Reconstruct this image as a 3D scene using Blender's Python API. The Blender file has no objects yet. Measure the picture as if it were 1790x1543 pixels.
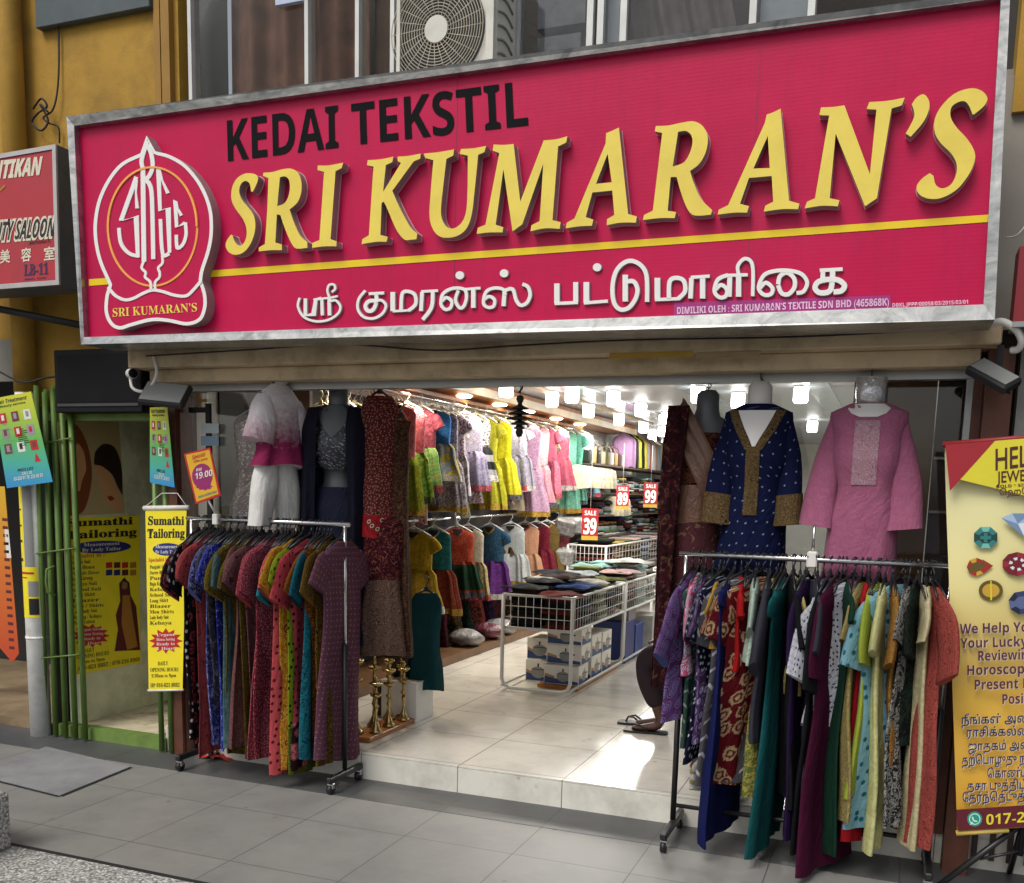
import bpy, math, random
from mathutils import Vector, Matrix
from mathutils.geometry import tessellate_polygon
SC = bpy.context.scene
COL = SC.collection
R = math.radians
rnd = random.Random(7)

# ------------------------------------------------------------------ camera
CR = Vector((0.93108467, 0.36394625, 0.02498945)); CU = Vector((-0.07498161, 0.12388692, 0.98945934)); CF = Vector((-0.35701415, 0.92314417, -0.14263849))
CP = Vector((0.0, -4.61534, 1.6)); FPX = 1707.94; PX0, PY0 = 895.0, 1105.68
cam = bpy.data.cameras.new('camera'); cam_o = bpy.data.objects.new('camera', cam); COL.objects.link(cam_o)
cam_o.matrix_world = Matrix(((CR.x, CU.x, -CF.x, CP.x), (CR.y, CU.y, -CF.y, CP.y), (CR.z, CU.z, -CF.z, CP.z), (0, 0, 0, 1)))
cam.sensor_width = 36; cam.sensor_fit = 'HORIZONTAL'; cam.lens = FPX / 1790 * 36
cam.shift_y = (PY0 - 771.5) / 1790; cam.clip_start = 0.05; cam.clip_end = 400
SC.camera = cam_o

def at(px, py, X=None, Y=None, Z=None):
    """the point of a wall, floor or facade plane seen at a photo pixel"""
    d = CF * FPX + CR * (px - PX0) - CU * (py - PY0)
    t = (X - CP.x) / d.x if X is not None else (Y - CP.y) / d.y if Y is not None else (Z - CP.z) / d.z
    return CP + d * t

# ------------------------------------------------------------------ light
world = bpy.data.worlds.new('World'); SC.world = world; world.use_nodes = True
wn = world.node_tree; bg = wn.nodes['Background']
sky = wn.nodes.new('ShaderNodeTexSky'); sky.sky_type = 'NISHITA'; sky.sun_disc = False
SUN_EL, SUN_AZ = R(52), R(200)
sky.sun_elevation = SUN_EL; sky.sun_rotation = SUN_AZ; sky.dust_density = 4.0; sky.air_density = 1.0; sky.ozone_density = 1.0
hs = wn.nodes.new('ShaderNodeHueSaturation'); hs.inputs['Saturation'].default_value = .45
wn.links.new(sky.outputs[0], hs.inputs['Color']); wn.links.new(hs.outputs[0], bg.inputs[0]); bg.inputs[1].default_value = 0.10
sun = bpy.data.lights.new('sun', 'SUN'); sun.energy = 1.1; sun.angle = R(25); sun.color = (1.0, 0.96, 0.9)
sun_o = bpy.data.objects.new('sun', sun); COL.objects.link(sun_o)
sd = Vector((math.sin(SUN_AZ) * math.cos(SUN_EL), math.cos(SUN_AZ) * math.cos(SUN_EL), math.sin(SUN_EL)))
sun_o.rotation_euler = sd.to_track_quat('Z', 'Y').to_euler(); sun_o.location = (-1, -8, 12)
LAMP_W = 25.0
vs = SC.view_settings; vs.view_transform = 'Standard'; vs.look = 'None'; vs.gamma = 1; vs.use_curve_mapping = False; vs.exposure = 0.43
SC.render.engine = 'CYCLES'; SC.cycles.use_denoising = True; SC.cycles.max_bounces = 7; SC.cycles.diffuse_bounces = 4; SC.cycles.transparent_max_bounces = 10
SC.cycles.sample_clamp_indirect = 4.0

# ------------------------------------------------------------------ materials
def S(h, k=1.0):
    v = [int(h[i:i + 2], 16) / 255 for i in (0, 2, 4)]
    return tuple((c / 12.92 if c <= .04045 else ((c + .055) / 1.055) ** 2.4) * k for c in v) + (1,)
MATS = {}
def nd(t, typ, **kw):
    n = t.nodes.new(typ)
    for k, v in kw.items(): setattr(n, k, v)
    return n
def mixc(t, f, a, b, bt='MIX'):
    m = nd(t, 'ShaderNodeMix', data_type='RGBA', blend_type=bt)
    for s, v in ((m.inputs[0], f), (m.inputs[6], a), (m.inputs[7], b)):
        if hasattr(v, 'links') or hasattr(v, 'is_linked'): t.links.new(v, s)
        else: s.default_value = v
    return m.outputs[2]
def mth(t, op, a, b=0.0, c=None):
    m = nd(t, 'ShaderNodeMath', operation=op)
    for s, v in zip(m.inputs, (a, b, c)):
        if v is None: continue
        if hasattr(v, 'is_linked'): t.links.new(v, s)
        else: s.default_value = v
    return m.outputs[0]
def noise(t, vec, scale, detail=3, rough=.55, dist=0):
    n = nd(t, 'ShaderNodeTexNoise'); n.inputs['Scale'].default_value = scale; n.inputs['Detail'].default_value = detail
    n.inputs['Roughness'].default_value = rough; n.inputs['Distortion'].default_value = dist
    if vec is not None: t.links.new(vec, n.inputs['Vector'])
    return n.outputs['Fac']
def ramp(t, f, stops, const=False):
    r = nd(t, 'ShaderNodeValToRGB'); e = r.color_ramp
    if const: e.interpolation = 'CONSTANT'
    while len(e.elements) > 1: e.elements.remove(e.elements[-1])
    e.elements[0].position, e.elements[0].color = stops[0]
    for p, c in stops[1:]:
        x = e.elements.new(p); x.color = c
    t.links.new(f, r.inputs[0]); return r.outputs[0]
def g(v): return (v, v, v, 1)
def base(name):
    m = bpy.data.materials.new(name); m.use_nodes = True
    return m, m.node_tree, m.node_tree.nodes['Principled BSDF']
def bump(t, b, h, dist=.002, st=.5):
    n = nd(t, 'ShaderNodeBump'); n.inputs['Strength'].default_value = st; n.inputs['Distance'].default_value = dist
    t.links.new(h, n.inputs['Height']); t.links.new(n.outputs[0], b.inputs['Normal'])
def mat(name, col, rough=.6, metal=0, var=.12, vs=6, bmp=0, bs=60, spec=.5, dirt=None, ds=1.5, da=.5):
    """plain surface with broad tone variation, optional fine bump and worn dirt patches"""
    if name in MATS: return MATS[name]
    m, t, b = base(name); c = S(col) if isinstance(col, str) else col
    tc = nd(t, 'ShaderNodeTexCoord').outputs['Object']
    n = noise(t, tc, vs, 5, .6)
    o = mixc(t, ramp(t, n, [(.3, g(0)), (.7, g(1))]), tuple(x * (1 - var) for x in c[:3]) + (1,), tuple(min(1, x * (1 + var)) for x in c[:3]) + (1,))
    if dirt:
        d = noise(t, tc, ds, 8, .68)
        o = mixc(t, mth(t, 'MULTIPLY', ramp(t, d, [(.48, g(0)), (.66, g(1))]), da), o, S(dirt))
    t.links.new(o, b.inputs['Base Color']); b.inputs['Roughness'].default_value = rough; b.inputs['Metallic'].default_value = metal
    b.inputs['Specular IOR Level'].default_value = spec
    if bmp: bump(t, b, noise(t, tc, bs, 4), bmp)
    MATS[name] = m; return m
def emis(name, col, st):
    m, t, b = base(name); b.inputs['Emission Color'].default_value = col; b.inputs['Emission Strength'].default_value = st; b.inputs['Base Color'].default_value = col
    MATS[name] = m; return m
def glass(name, tint=(.96, .98, .98, 1), refl=1.0):
    m = bpy.data.materials.new(name); m.use_nodes = True; t = m.node_tree; t.nodes.clear()
    out = nd(t, 'ShaderNodeOutputMaterial'); tr = nd(t, 'ShaderNodeBsdfTransparent'); tr.inputs[0].default_value = tint
    gl = nd(t, 'ShaderNodeBsdfGlossy'); gl.inputs['Roughness'].default_value = .03
    fr = nd(t, 'ShaderNodeFresnel'); fr.inputs[0].default_value = 1.45
    mx = nd(t, 'ShaderNodeMixShader'); t.links.new(mth(t, 'MULTIPLY', fr.outputs[0], refl), mx.inputs[0]); t.links.new(tr.outputs[0], mx.inputs[1]); t.links.new(gl.outputs[0], mx.inputs[2])
    t.links.new(mx.outputs[0], out.inputs[0]); MATS[name] = m; return m
NF = [0]
def fab(kind, *cols, s=1.0, sheen=.0, rough=.85, seed=None):
    """woven or printed cloth; cols are sRGB hex, s scales the motif (1 = about 4 cm repeat)"""
    NF[0] += 1
    m, t, b = base('cloth_%s_%d' % (kind, NF[0])); c = [S(x, .72) for x in cols]
    uv = nd(t, 'ShaderNodeUVMap').outputs[0]
    mp = nd(t, 'ShaderNodeMapping'); t.links.new(uv, mp.inputs[0]); r = rnd.random() * 7
    mp.inputs['Location'].default_value = (r, r * 1.7, 0); v = mp.outputs[0]
    def vor(scale, rand=1, feat='F1'):
        n = nd(t, 'ShaderNodeTexVoronoi', voronoi_dimensions='2D', feature=feat); n.inputs['Scale'].default_value = scale; n.inputs['Randomness'].default_value = rand
        t.links.new(v, n.inputs['Vector']); return n
    def cut(f, a, w=.04): return ramp(t, f, [(max(0, a - w), g(1)), (min(1, a + w), g(0))])
    if kind == 'plain': o = c[0]
    elif kind == 'dots':
        vv = vor(30 / s, .6); o = mixc(t, cut(vv.outputs['Distance'], .2), c[0], c[1])
    elif kind == 'rows':
        vv = vor(34 / s, 0.12); o = mixc(t, cut(vv.outputs['Distance'], .15), c[0], c[1])
    elif kind == 'pin':
        vv = vor(20 / s, .35); o = mixc(t, cut(vv.outputs['Distance'], .085, .02), c[0], c[1])
    elif kind == 'rose':
        vv = vor(11 / s, .6); d = mth(t, 'ADD', vv.outputs['Distance'], mth(t, 'MULTIPLY', mth(t, 'SUBTRACT', noise(t, v, 60 / s, 2), .5), .35))
        o = mixc(t, cut(d, .38, .03), c[0], c[1]); o = mixc(t, cut(d, .25, .04), o, c[2] if len(c) > 2 else c[0]); o = mixc(t, cut(d, .13, .04), o, c[1])
    elif kind == 'rings':
        vv = vor(20 / s, .7); o = ramp(t, vv.outputs['Distance'], [(0, c[1]), (.1, c[2]), (.2, c[1]), (.3, c[0]), (.42, c[1]), (.5, c[0])], True)
    elif kind == 'print':
        n = noise(t, v, 30 / s, 2.5, .6, 1.8); o = ramp(t, n, [(0, c[0]), (.5, c[1])] + ([(.6, c[2])] if len(c) > 2 else []), True)
    elif kind == 'vine':
        n = noise(t, v, 17 / s, 1, .5, 2.4); w = mth(t, 'ABSOLUTE', mth(t, 'SUBTRACT', mth(t, 'FRACT', mth(t, 'MULTIPLY', n, 9)), .5))
        o = mixc(t, cut(w, .2, .04), c[0], c[1])
        if len(c) > 2:
            vv = vor(44 / s, .9); o = mixc(t, cut(vv.outputs['Distance'], .2), o, c[2])
    elif kind == 'chev':
        sp = nd(t, 'ShaderNodeSeparateXYZ'); t.links.new(v, sp.inputs[0])
        tri = mth(t, 'PINGPONG', mth(t, 'MULTIPLY', sp.outputs[0], 30 / s), 1.0)
        q = mth(t, 'FRACT', mth(t, 'ADD', mth(t, 'MULTIPLY', sp.outputs[1], 17 / s), mth(t, 'MULTIPLY', tri, .45)))
        q = mth(t, 'MULTIPLY', mth(t, 'LESS_THAN', q, .2), mth(t, 'LESS_THAN', tri, .62)); o = mixc(t, q, c[0], c[1])
    elif kind == 'stripe':
        sp = nd(t, 'ShaderNodeSeparateXYZ'); t.links.new(v, sp.inputs[0])
        q = mth(t, 'LESS_THAN', mth(t, 'FRACT', mth(t, 'MULTIPLY', sp.outputs[1], 12 / s)), .45); o = mixc(t, q, c[0], c[1])
    elif kind == 'sequin':
        vv = vor(130 / s, 1); rr = nd(t, 'ShaderNodeSeparateColor'); t.links.new(vv.outputs['Color'], rr.inputs[0])
        o = ramp(t, rr.outputs[0], [(0, c[0]), (.55, c[1]), (.88, c[2] if len(c) > 2 else c[1])], True)
        rough = .4
    elif kind == 'ombre':
        sp = nd(t, 'ShaderNodeSeparateXYZ'); t.links.new(uv, sp.inputs[0])
        q = mth(t, 'ADD', mth(t, 'MULTIPLY', sp.outputs[1], -1 / s), mth(t, 'MULTIPLY', mth(t, 'SUBTRACT', noise(t, v, 40), .5), .5))
        o = ramp(t, q, [(.25, c[0]), (.75, c[1])])
    weave = noise(t, v, 14, 5, .6)
    o = mixc(t, ramp(t, weave, [(.3, g(.82)), (.7, g(1))]), g(0), o) if False else mixc(t, 1.0, o, ramp(t, weave, [(.3, g(.84)), (.72, g(1.0))]), 'MULTIPLY')
    t.links.new(o, b.inputs['Base Color']) if hasattr(o, 'is_linked') else None
    b.inputs['Roughness'].default_value = rough; b.inputs['Sheen Weight'].default_value = sheen * .3; b.inputs['Specular IOR Level'].default_value = .1 + sheen
    if kind == 'sequin': b.inputs['Metallic'].default_value = .25; b.inputs['Specular IOR Level'].default_value = .8
    mp2 = nd(t, 'ShaderNodeMapping'); t.links.new(uv, mp2.inputs[0]); mp2.inputs['Scale'].default_value = (1, .22, 1); mp2.inputs['Location'].default_value = (r, r, 0)
    bump(t, b, mth(t, 'ADD', mth(t, 'MULTIPLY', noise(t, mp2.outputs[0], 24, 3, .6, .8), .8), mth(t, 'MULTIPLY', noise(t, v, 22, 5, .65, .6), .5)), .025, .45)
    return m

# ------------------------------------------------------------------ mesh tools
ORG = {}
class MB:
    def __init__(s): s.v = []; s.f = []; s.m = []; s.uv = {}; s.sm = []
    def add(s, vs, fs, mi=0, smooth=False):
        o = len(s.v); s.v += [tuple(x) for x in vs]
        for f in fs: s.f.append(tuple(i + o for i in f)); s.m.append(mi); s.sm.append(smooth)
        return s
    def box(s, a, b, mi=0, bev=0):
        (x0, y0, z0), (x1, y1, z1) = [[min(p, q) for p, q in zip(a, b)], [max(p, q) for p, q in zip(a, b)]]
        if bev <= 0:
            vs = [(x, y, z) for z in (z0, z1) for y in (y0, y1) for x in (x0, x1)]
            return s.add(vs, [(0, 2, 3, 1), (4, 5, 7, 6), (0, 1, 5, 4), (2, 6, 7, 3), (0, 4, 6, 2), (1, 3, 7, 5)], mi)
        e = bev; P = []
        idx = {}
        for kx, x in enumerate((x0, x1)):
            for ky, y in enumerate((y0, y1)):
                for kz, z in enumerate((z0, z1)):
                    sx, sy, sz = 1 - 2 * kx, 1 - 2 * ky, 1 - 2 * kz
                    for ax in range(3):
                        p = [x + sx * e, y + sy * e, z + sz * e]; p[ax] = (x, y, z)[ax]
                        idx[(kx, ky, kz, ax)] = len(P); P.append(p)
        F = []
        for kx in (0, 1): q = [idx[(kx, a_, b_, 0)] for a_, b_ in ((0, 0), (1, 0), (1, 1), (0, 1))]; F.append(q)
        for k in (0, 1): q = [idx[(a_, k, b_, 1)] for a_, b_ in ((0, 0), (1, 0), (1, 1), (0, 1))]; F.append(q)
        for k in (0, 1): q = [idx[(a_, b_, k, 2)] for a_, b_ in ((0, 0), (1, 0), (1, 1), (0, 1))]; F.append(q)
        for a_ in (0, 1):
            for b_ in (0, 1):
                F.append([idx[(0, a_, b_, 1)], idx[(1, a_, b_, 1)], idx[(1, a_, b_, 2)], idx[(0, a_, b_, 2)]])
                F.append([idx[(a_, 0, b_, 0)], idx[(a_, 1, b_, 0)], idx[(a_, 1, b_, 2)], idx[(a_, 0, b_, 2)]])
                F.append([idx[(a_, b_, 0, 0)], idx[(a_, b_, 1, 0)], idx[(a_, b_, 1, 1)], idx[(a_, b_, 0, 1)]])
        for kx in (0, 1):
            for ky in (0, 1):
                for kz in (0, 1): F.append([idx[(kx, ky, kz, ax)] for ax in range(3)])
        return s.add(P, F, mi)
    def tube(s, pts, r, n=8, mi=0, closed=False, cap=True, flat=1.0):
        pts = [Vector(p) for p in pts]; L = len(pts); rs = r if isinstance(r, (list, tuple)) else [r] * L
        vs = []; up = None
        for i, p in enumerate(pts):
            a = pts[i - 1] if (i or closed) else p; c = pts[(i + 1) % L] if (i < L - 1 or closed) else p
            d = (c - a).normalized() if (c - a).length > 1e-9 else Vector((0, 0, 1))
            if up is None: up = d.orthogonal().normalized()
            up = (up - d * up.dot(d)); up = up.normalized() if up.length > 1e-6 else d.orthogonal().normalized()
            w = d.cross(up)
            for k in range(n):
                t = 2 * math.pi * k / n; vs.append(p + (up * math.cos(t) + w * math.sin(t) * flat) * rs[i])
        fs = []
        for i in range(L if closed else L - 1):
            for k in range(n):
                j = (i + 1) % L; fs.append((i * n + k, i * n + (k + 1) % n, j * n + (k + 1) % n, j * n + k))
        if cap and not closed: fs.append(tuple(range(n))[::-1]); fs.append(tuple((L - 1) * n + k for k in range(n)))
        return s.add(vs, fs, mi, True)
    def lathe(s, prof, o=(0, 0, 0), n=16, mi=0, sx=1, sy=1):
        vs = [(o[0] + r * math.cos(2 * math.pi * k / n) * sx, o[1] + r * math.sin(2 * math.pi * k / n) * sy, o[2] + z) for r, z in prof for k in range(n)]
        L = len(prof); fs = [(i * n + k, i * n + (k + 1) % n, (i + 1) * n + (k + 1) % n, (i + 1) * n + k) for i in range(L - 1) for k in range(n)]
        if prof[0][0] > 1e-4: fs.append(tuple(range(n))[::-1])
        if prof[-1][0] > 1e-4: fs.append(tuple((L - 1) * n + k for k in range(n)))
        return s.add(vs, fs, mi, True)
    def grid(s, rows, mi=0, smooth=True, closed=False):
        n = len(rows[0]); fs = []
        for i in range(len(rows) - 1):
            for k in range(n if closed else n - 1):
                fs.append((i * n + k, i * n + (k + 1) % n, (i + 1) * n + (k + 1) % n, (i + 1) * n + k))
        return s.add([p for r_ in rows for p in r_], fs, mi, smooth)
    def poly(s, outline, holes, to3, depth, mi=0, ms=None):
        """flat plate: 2-D outline (with holes) mapped by to3(u, v, h); front at h = depth, sides down to 0"""
        loops = [outline] + holes; flat = [p for l in loops for p in l]; o = len(s.v)
        tri = tessellate_polygon([[Vector((p[0], p[1], 0)) for p in l] for l in loops])
        s.add([to3(p[0], p[1], depth) for p in flat], [tuple(t) for t in tri], mi)
        if depth:
            k = 0
            for l in loops:
                n = len(l); vs = [to3(p[0], p[1], depth) for p in l] + [to3(p[0], p[1], 0) for p in l]
                s.add(vs, [(i, (i + 1) % n, n + (i + 1) % n, n + i) for i in range(n)], mi if ms is None else ms)
        return s
    def build(s, name, mats, parent=None, uv=None, origin=None):
        me = bpy.data.meshes.new(name); o = ORG.get(parent.name, Vector((0, 0, 0))) if parent is not None else Vector(origin or (0, 0, 0))
        me.from_pydata([tuple(Vector(p) - o) for p in s.v], [], s.f)
        for m in (mats if isinstance(mats, (list, tuple)) else [mats]): me.materials.append(m)
        me.polygons.foreach_set('material_index', s.m); me.polygons.foreach_set('use_smooth', s.sm)
        if uv:
            l = me.uv_layers.new(name='UVMap')
            for lp in me.loops: l.data[lp.index].uv = uv[lp.vertex_index]
        me.update()
        ob = bpy.data.objects.new(name, me); COL.objects.link(ob)
        if parent is not None: ob.parent = parent
        else: ob.location = o
        ORG[ob.name] = o
        return ob
def thing(name, label, cat, loc=(0, 0, 0), rot=None, group=None):
    o = bpy.data.objects.new(name, None); COL.objects.link(o); o.empty_display_size = .1
    o.location = loc
    if rot is not None: o.rotation_euler = rot
    ORG[o.name] = Vector(loc) if rot is None else Vector((0, 0, 0))
    tag(o, label, cat, group); return o
def tag(o, label, cat, group=None, kind=None):
    o['label'] = label; o['category'] = cat
    if group: o['group'] = group
    if kind: o['kind'] = kind
    return o
def struct(o): o['kind'] = 'structure'; return o
def cat_rom(pts, closed=False, n=6):
    out = []; L = len(pts)
    for i in range(L if closed else L - 1):
        p = [pts[(i + k) % L] if closed else pts[min(max(i + k, 0), L - 1)] for k in (-1, 0, 1, 2)]
        for j in range(n):
            t = j / n
            out.append(tuple(.5 * (2 * b + (c - a) * t + (2 * a - 5 * b + 4 * c - d) * t * t + (3 * b - a - 3 * c + d) * t ** 3) for a, b, c, d in zip(*p)))
    if not closed: out.append(tuple(pts[-1]))
    return out
def outline(txt, ox=0, oy=0, k=1.0, n=5):
    """'x,y x,y* ...' traced outline; * marks a smooth point. Smooth runs become splines"""
    P = []
    for w in txt.split():
        sm = w.endswith('*'); x, y = w.rstrip('*').split(','); P.append(((ox + float(x) / k, oy + float(y) / k), sm))
    c = next((i for i, p in enumerate(P) if not p[1]), None)
    if c is None: return cat_rom([p[0] for p in P], True, n)
    P = P[c:] + P[:c]; P.append(P[0]); out = []; i = 0
    while i < len(P) - 1:
        j = i + 1
        while P[j][1]: j += 1
        seg = [p[0] for p in P[i:j + 1]]
        out += seg[:-1] if len(seg) == 2 else cat_rom(seg, False, n)[:-1]
        i = j
    return out
def stroke(mb, pts, w, to3, h, mi=0, smooth=True, n=5, hk=[0]):
    """ribbon of lettering: raised flat stroke along pts (2-D), mapped by to3(u, v, height)"""
    p = cat_rom(pts, False, n) if smooth and len(pts) > 2 else list(pts)
    if not smooth or len(pts) == 2: p = [tuple(x) for x in pts]
    rows = []; hk[0] += 1
    for i, q in enumerate(p):
        a = p[max(0, i - 1)]; b = p[min(len(p) - 1, i + 1)]; d = Vector((b[0] - a[0], b[1] - a[1])); d.normalize(); nx, ny = -d.y, d.x
        k = 1.0
        if 0 < i < len(p) - 1:
            d1 = Vector((q[0] - a[0], q[1] - a[1])).normalized(); k = min(1.5, 1 / max(.5, abs(d.dot(d1))))
        hh = h + .00004 * i + .0003 * (hk[0] % 5); e = w * k / 2
        ex = 0
        rows.append([to3(q[0] + nx * e, q[1] + ny * e, 0), to3(q[0] + nx * e, q[1] + ny * e, hh), to3(q[0] - nx * e, q[1] - ny * e, hh), to3(q[0] - nx * e, q[1] - ny * e, 0)])
    mb.grid(rows, mi, False); L = len(rows) * 4; mb.add([rows[0][k] for k in range(4)] + [rows[-1][k] for k in range(4)], [(0, 1, 2, 3), (7, 6, 5, 4)], mi)

# ------------------------------------------------------------------ lettering from the built-in fonts
def fs(s, up, lo, dg=None):
    return ''.join(chr(up + ord(c) - 65) if 'A' <= c <= 'Z' else chr(lo + ord(c) - 97) if 'a' <= c <= 'z' else chr(dg + ord(c) - 48) if dg and '0' <= c <= '9' else c for c in s)
def bold(s): return fs(s, 0x1D5D4, 0x1D5EE, 0x1D7EC)
def ital(s): return fs(s, 0x1D63C, 0x1D656, 0x1D7EC)
def serif(s): return fs(s, 0x1D400, 0x1D41A, 0x1D7CE)
def serit(s): return fs(s, 0x1D468, 0x1D482, 0x1D7CE)
TC = {}
def text_mesh(body, off=0.0):
    k = (body, off)
    if k in TC: return TC[k]
    c = bpy.data.curves.new('t', 'FONT'); c.body = body; c.offset = off; c.resolution_u = 3
    o = bpy.data.objects.new('t', c); COL.objects.link(o); bpy.context.view_layer.update()
    dg = bpy.context.evaluated_depsgraph_get(); me = bpy.data.meshes.new_from_object(o.evaluated_get(dg))
    v = [tuple(x.co) for x in me.vertices]; f = [tuple(p.vertices) for p in me.polygons]
    bpy.data.objects.remove(o); bpy.data.curves.remove(c); bpy.data.meshes.remove(me)
    x0 = min((p[0] for p in v), default=0); x1 = max((p[0] for p in v), default=1); y0 = min((p[1] for p in v), default=0); y1 = max((p[1] for p in v), default=1)
    TC[k] = (v, f, x0, x1, y0, y1); return TC[k]
def put_text(mb, body, to3, u0, v0, u1, v1, mi=0, h=.0, off=0.0, cap=None):
    """fit the text's ink box into u0..u1 x v0..v1 (cap: use the font's 0..cap height instead of ink)"""
    v, f, x0, x1, y0, y1 = text_mesh(body, off)
    if cap: y0, y1 = 0, cap
    mb.add([to3(u0 + (p[0] - x0) / (x1 - x0 + 1e-9) * (u1 - u0), v0 + (p[1] - y0) / (y1 - y0) * (v1 - v0), h) for p in v], f, mi)

# ================================================================== ground
FZ = 0.147                                             # height of the shop floor above the pavement
def tile_mat(name, c1, c2, joint, sx, sy, ox, oy, rough, jw=.003, bm=.0):
    m, t, b = base(name); tc = nd(t, 'ShaderNodeTexCoord').outputs['Object']; sp = nd(t, 'ShaderNodeSeparateXYZ'); t.links.new(tc, sp.inputs[0])
    def jn(axis, size, off):
        q = mth(t, 'FRACT', mth(t, 'DIVIDE', mth(t, 'SUBTRACT', sp.outputs[axis], off), size)); q = mth(t, 'ABSOLUTE', mth(t, 'SUBTRACT', q, .5)); return mth(t, 'GREATER_THAN', q, .5 - jw / size)
    def cell(axis, size, off): return mth(t, 'FLOOR', mth(t, 'DIVIDE', mth(t, 'SUBTRACT', sp.outputs[axis], off), size))
    wn_ = nd(t, 'ShaderNodeTexWhiteNoise', noise_dimensions='2D'); cb = nd(t, 'ShaderNodeCombineXYZ'); t.links.new(cell(0, sx, ox), cb.inputs[0]); t.links.new(cell(1, sy, oy), cb.inputs[1]); t.links.new(cb.outputs[0], wn_.inputs['Vector'])
    n = noise(t, tc, 9, 6, .65); fine = noise(t, tc, 260, 2)
    o = mixc(t, n, S(c1), S(c2)); o = mixc(t, mth(t, 'MULTIPLY', wn_.outputs['Value'], .22), o, S(c1, .8)); o = mixc(t, mth(t, 'MULTIPLY', fine, .3), o, S(c2, 1.15))
    st = noise(t, tc, 2.1, 8, .7); o = mixc(t, mth(t, 'MULTIPLY', ramp(t, st, [(.46, g(0)), (.7, g(1))]), .55), o, S(joint, 1.4))
    spot = nd(t, 'ShaderNodeTexVoronoi'); spot.inputs['Scale'].default_value = 3.1; t.links.new(tc, spot.inputs['Vector'])
    o = mixc(t, mth(t, 'MULTIPLY', ramp(t, spot.outputs['Distance'], [(.03, g(1)), (.055, g(0))]), .55), o, S(joint))
    sp2 = nd(t, 'ShaderNodeTexVoronoi'); sp2.inputs['Scale'].default_value = 7.3; t.links.new(tc, sp2.inputs['Vector'])
    o = mixc(t, mth(t, 'MULTIPLY', mth(t, 'MULTIPLY', ramp(t, mth(t, 'ADD', sp2.outputs['Distance'], mth(t, 'MULTIPLY', fine, .08)), [(.1, g(1)), (.16, g(0))]), ramp(t, noise(t, tc, 1.7, 3), [(.5, g(0)), (.6, g(1))])), .45), o, S(joint, .7))
    j = mth(t, 'MAXIMUM', jn(0, sx, ox), jn(1, sy, oy)); o = mixc(t, j, o, S(joint))
    t.links.new(o, b.inputs['Base Color'])
    t.links.new(mth(t, 'ADD', rough, mth(t, 'MULTIPLY', n, .12)), b.inputs['Roughness'])
    bump(t, b, mth(t, 'SUBTRACT', mth(t, 'MULTIPLY', fine, bm), j), .0015, .6); return m
m_pave = tile_mat('pavement_tile', '777671', '8e8d89', '58585a', .5375, .59, -2.02, -.71, .42, .0025, .5)
m_strip = tile_mat('dark_granite_tile', '4a4b4c', '585959', '2e2f30', .5375, 3, -2.02, -1.8, .38, .002, .3)
m_floor = tile_mat('glossy_shop_tile', 'cfcbc2', 'dcd8cf', '86837b', .586, .586, -2.66, .04, .11, .003)
m_peb = None
def pebble(name, a, b_, c):
    m, t, b = base(name); tc = nd(t, 'ShaderNodeTexCoord').outputs['Object']; v = nd(t, 'ShaderNodeTexVoronoi'); v.inputs['Scale'].default_value = 85; t.links.new(tc, v.inputs['Vector'])
    r = nd(t, 'ShaderNodeSeparateColor'); t.links.new(v.outputs['Color'], r.inputs[0]); o = ramp(t, r.outputs[0], [(0, S(a)), (.4, S(b_)), (.8, S(c))], True)
    o = mixc(t, ramp(t, v.outputs['Distance'], [(.45, g(0)), (.75, g(1))]), o, S('77756f')); o = mixc(t, mth(t, 'MULTIPLY', noise(t, tc, 3, 6, .7), .5), o, S('8c8b86'), 'MULTIPLY')
    t.links.new(o, b.inputs['Base Color']); b.inputs['Roughness'].default_value = .8; bump(t, b, mth(t, 'SUBTRACT', 1.0, v.outputs['Distance']), .004, .8); return m
m_peb = pebble('pebble_wash', 'a9a8a4', 'c6c5c0', 'e2e1dc')
m_asph = mat('asphalt', '55565a', .9, bmp=.004, bs=200)
gmb = MB(); gmb.add([(-120, -120, -.012), (120, -120, -.012), (120, 120, -.012), (-120, 120, -.012)], [(0, 1, 2, 3)]); struct(gmb.build('ground', m_asph))
def slab(name, m, x0, x1, y0, y1, z, t=.02): return struct(MB().box((x0, y0, z - t), (x1, y1, z)).build(name, m))
slab('pavement', m_pave, -9, 6, -1.53, -.325, 0, .01); slab('dark_paving_strip', m_strip, -9, 6, -.325, .9, .002, .012)
slab('pavement_edge_joint', mat('black_joint', '1d1d1f', .7), -9, 6, -1.555, -1.53, .001, .011); slab('kerb_pebble_wash', m_peb, -9, 6, -3.2, -1.555, .0, .01)
# raised shop floor with tiled riser
fl = MB().box((-2.66, .012, .02), (.32, 14, FZ)).box((-4.02, .3, .02), (-2.66, 14, FZ)).box((-4.02, .012, .02), (-2.66, .3, FZ)); fl = MB().box((-4.02, .012, .02), (.55, 14, FZ)); struct(fl.build('shop_floor', m_floor))
m_riser = tile_mat('riser_tile', 'd2cfc4', 'dedbd0', '77756d', .586, 9, -2.66, -4, .16, .0025)
struct(MB().box((-4.0, -.004, .0), (.55, .01, FZ - .008)).box((-4.0, -.002, FZ - .006), (.55, .0095, FZ + .001)).build('shop_step', m_riser))
dk = MB(); q = [at(-40, 1352, Z=.012), at(105, 1388, Z=.012), at(228, 1338, Z=.012), at(80, 1303, Z=.012)]
dk.poly([(p.x, p.y) for p in q], [], lambda u, v, h: (u, v, h), .007, 0); struct(dk.build('drain_cover', mat('worn_tile', '8b8c8e', .5, var=.12, vs=8, dirt='5c5c5f', da=.5)))
q2 = [at(200, 1328, Z=.004), at(222, 1338, Z=.004), at(262, 1328, Z=.004), at(240, 1319, Z=.004)]
dq = MB()
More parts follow.
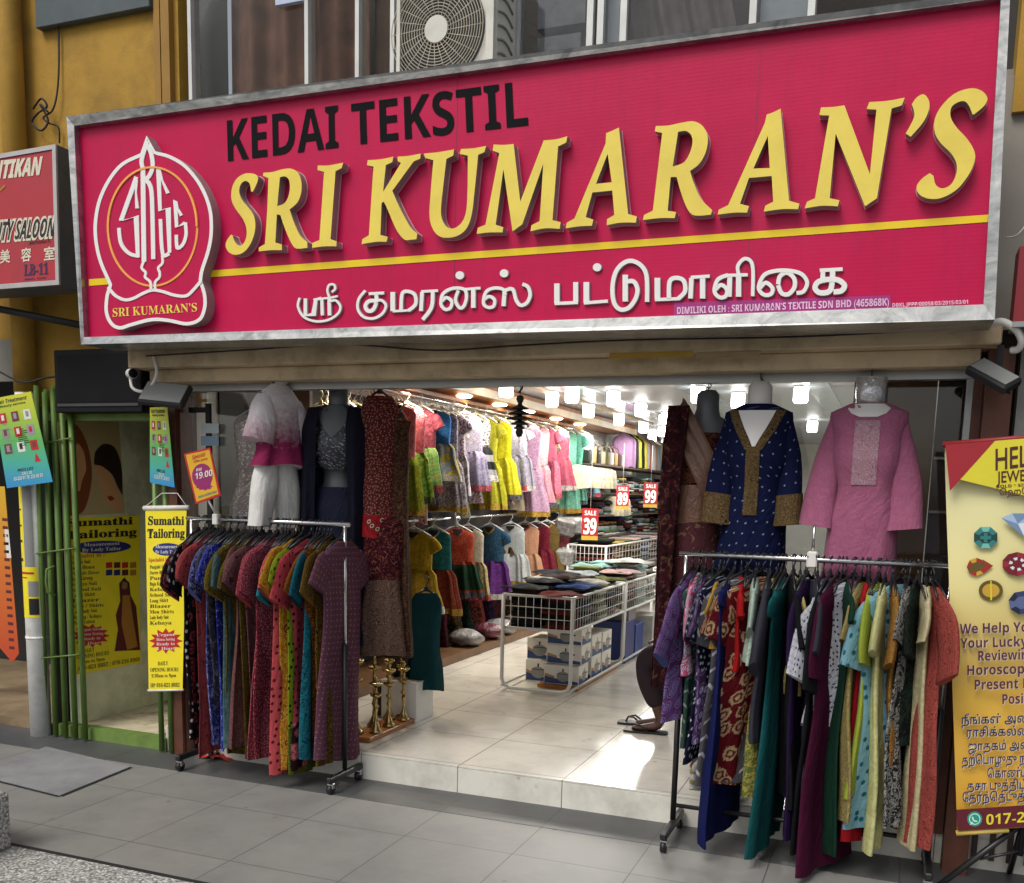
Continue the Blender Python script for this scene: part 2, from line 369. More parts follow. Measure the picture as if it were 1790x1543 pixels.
for a_, b_ in ((q[0], q[1]), (q[1], q[2])):
    d = (b_ - a_).normalized() * .0; n_ = Vector((-(b_ - a_).y, (b_ - a_).x, 0)).normalized() * .011
    dq.add([a_ - n_ * 1.4, b_ - n_ * 1.4, b_ + n_ * .2, a_ + n_ * .2], [(0, 1, 2, 3)])
dq = MB(); 
for a_, b_ in ((q[0], q[1]), (q[1], q[2])):
    n_ = Vector(((b_ - a_).y, -(b_ - a_).x, 0)).normalized() * .016
    dq.add([(p.x, p.y, .003) for p in (a_, b_, b_ + n_, a_ + n_)], [(0, 1, 2, 3)])
struct(dq.build('drain_cover_gap', MATS['black_joint']))
pb = MB().box((-5.6, -2.4, 0), (-3.5, -1.57, .255), bev=.012); tag(pb.build('kerb_block', m_peb), 'rough pebble-faced concrete block on the pavement edge at far left', 'concrete block')

# ================================================================== building
m_yel = mat('mustard_paint', 'ab842e', .8, var=.14, vs=3, bmp=.003, bs=90, dirt='6e5626', ds=2.0, da=.55)
m_bei = mat('beige_render', 'c4b08e', .8, var=.12, vs=4, bmp=.002, dirt='6b5a40', ds=3, da=.55)
m_brn = mat('brown_timber', '5d3422', .55, var=.25, vs=12, dirt='3a2015', ds=4)
m_dbrn = mat('dark_timber', '37241f', .5, var=.2)
m_wht = mat('white_emulsion', 'd8d6cf', .6, var=.04)
m_ceil = mat('ceiling_white', 'a4a7aa', .45, var=.04, vs=2)
m_wood = mat('warm_wood', 'a5662f', .35, var=.3, vs=7)
m_alu = mat('aluminium', '9d9f9e', .4, .6, var=.1)
m_dark = mat('near_black', '141416', .6)
m_grey = mat('grey_plaster', '8f8a80', .8, dirt='5d5850')
bld = thing('shop_building', 'shophouse with a beige canopy beam and an open textile shop below', 'building', (-1.7, 0, 0))
B = lambda name, mb, m: mb.build(name, m, bld)
B('canopy_beam', MB().box((-4.0, -.24, 2.222), (.335, .1, 2.312), bev=.006).box((-3.93, -.15, 2.152), (.27, .1, 2.2215), bev=.004), m_bei)
B('glass_channel', MB().box((-3.9, -.03, 2.115), (.262, .03, 2.1515)), m_alu)
B('upper_wall', MB().box((-4.0, .0, 2.3125), (.6, .14, 3.3)).box((-3.9, .14, 2.152), (.6, .3, 3.3)), m_grey)
B('party_wall', MB().box((-4.0, .1, 0), (-3.9, 14, 2.7)), m_wht)
B('right_wall', MB().box((.56, .32, 0), (.68, 14, 2.7)), m_wht)
B('back_wall', MB().box((-3.9, 13.6, 0), (.56, 13.75, 2.7)), m_wht)
B('ceiling', MB().box((-3.9, .3, 2.56), (.56, 13.6, 2.66)), m_ceil)
cor = MB().box((-3.9, .3, 2.44), (-3.5, 9.0, 2.55)); B('cornice', cor, m_wood); B('cornice_trim', MB().box((-3.498, .3, 2.43), (-3.47, 9.0, 2.5)).box((-3.2, 3.2, 2.535), (-3.12, 8.5, 2.559)), mat('cream_trim', 'd9c6a8', .4))
B('ceiling_strip', MB().box((-2.9, 2.2, 2.548), (-2.7, 9, 2.5595)).box((-1.9, 2.2, 2.548), (-1.7, 9, 2.5595)).box((-.8, 2.2, 2.548), (-.6, 9, 2.5595)), mat('gloss_ceiling', 'c9d4da', .12))
B('shop_pillar', MB().box((-3.9, -.06, 0), (-3.80, .08, 2.15)).box((-3.86, -.09, .0), (-3.81, -.06, 2.15)), m_brn)
rp = MB().box((.30, -.12, 0), (.40, .05, 2.2215)).box((.262, -.02, .14), (.298, .06, 2.2)); B('shop_pillar', rp, m_brn)
B('aluminium_post', MB().box((.235, -.02, .15), (.2605, .03, 2.114)), m_alu)
fd = MB()
for i in range(9): fd.box((.42 + i * .035, -.02 + .03 * (i % 2), .05), (.442 + i * .035, .1 + .03 * (i % 2), 2.3))
B('folding_door', fd, m_dbrn); B('pale_post', MB().box((.425, -.06, 1.75), (.5, -.021, 2.4)), mat('pale_grey_paint', '8d8f8a', .6))
B('base_tile', MB().box((.405, .0, .0), (.9, .12, .33)), m_riser)
B('neighbour_wall', MB().box((.75, .15, 0), (3.5, .3, 3.8)).box((.5, .2, 2.3), (.75, .3, 3.8)), m_dbrn)
B('yellow_panel', MB().box((.31, -.03, 3.15), (1.2, .15, 4.2)), m_yel)
# display back boards behind the right-hand glass
B('display_board', MB().box((-.24, .62, FZ), (.14, .66, 2.45)), mat('oak_board', '6b4622', .4, var=.25, vs=5))
B('display_board', MB().box((.142, .5, FZ), (.555, .54, 2.45)), m_dbrn)
sh = MB()
for z in (1.3, 1.55, 1.8): sh.box((.145, .44, z), (.25, .498, z + .012))
B('wall_bracket', sh, m_alu)
# ---- yellow pier and stair opening on the left
lw = thing('yellow_wall', 'mustard yellow shophouse wall beside the shop window above the stair door', 'wall', (-4.6, .1, 2.3))
lw_m = MB().box((-4.96, .02, 2.05), (-3.82, .2, 6.0)).box((-9, .06, 2.45), (-4.961, .2, 6.0)); lw_m.build('wall_face', m_yel, lw)
MB().box((-3.905, -.02, 2.6), (-3.85, .0195, 6)).box((-3.965, -.005, 2.6), (-3.925, .0195, 6)).build('pilaster_rib', mat('ochre_paint', '96702a', .7), lw)
q = at(60, 48, Y=.02); q = at(62, 49, Y=-.03); MB().box((q.x, -.03, q.z), (-3.97, .0195, 5.5), bev=.004).build('dark_shutter', mat('slate_shutter', '4a5457', .6, var=.15), lw)
st = thing('stair_entrance', 'narrow green-framed stair doorway with posters on its side wall', 'doorway', (-4.4, .1, 0))
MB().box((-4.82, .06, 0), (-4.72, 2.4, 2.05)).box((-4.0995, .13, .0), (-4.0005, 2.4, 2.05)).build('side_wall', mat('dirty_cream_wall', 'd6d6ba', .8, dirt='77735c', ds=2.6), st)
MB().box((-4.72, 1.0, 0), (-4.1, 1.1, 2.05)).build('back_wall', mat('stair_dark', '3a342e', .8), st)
MB().box((-4.72, .06, .0), (-4.1, 1.0, .075)).build('stair_floor', mat('stained_cement', 'cabfa2', .75, var=.2, vs=5, dirt='6b5c44', ds=3.5, da=.8), st)
MB().box((-4.86, -.02, .0), (-4.0, .055, .075)).build('sill', mat('green_paint', '6c8840', .5, var=.15, vs=9, dirt='55632f', ds=6), st)
MB().box((-4.83, -.03, 1.955), (-4.0, .05, 2.0)).build('door_head', MATS['green_paint'], st)
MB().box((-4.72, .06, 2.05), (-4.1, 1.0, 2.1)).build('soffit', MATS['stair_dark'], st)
# dark neighbour bay at far left
nb = thing('neighbour_bay', 'dim open shop bay with a brown floor behind the white drainpipe', 'shopfront', (-7, .8, 0))
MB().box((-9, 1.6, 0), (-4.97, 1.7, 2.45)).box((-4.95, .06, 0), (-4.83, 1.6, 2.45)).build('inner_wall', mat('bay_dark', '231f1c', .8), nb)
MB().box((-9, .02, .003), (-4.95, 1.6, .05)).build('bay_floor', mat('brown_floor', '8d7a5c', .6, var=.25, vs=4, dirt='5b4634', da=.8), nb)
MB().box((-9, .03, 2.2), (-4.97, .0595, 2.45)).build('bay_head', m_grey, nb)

# ---- upper windows
gl_up = glass('window_glass', (.9, .9, .9, 1), .8); gl_w1 = glass('curtain_window_glass', (.93, .92, .9, 1), .15)
def window(name, label, x0, x1, z0, z1, mull, fw, mf):
    w = thing(name, label, 'window', ((x0 + x1) / 2, .06, z0))
    f = MB()
    xs = [x0] + mull + [x1]
    for x in xs: f.box((x - fw / 2, .0, z0), (x + fw / 2, .07, z1))
    f.box((x0 + fw / 2, .005, z0 - .03), (x1 - fw / 2, .065, z0)); f.build('frame', mf, w)
    for a, b_ in zip(xs, xs[1:]): MB().box((a + fw / 2, .03, z0), (b_ - fw / 2, .036, z1)).build('pane', gl_w1 if 'curtain' in name else gl_up, w)
    return w
m_wf = mat('white_frame', 'c9cac6', .45, .1)
def PX(px, py, Y=.03): return at(px, py, Y=Y).x
w1 = window('curtained_window', 'upper window with brown curtains left of the air conditioner', PX(338, 100), PX(690, 90), 3.33, 5.2, [PX(541, 90), PX(629, 90)], .022, m_wf)
w2 = window('sliding_window', 'upper sliding window with pale frames right of the air conditioner', PX(905, 60), PX(1420, 10), 3.33, 5.2, [PX(1034, 50), PX(1052, 50), PX(1092, 50), PX(1318, 20)], .03, m_wf)
MB().box((-3.9, .07, 3.31), (.6, .14, 3.35)).build('window_sill', m_grey, bld)
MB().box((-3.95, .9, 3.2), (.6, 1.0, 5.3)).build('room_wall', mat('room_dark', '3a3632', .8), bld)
MB().box((PX(1052, 50), .08, 3.36), (PX(1092, 50), .085, 5.2)).build('pale_panel', mat('pale_panel', 'b9c6cc', .4), w2)  # flat pale sheets set behind the glass
MB().box((PX(1318, 20) + .02, .08, 3.36), (PX(1420, 10) - .02, .085, 5.2)).build('pale_panel', MATS['pale_panel'], w2)
def curtain(name, label, x0, x1, z0, z1, y, m, amp, freq, ph, lean=0, sub=None):
    rows = []; n = int((x1 - x0) * 90)
    for k in range(9):
        z = z0 + (z1 - z0) * k / 8
        rows.append([(x0 + (x1 - x0) * i / n + lean * (z - z0), y + amp * (math.sin(freq * i / 90 + ph + .3 * math.sin(i / 40)) + .45 * math.sin(freq * 2.3 * i / 90 + 1.3 * ph)) * (1 + .15 * math.sin(z * 3 + i * .02)), z) for i in range(n + 1)])
    o = MB().grid(rows).build(name, m, None, None, ((x0 + x1) / 2, y, z0)); return tag(o, label, 'curtain')
m_cur = mat('brown_curtain', '6e5245', .9, var=.35, vs=5, dirt='3d2d27', ds=2.2, da=.7)
curtain('curtain', 'dusty brown curtain hanging in folds behind the left upper window', PX(375, 100), PX(632, 60), 3.35, 5.2, .16, m_cur, .035, 26, .4)
curtain('curtain', 'short ragged brown curtain end beside the air conditioner', PX(634, 60), PX(688, 60), 3.62, 5.2, .13, mat('dark_curtain', '4a3b30', .9, var=.3), .02, 30, 2)
MB().box((PX(634, 60), .2, 3.36), (PX(688, 60), .22, 3.56)).build('pale_board', mat('pale_board', 'a9abb0', .6, dirt='5e5d5c', ds=7), w1)
MB().box((-3.89, .141, 3.36), (PX(374, 60), .148, 5.3)).build('side_board', mat('slate_board', '343a38', .8, spec=.1), w1)
curtain('curtain', 'grey striped sheet standing in for slanting reflections in the right upper window', PX(1096, 30), PX(1316, 20), 3.35, 5.2, .16, mat('reflection_stripe_grey', '77706b', .85, var=.3), .03, 40, 1, -.25)  # folded grey sheet stands in for building reflections in the pane
MB().box((PX(928, 40), .12, 3.62), (PX(1005, 40), .3, 3.76)).box((PX(928, 40), .12, 3.8), (PX(1012, 40), .3, 4.1)).build('reflection_block', mat('reflection_block_grey', '8f9396', .8, var=.2, vs=14), w2)  # grey blocks stand in for block-shaped reflections in this pane
n_ = MB().box((PX(487, 0), .0, at(487, 8, Y=0).z), (PX(541, 0), .028, 4.3)); n_.build('window_notice', mat('notice_blue', 'b6bed8', .6), w1)

# ---- air conditioner
m_acw = mat('aged_white_enamel', 'cfcdc2', .5, var=.06, vs=5, dirt='8b887b', ds=4, da=.4)
AY = -.30
ax0, ax1 = at(693, 60, Y=AY).x, at(858, 60, Y=AY).x
ac = thing('air_conditioner', 'white air conditioner outdoor unit with round black fan grille above the signboard', 'air conditioner', ((ax0 + ax1) / 2, AY, 3.4))
hub = at(762, 50, Y=AY); fr_ = (at(838, 50, Y=AY).x - at(695, 50, Y=AY).x) / 2 * 1.12
bd = MB(); x1b = at(862, 60, Y=AY).x; zt = hub.z + .32; zb = 3.36
bd.box((ax0, AY + .03, zb), (x1b, AY + .28, zt), bev=.012)
bd.box((ax0, AY, zb), (ax0 + .018, AY + .029, zt)).box((x1b - .035, AY, zb), (x1b, AY + .029, zt)).box((ax0 + .0185, AY, zt - .03), (x1b - .0355, AY + .029, zt)); bd.build('casing', m_acw, ac)
fm = MB(); fm.lathe([(0, 0), (fr_, 0)], (0, 0, 0), 40); fm = MB()
fm.add([(hub.x + fr_ * math.cos(t * math.pi / 24), AY + .0275, hub.z + fr_ * math.sin(t * math.pi / 24)) for t in range(48)], [tuple(range(48))]); fm.build('fan_recess', mat('fan_black', '1c1b1a', .6), ac)
gr = MB()
for k in range(1, 15):
    rr = fr_ * (.2 + .8 * k / 14); gr.tube([(hub.x + rr * math.cos(t * math.pi / 24), AY + .006, hub.z + rr * math.sin(t * math.pi / 24)) for t in range(48)], .0022, 4, closed=True)
for k in range(24):
    a = k * math.pi / 12; gr.tube([(hub.x + fr_ * .18 * math.cos(a), AY + .004, hub.z + fr_ * .18 * math.sin(a)), (hub.x + fr_ * math.cos(a + .25), AY + .008, hub.z + fr_ * math.sin(a + .25))], .002, 4)
gr.build('fan_grille', mat('grille_wire', 'b3ab98', .5), ac)
MB().add([(hub.x + fr_ * .25 * math.cos(t * math.pi / 16), AY, hub.z + fr_ * .25 * math.sin(t * math.pi / 16)) for t in range(32)] + [(hub.x + fr_ * .25 * math.cos(t * math.pi / 16), AY + .012, hub.z + fr_ * .25 * math.sin(t * math.pi / 16)) for t in range(32)], [tuple(range(32))] + [(i, (i + 1) % 32, 32 + (i + 1) % 32, 32 + i) for i in range(32)]).build('hub_cap', m_acw, ac)
vt = MB(); x2b = x1b
for k in range(8):
    z = zb + .08 + k * .058; vt.tube([(x2b + .003, AY + .05 + .17 * i / 8, z + .02 * math.sin(math.pi * i / 8)) for i in range(9)], .006, 5)
vt.build('side_louvre', mat('louvre_grey', '8a887e', .6), ac)  # louvre bars in a darker grey than the casing

# ================================================================== main signboard
SY = -.5
def sg(u, v, h=0.0): return at(u, v, Y=SY - h)
def onface(u, v, h):                     # traced at the lettering's own face depth, extruded straight back to the panel
    return None
m_red = None
def signred():
    m, t, b = base('sign_magenta'); tc = nd(t, 'ShaderNodeTexCoord').outputs['Object']; sp = nd(t, 'ShaderNodeSeparateXYZ'); t.links.new(tc, sp.inputs[0])
    o = mixc(t, ramp(t, noise(t, tc, 2.2, 6, .6), [(.35, g(0)), (.7, g(1))]), S('b90a46'), S('c40f4b')); d = noise(t, tc, 1.4, 8, .72)
    o = mixc(t, mth(t, 'MULTIPLY', ramp(t, d, [(.5, g(0)), (.7, g(1))]), .25), o, S('ab3058')); mp = nd(t, 'ShaderNodeMapping'); t.links.new(tc, mp.inputs[0]); mp.inputs['Scale'].default_value = (9, 1, .7)
    o = mixc(t, mth(t, 'MULTIPLY', ramp(t, noise(t, mp.outputs[0], 3, 6, .7), [(.5, g(0)), (.75, g(1))]), .3), o, S('8c1c48'))
    t.links.new(o, b.inputs['Base Color'])
    b.inputs['Roughness'].default_value = .42; b.inputs['Specular IOR Level'].default_value = .22; w = mth(t, 'SINE', mth(t, 'MULTIPLY', sp.outputs[2], 420)); bump(t, b, mth(t, 'ADD', mth(t, 'MULTIPLY', w, .10), mth(t, 'MULTIPLY', noise(t, tc, 5, 3), 5)), .0015, .3); return m
def steel():
    m, t, b = base('steel_painted_reflection'); tc = nd(t, 'ShaderNodeTexCoord').outputs['Object']; mp = nd(t, 'ShaderNodeMapping'); t.links.new(tc, mp.inputs[0]); mp.inputs['Scale'].default_value = (1, 1, 1.6)
    n = noise(t, mp.outputs[0], 7, 6, .65, 1.2); o = ramp(t, n, [(.3, S('7c7e7d')), (.5, S('a9aaa8')), (.7, S('c2c2bd'))]); t.links.new(o, b.inputs['Base Color'])  # colour mottling painted in place of reflected surroundings
    b.inputs['Metallic'].default_value = .75; b.inputs['Roughness'].default_value = .26; bump(t, b, noise(t, mp.outputs[0], 6, 2, .5, .6), .008, .4); return m
m_red = signred(); m_steel = steel()
m_lyel = mat('letter_yellow', 'e6cf52', .45, var=.05, vs=5, dirt='c9ad40', ds=6, da=.3); m_lside = mat('letter_side', '9c9090', .45, .2, var=.15); m_lfl = mat('letter_flange', 'cfa3ad', .5)
m_white = mat('sign_white', 'e6e6e2', .5, var=.02); m_blk = mat('sign_black', '0f1013', .8, spec=.15); m_stripe = mat('sign_yellow', 'e8c800', .4, var=.03); m_ssh = mat('letter_outline', '8e6a74', .5)  # last one: pinkish grey outline strokes beneath the white Tamil letters
so = [sg(128, 209), sg(1764, -10), sg(1737, 562), sg(153, 604)]; si = [sg(139, 224), sg(1748, 4), sg(1718, 535), sg(156, 591)]
c0 = sum(so, Vector()) / 4
sign = thing('shop_signboard', 'huge magenta shop signboard with yellow raised letters in a steel frame', 'signboard', (c0.x, SY, so[3].z))
pn = MB(); pn.add([(p.x, SY, p.z) for p in si] + [(p.x, SY + .05, p.z) for p in si], [(3, 2, 1, 0), (4, 5, 6, 7)]); pn.build('panel', m_red, sign)
fr = MB()
for i in range(4):
    j = (i + 1) % 4; a, b_, c, d = so[i], so[j], si[j], si[i]; e = .045
    fr.add([(a.x, SY - e, a.z), (b_.x, SY - e, b_.z), (c.x, SY - e * .8, c.z), (d.x, SY - e * .8, d.z), (a.x, SY + .2, a.z), (b_.x, SY + .2, b_.z), (c.x, SY + .02, c.z), (d.x, SY + .02, d.z)], [(0, 1, 2, 3), (0, 4, 5, 1), (3, 2, 6, 7)])
fr.add([(p.x, SY + .2, p.z) for p in so], [(0, 1, 2, 3)]); fr.build('frame', m_steel, sign)
def flatto(h0=0.0):
    def f(u, v, h):
        p = at(u, v, Y=SY - h0); return (p.x, SY - h0 - h, p.z)
    return f
def raised(D):
    """front traced at depth D in front of the panel; h counts up from the panel"""
    def f(u, v, h):
        p = at(u, v, Y=SY - D); return (p.x, SY - h, p.z)
    return f
LET = [('letter', 380, 260, 7.4583, "440,555 425,470* 400,430* 350,420* 300,470* 285,560* 320,660* 400,760* 470,860* 495,980* 480,1110* 430,1240* 350,1340* 250,1380* 160,1355* 110,1280* 120,1200* 180,1115 200,1130 215,1180* 250,1240* 300,1260* 350,1220* 380,1130* 375,1020* 330,910* 250,800* 195,700* 180,600* 200,480* 260,380* 350,325* 430,318* 500,335* 530,380* 510,460* 460,560", []),
 ('letter', 380, 260, 7.4583, "600,310 720,300* 850,265* 960,258* 1050,310* 1095,430* 1090,580* 1040,700* 940,790 1000,960* 1080,1130* 1172,1215 1172,1290 1060,1300* 1000,1280* 940,1180* 870,1010* 820,860 775,855 755,1220 840,1245 840,1320 700,1320* 540,1335 540,1285 620,1240 650,800 665,380 595,350", ["815,370 880,358* 930,400* 945,500* 925,620* 870,710* 780,745"]),
 ('letter', 380, 260, 7.4583, "1310,215 1450,215* 1640,180 1620,250 1540,290 1475,1175 1555,1205 1550,1270 1400,1270* 1235,1290 1240,1225 1330,1190 1390,300 1305,275", []),
 ('letter', 620, 230, 7.4583, "170,370 330,360* 505,325 490,395 405,435 370,785 605,405 560,385 560,325 700,315* 860,285 855,350 770,385 490,770 560,930* 660,1130* 740,1260* 815,1325 805,1400 720,1410* 640,1400* 540,1270* 440,1040* 380,910 350,930 335,1345 430,1370 415,1435 280,1435* 90,1465 100,1400 185,1350 245,455 160,435", []),
 ('letter', 620, 230, 7.4583, "900,285 1100,265* 1295,230 1285,310 1195,355 1155,700* 1125,1000* 1140,1140* 1200,1240* 1290,1260* 1390,1190* 1450,1050* 1470,800* 1475,310 1370,290 1385,225 1550,215* 1715,185 1690,265 1610,300 1570,700* 1530,1050* 1470,1240* 1370,1340* 1240,1380* 1110,1365* 1020,1270* 975,1100* 990,800* 1025,370 920,340", []),
 ('letter', 820, 220, 5.594, "240,180 340,185* 435,175 500,740 730,140 850,130* 960,100 950,160 870,200 815,920 895,940 885,1005 740,1000* 600,1030 610,970 690,930 725,370 520,960 425,1030 335,420 260,965 335,990 325,1040 200,1040* 75,1055 85,995 160,965 295,265 230,240", []),
 ('letter', 820, 220, 5.594, "1340,70 1400,45* 1465,15 1555,860 1640,885 1630,945 1480,945* 1345,970 1350,910 1420,870 1400,630 1205,650 1140,890 1215,915 1200,975 1080,980* 945,1000 955,945 1030,905 1335,170", ["1355,270 1395,550 1240,565"]),
 ('letter', 1110, 180, 5.774, "210,230 340,225* 480,195* 600,185* 690,240* 735,350* 715,490* 650,610* 555,685 600,820* 670,970* 780,1080 765,1125 660,1135* 580,1125* 520,1050* 460,890* 420,745 360,745 330,1085 415,1100 400,1160 250,1160* 80,1180 90,1130 180,1085 275,300 200,285", ["435,290 510,280* 565,320* 580,400* 550,510* 490,600* 380,640"]),
 ('letter', 1110, 180, 5.774, "1330,115 1400,90* 1470,55 1555,985 1660,1015 1645,1070 1480,1070* 1300,1095 1315,1035 1395,995 1380,735 1150,755 1060,1015 1150,1040 1130,1105 1000,1105* 835,1125 845,1075 940,1030 1310,200", ["1340,330 1360,655 1195,660"]),
 ('letter', 1400, 140, 5.265, "185,250 300,245* 400,230 635,865 695,270 605,265 630,200 790,190* 955,160 930,230 835,260 700,1085 590,1160 320,490 265,1085 355,1105 340,1160 190,1155* 35,1180 55,1120 130,1085 260,325 170,320", []),
 ('apostrophe', 1400, 140, 5.265, "1020,220 1070,155* 1130,130* 1175,180* 1180,260* 1130,380* 1010,520 965,490 1025,380* 1045,310*", []),
 ('letter', 1400, 140, 5.265, "1580,315 1550,240* 1510,195* 1450,200* 1385,250* 1380,340* 1430,430* 1530,540* 1595,650* 1600,740* 1550,860* 1440,1000* 1300,1080* 1180,1090* 1090,1050* 1065,980* 1110,910* 1185,855 1220,880 1240,960* 1300,995* 1380,960* 1430,860* 1430,760* 1380,670* 1280,570* 1230,470* 1235,350* 1300,230* 1420,120* 1560,75* 1660,95* 1715,160* 1690,230* 1600,310", [])]
D = .05
for nm, ox, oy, k, o_, hs in LET:
    m = MB(); ol = outline(o_, ox, oy, k); hl = [outline(h, ox, oy, k) for h in hs]
    m.poly(ol, hl, raised(D), D, 0, 1)
    cx = sum(p[0] for p in ol) / len(ol); cy = sum(p[1] for p in ol) / len(ol)
    f = raised(D)
    def fl_(pts, e=1.0):                # thin flange round the letter's foot
        out = []; L = len(pts); ar = sum(pts[i][0] * pts[(i + 1) % L][1] - pts[(i + 1) % L][0] * pts[i][1] for i in range(L))
        for i in range(L):
            a, b_ = pts[i - 1], pts[(i + 1) % L]; d = Vector((b_[0] - a[0], b_[1] - a[1])).normalized(); sgn = 1 if ar > 0 else -1
            out.append((pts[i][0] + d.y * e * sgn, pts[i][1] - d.x * e * sgn))
        return out
    m.poly(fl_(ol), [fl_(h) for h in hl], f, .005, 2, 2); m.build(nm, [m_lyel, m_lside, m_lfl], sign)
# painted words
kt = MB(); f0 = flatto()
def signtext(mb, s, p_bl, p_br, p_tl, p_tr, mi=0, h=.003, off=0.0, cap=.729):
    a, b_, c, d = [sg(*p) for p in (p_bl, p_br, p_tl, p_tr)]
    put_text(mb, s, lambda u, v, hh: tuple((a * (1 - u) * (1 - v) + b_ * u * (1 - v) + c * (1 - u) * v + d * u * v)[i] if i != 1 else SY - hh for i in range(3)), 0, 0, 1, 1, mi, h, off, cap)
signtext(kt, bold('KEDAI'), (399, 282), (592, 258), (397, 211), (591, 184), cap=.714); signtext(kt, bold('TEKSTIL'), (616, 254), (924, 219), (614, 182), (920, 141), cap=.714)
kt.build('black_lettering', m_blk, sign)
sp_ = MB(); sp_.add([flatto()(u, v, .0025) for u, v in ((156, 499.5), (1729, 388), (1729, 375), (156, 488))], [(0, 1, 2, 3)]); sp_.build('yellow_stripe', m_stripe, sign)
lic = MB(); lic.add([flatto()(u, v, .0025) for u, v in ((1178, 555), (1557, 539), (1557, 516), (1178, 529))], [(0, 1, 2, 3)], 0)
signtext(lic, bold('DIMILIKI OLEH : SRI KUMARAN’S TEXTILE SDN BHD (465868K)'), (1184, 549), (1554, 534), (1184, 537), (1554, 521), 1, .005, .01); signtext(lic, bold('DBKL.JPPP/00058/03/2015/03/01'), (1560, 537), (1692, 531), (1560, 530), (1692, 524), 1, .005, .0)
lic.build('licence_strip', [mat('licence_purple', 'a3237a', .5), mat('licence_pink', 'e2b9d6', .5)], sign)
# Tamil lettering, stroke by stroke
TA = [(500, 470, 3.978, [(16, "95,200 83,260 120,330 200,363 290,355 360,312 378,262 345,218 300,228"), (24, "135,205|135,322|192,316|208,212|245,205"), (22, "248,205 252,322"), (24, "300,200 302,322"), (14, "190,212 300,200"), (14, "300,202 358,188"), (15, "302,200 288,150 300,112 332,108 342,138 318,160"),
  (18, "550,150 505,210 500,280 540,333 610,343 670,310 695,255 660,216 615,232"), (20, "575,172 682,166"), (26, "625,168 628,225 605,283 568,290 552,255 580,222 640,222"),
  (32, "742,160|742,292"), (16, "742,294 860,287"), (24, "850,290 900,245 895,180 850,156 808,172 800,285"), (26, "938,292 946,160"), (18, "940,156 1056,150"), (26, "1020,152 1012,265 950,352"),
  (22, "1082,225 1115,198 1152,225 1145,268 1112,282 1084,260 1078,225 1095,170 1160,135 1240,142 1256,200 1235,262 1205,268 1180,215 1200,150"), (18, "1230,142 1352,132"), (30, "1302,138 1302,270"),
  (22, "1375,215 1410,190 1448,212 1445,255 1412,268 1378,250 1374,210 1395,155 1450,132 1510,142 1525,180"), (28, "1520,150 1512,258"), (24, "1520,150 1575,140 1600,215 1630,252 1675,235 1698,180 1682,125 1645,105")]),
 (950, 440, 3.2545, [(30, "76,180 76,292"), (18, "64,294 196,288"), (28, "183,172 183,288"), (32, "244,172 244,288"), (18, "230,291 366,280"), (30, "465,130 465,282"), (24, "465,172 512,168 535,215 522,270 485,318 438,328 402,290 393,200 412,115 455,65 505,52 560,82 588,145 590,285"),
  (32, "648,148 648,268"), (18, "634,272 770,266"), (24, "765,268 805,225 798,165 755,148 718,170 714,265"), (26, "836,265 842,148"), (18, "838,145 946,138"), (30, "905,142 905,265"),
  (22, "978,215 1010,188 1042,212 1038,250 1006,260 978,238 974,205 995,155 1050,132"), (18, "1045,134 1162,130"), (28, "1060,140 1056,255"), (30, "1110,135 1110,255"), (20, "1112,135 1105,82 1140,40 1178,52 1192,110 1190,252"),
  (22, "1232,205 1265,175 1302,205 1296,238 1262,246 1232,225 1226,190 1258,130 1325,108 1405,108 1470,128 1500,175 1480,225 1440,235"), (24, "1335,185 1345,140 1385,118 1425,150 1428,200 1395,240 1355,235 1335,190"),
  (20, "1572,105 1702,98"), (30, "1645,102 1642,175 1625,225 1570,232 1545,205 1562,172 1610,158 1675,160 1712,190 1695,222 1650,228"), (26, "1590,106 1588,165")])]
for ox, oy, k, ss in TA:
    ta = MB()
    for w, pts in ss:
        sm = '|' not in pts; P = [(ox + float(a.split(',')[0]) / k, oy + float(a.split(',')[1]) / k) for a in pts.replace('|', ' ').split()]
        tt = raised(.012)
        f2 = lambda u, v, h: at(u, v, Y=SY - .012).to_tuple()[:1] + (SY - h,) + at(u, v, Y=SY - .012).to_tuple()[2:]
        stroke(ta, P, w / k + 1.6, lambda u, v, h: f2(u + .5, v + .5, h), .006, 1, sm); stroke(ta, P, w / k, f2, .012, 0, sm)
    for u, v in ((803.5, 481), (881, 477.5)) if ox < 900 else ((1043.7, 467),):
      for r_, h, mi in ((8.6, .006, 1), (7.4, .012, 0)): ta.poly([(u + r_ * math.cos(t * .3142), v + r_ * .95 * math.sin(t * .3142)) for t in range(20)], [], raised(.012), h, mi)
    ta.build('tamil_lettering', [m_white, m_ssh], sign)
# emblem
ED = .06; EK = 4.172; EOX, EOY = 150, 220
em = MB(); eo = outline("445,70 510,185 620,215* 740,290* 850,430* 915,590* 930,750* 910,900* 860,1060* 850,1130 880,1230* 880,1330* 840,1420* 740,1455* 600,1430* 480,1425* 340,1460* 250,1485* 180,1450* 140,1360* 145,1240* 170,1160 100,1000* 65,850* 60,700* 90,540* 160,390* 260,270* 400,200", EOX, EOY, EK)
em.poly(eo, [], raised(ED), ED, 0, 1); emb = em.build('emblem', [m_red, m_lside], sign)
def erise(u, v, h): p = at(u, v, Y=SY - ED); return (p.x, SY - ED - h, p.z)
eb = MB(); L = len(eo); inn = []
for i in range(L):
    a, b_ = eo[i - 1], eo[(i + 1) % L]; d = Vector((b_[0] - a[0], b_[1] - a[1])).normalized(); inn.append((eo[i][0] - d.y * 6, eo[i][1] + d.x * 6))
sgn = 1
eb.grid([[erise(p[0], p[1], .002) for p in eo] + [erise(*eo[0], .002)], [erise(p[0], p[1], .002) for p in inn] + [erise(*inn[0], .002)]], 0, False)
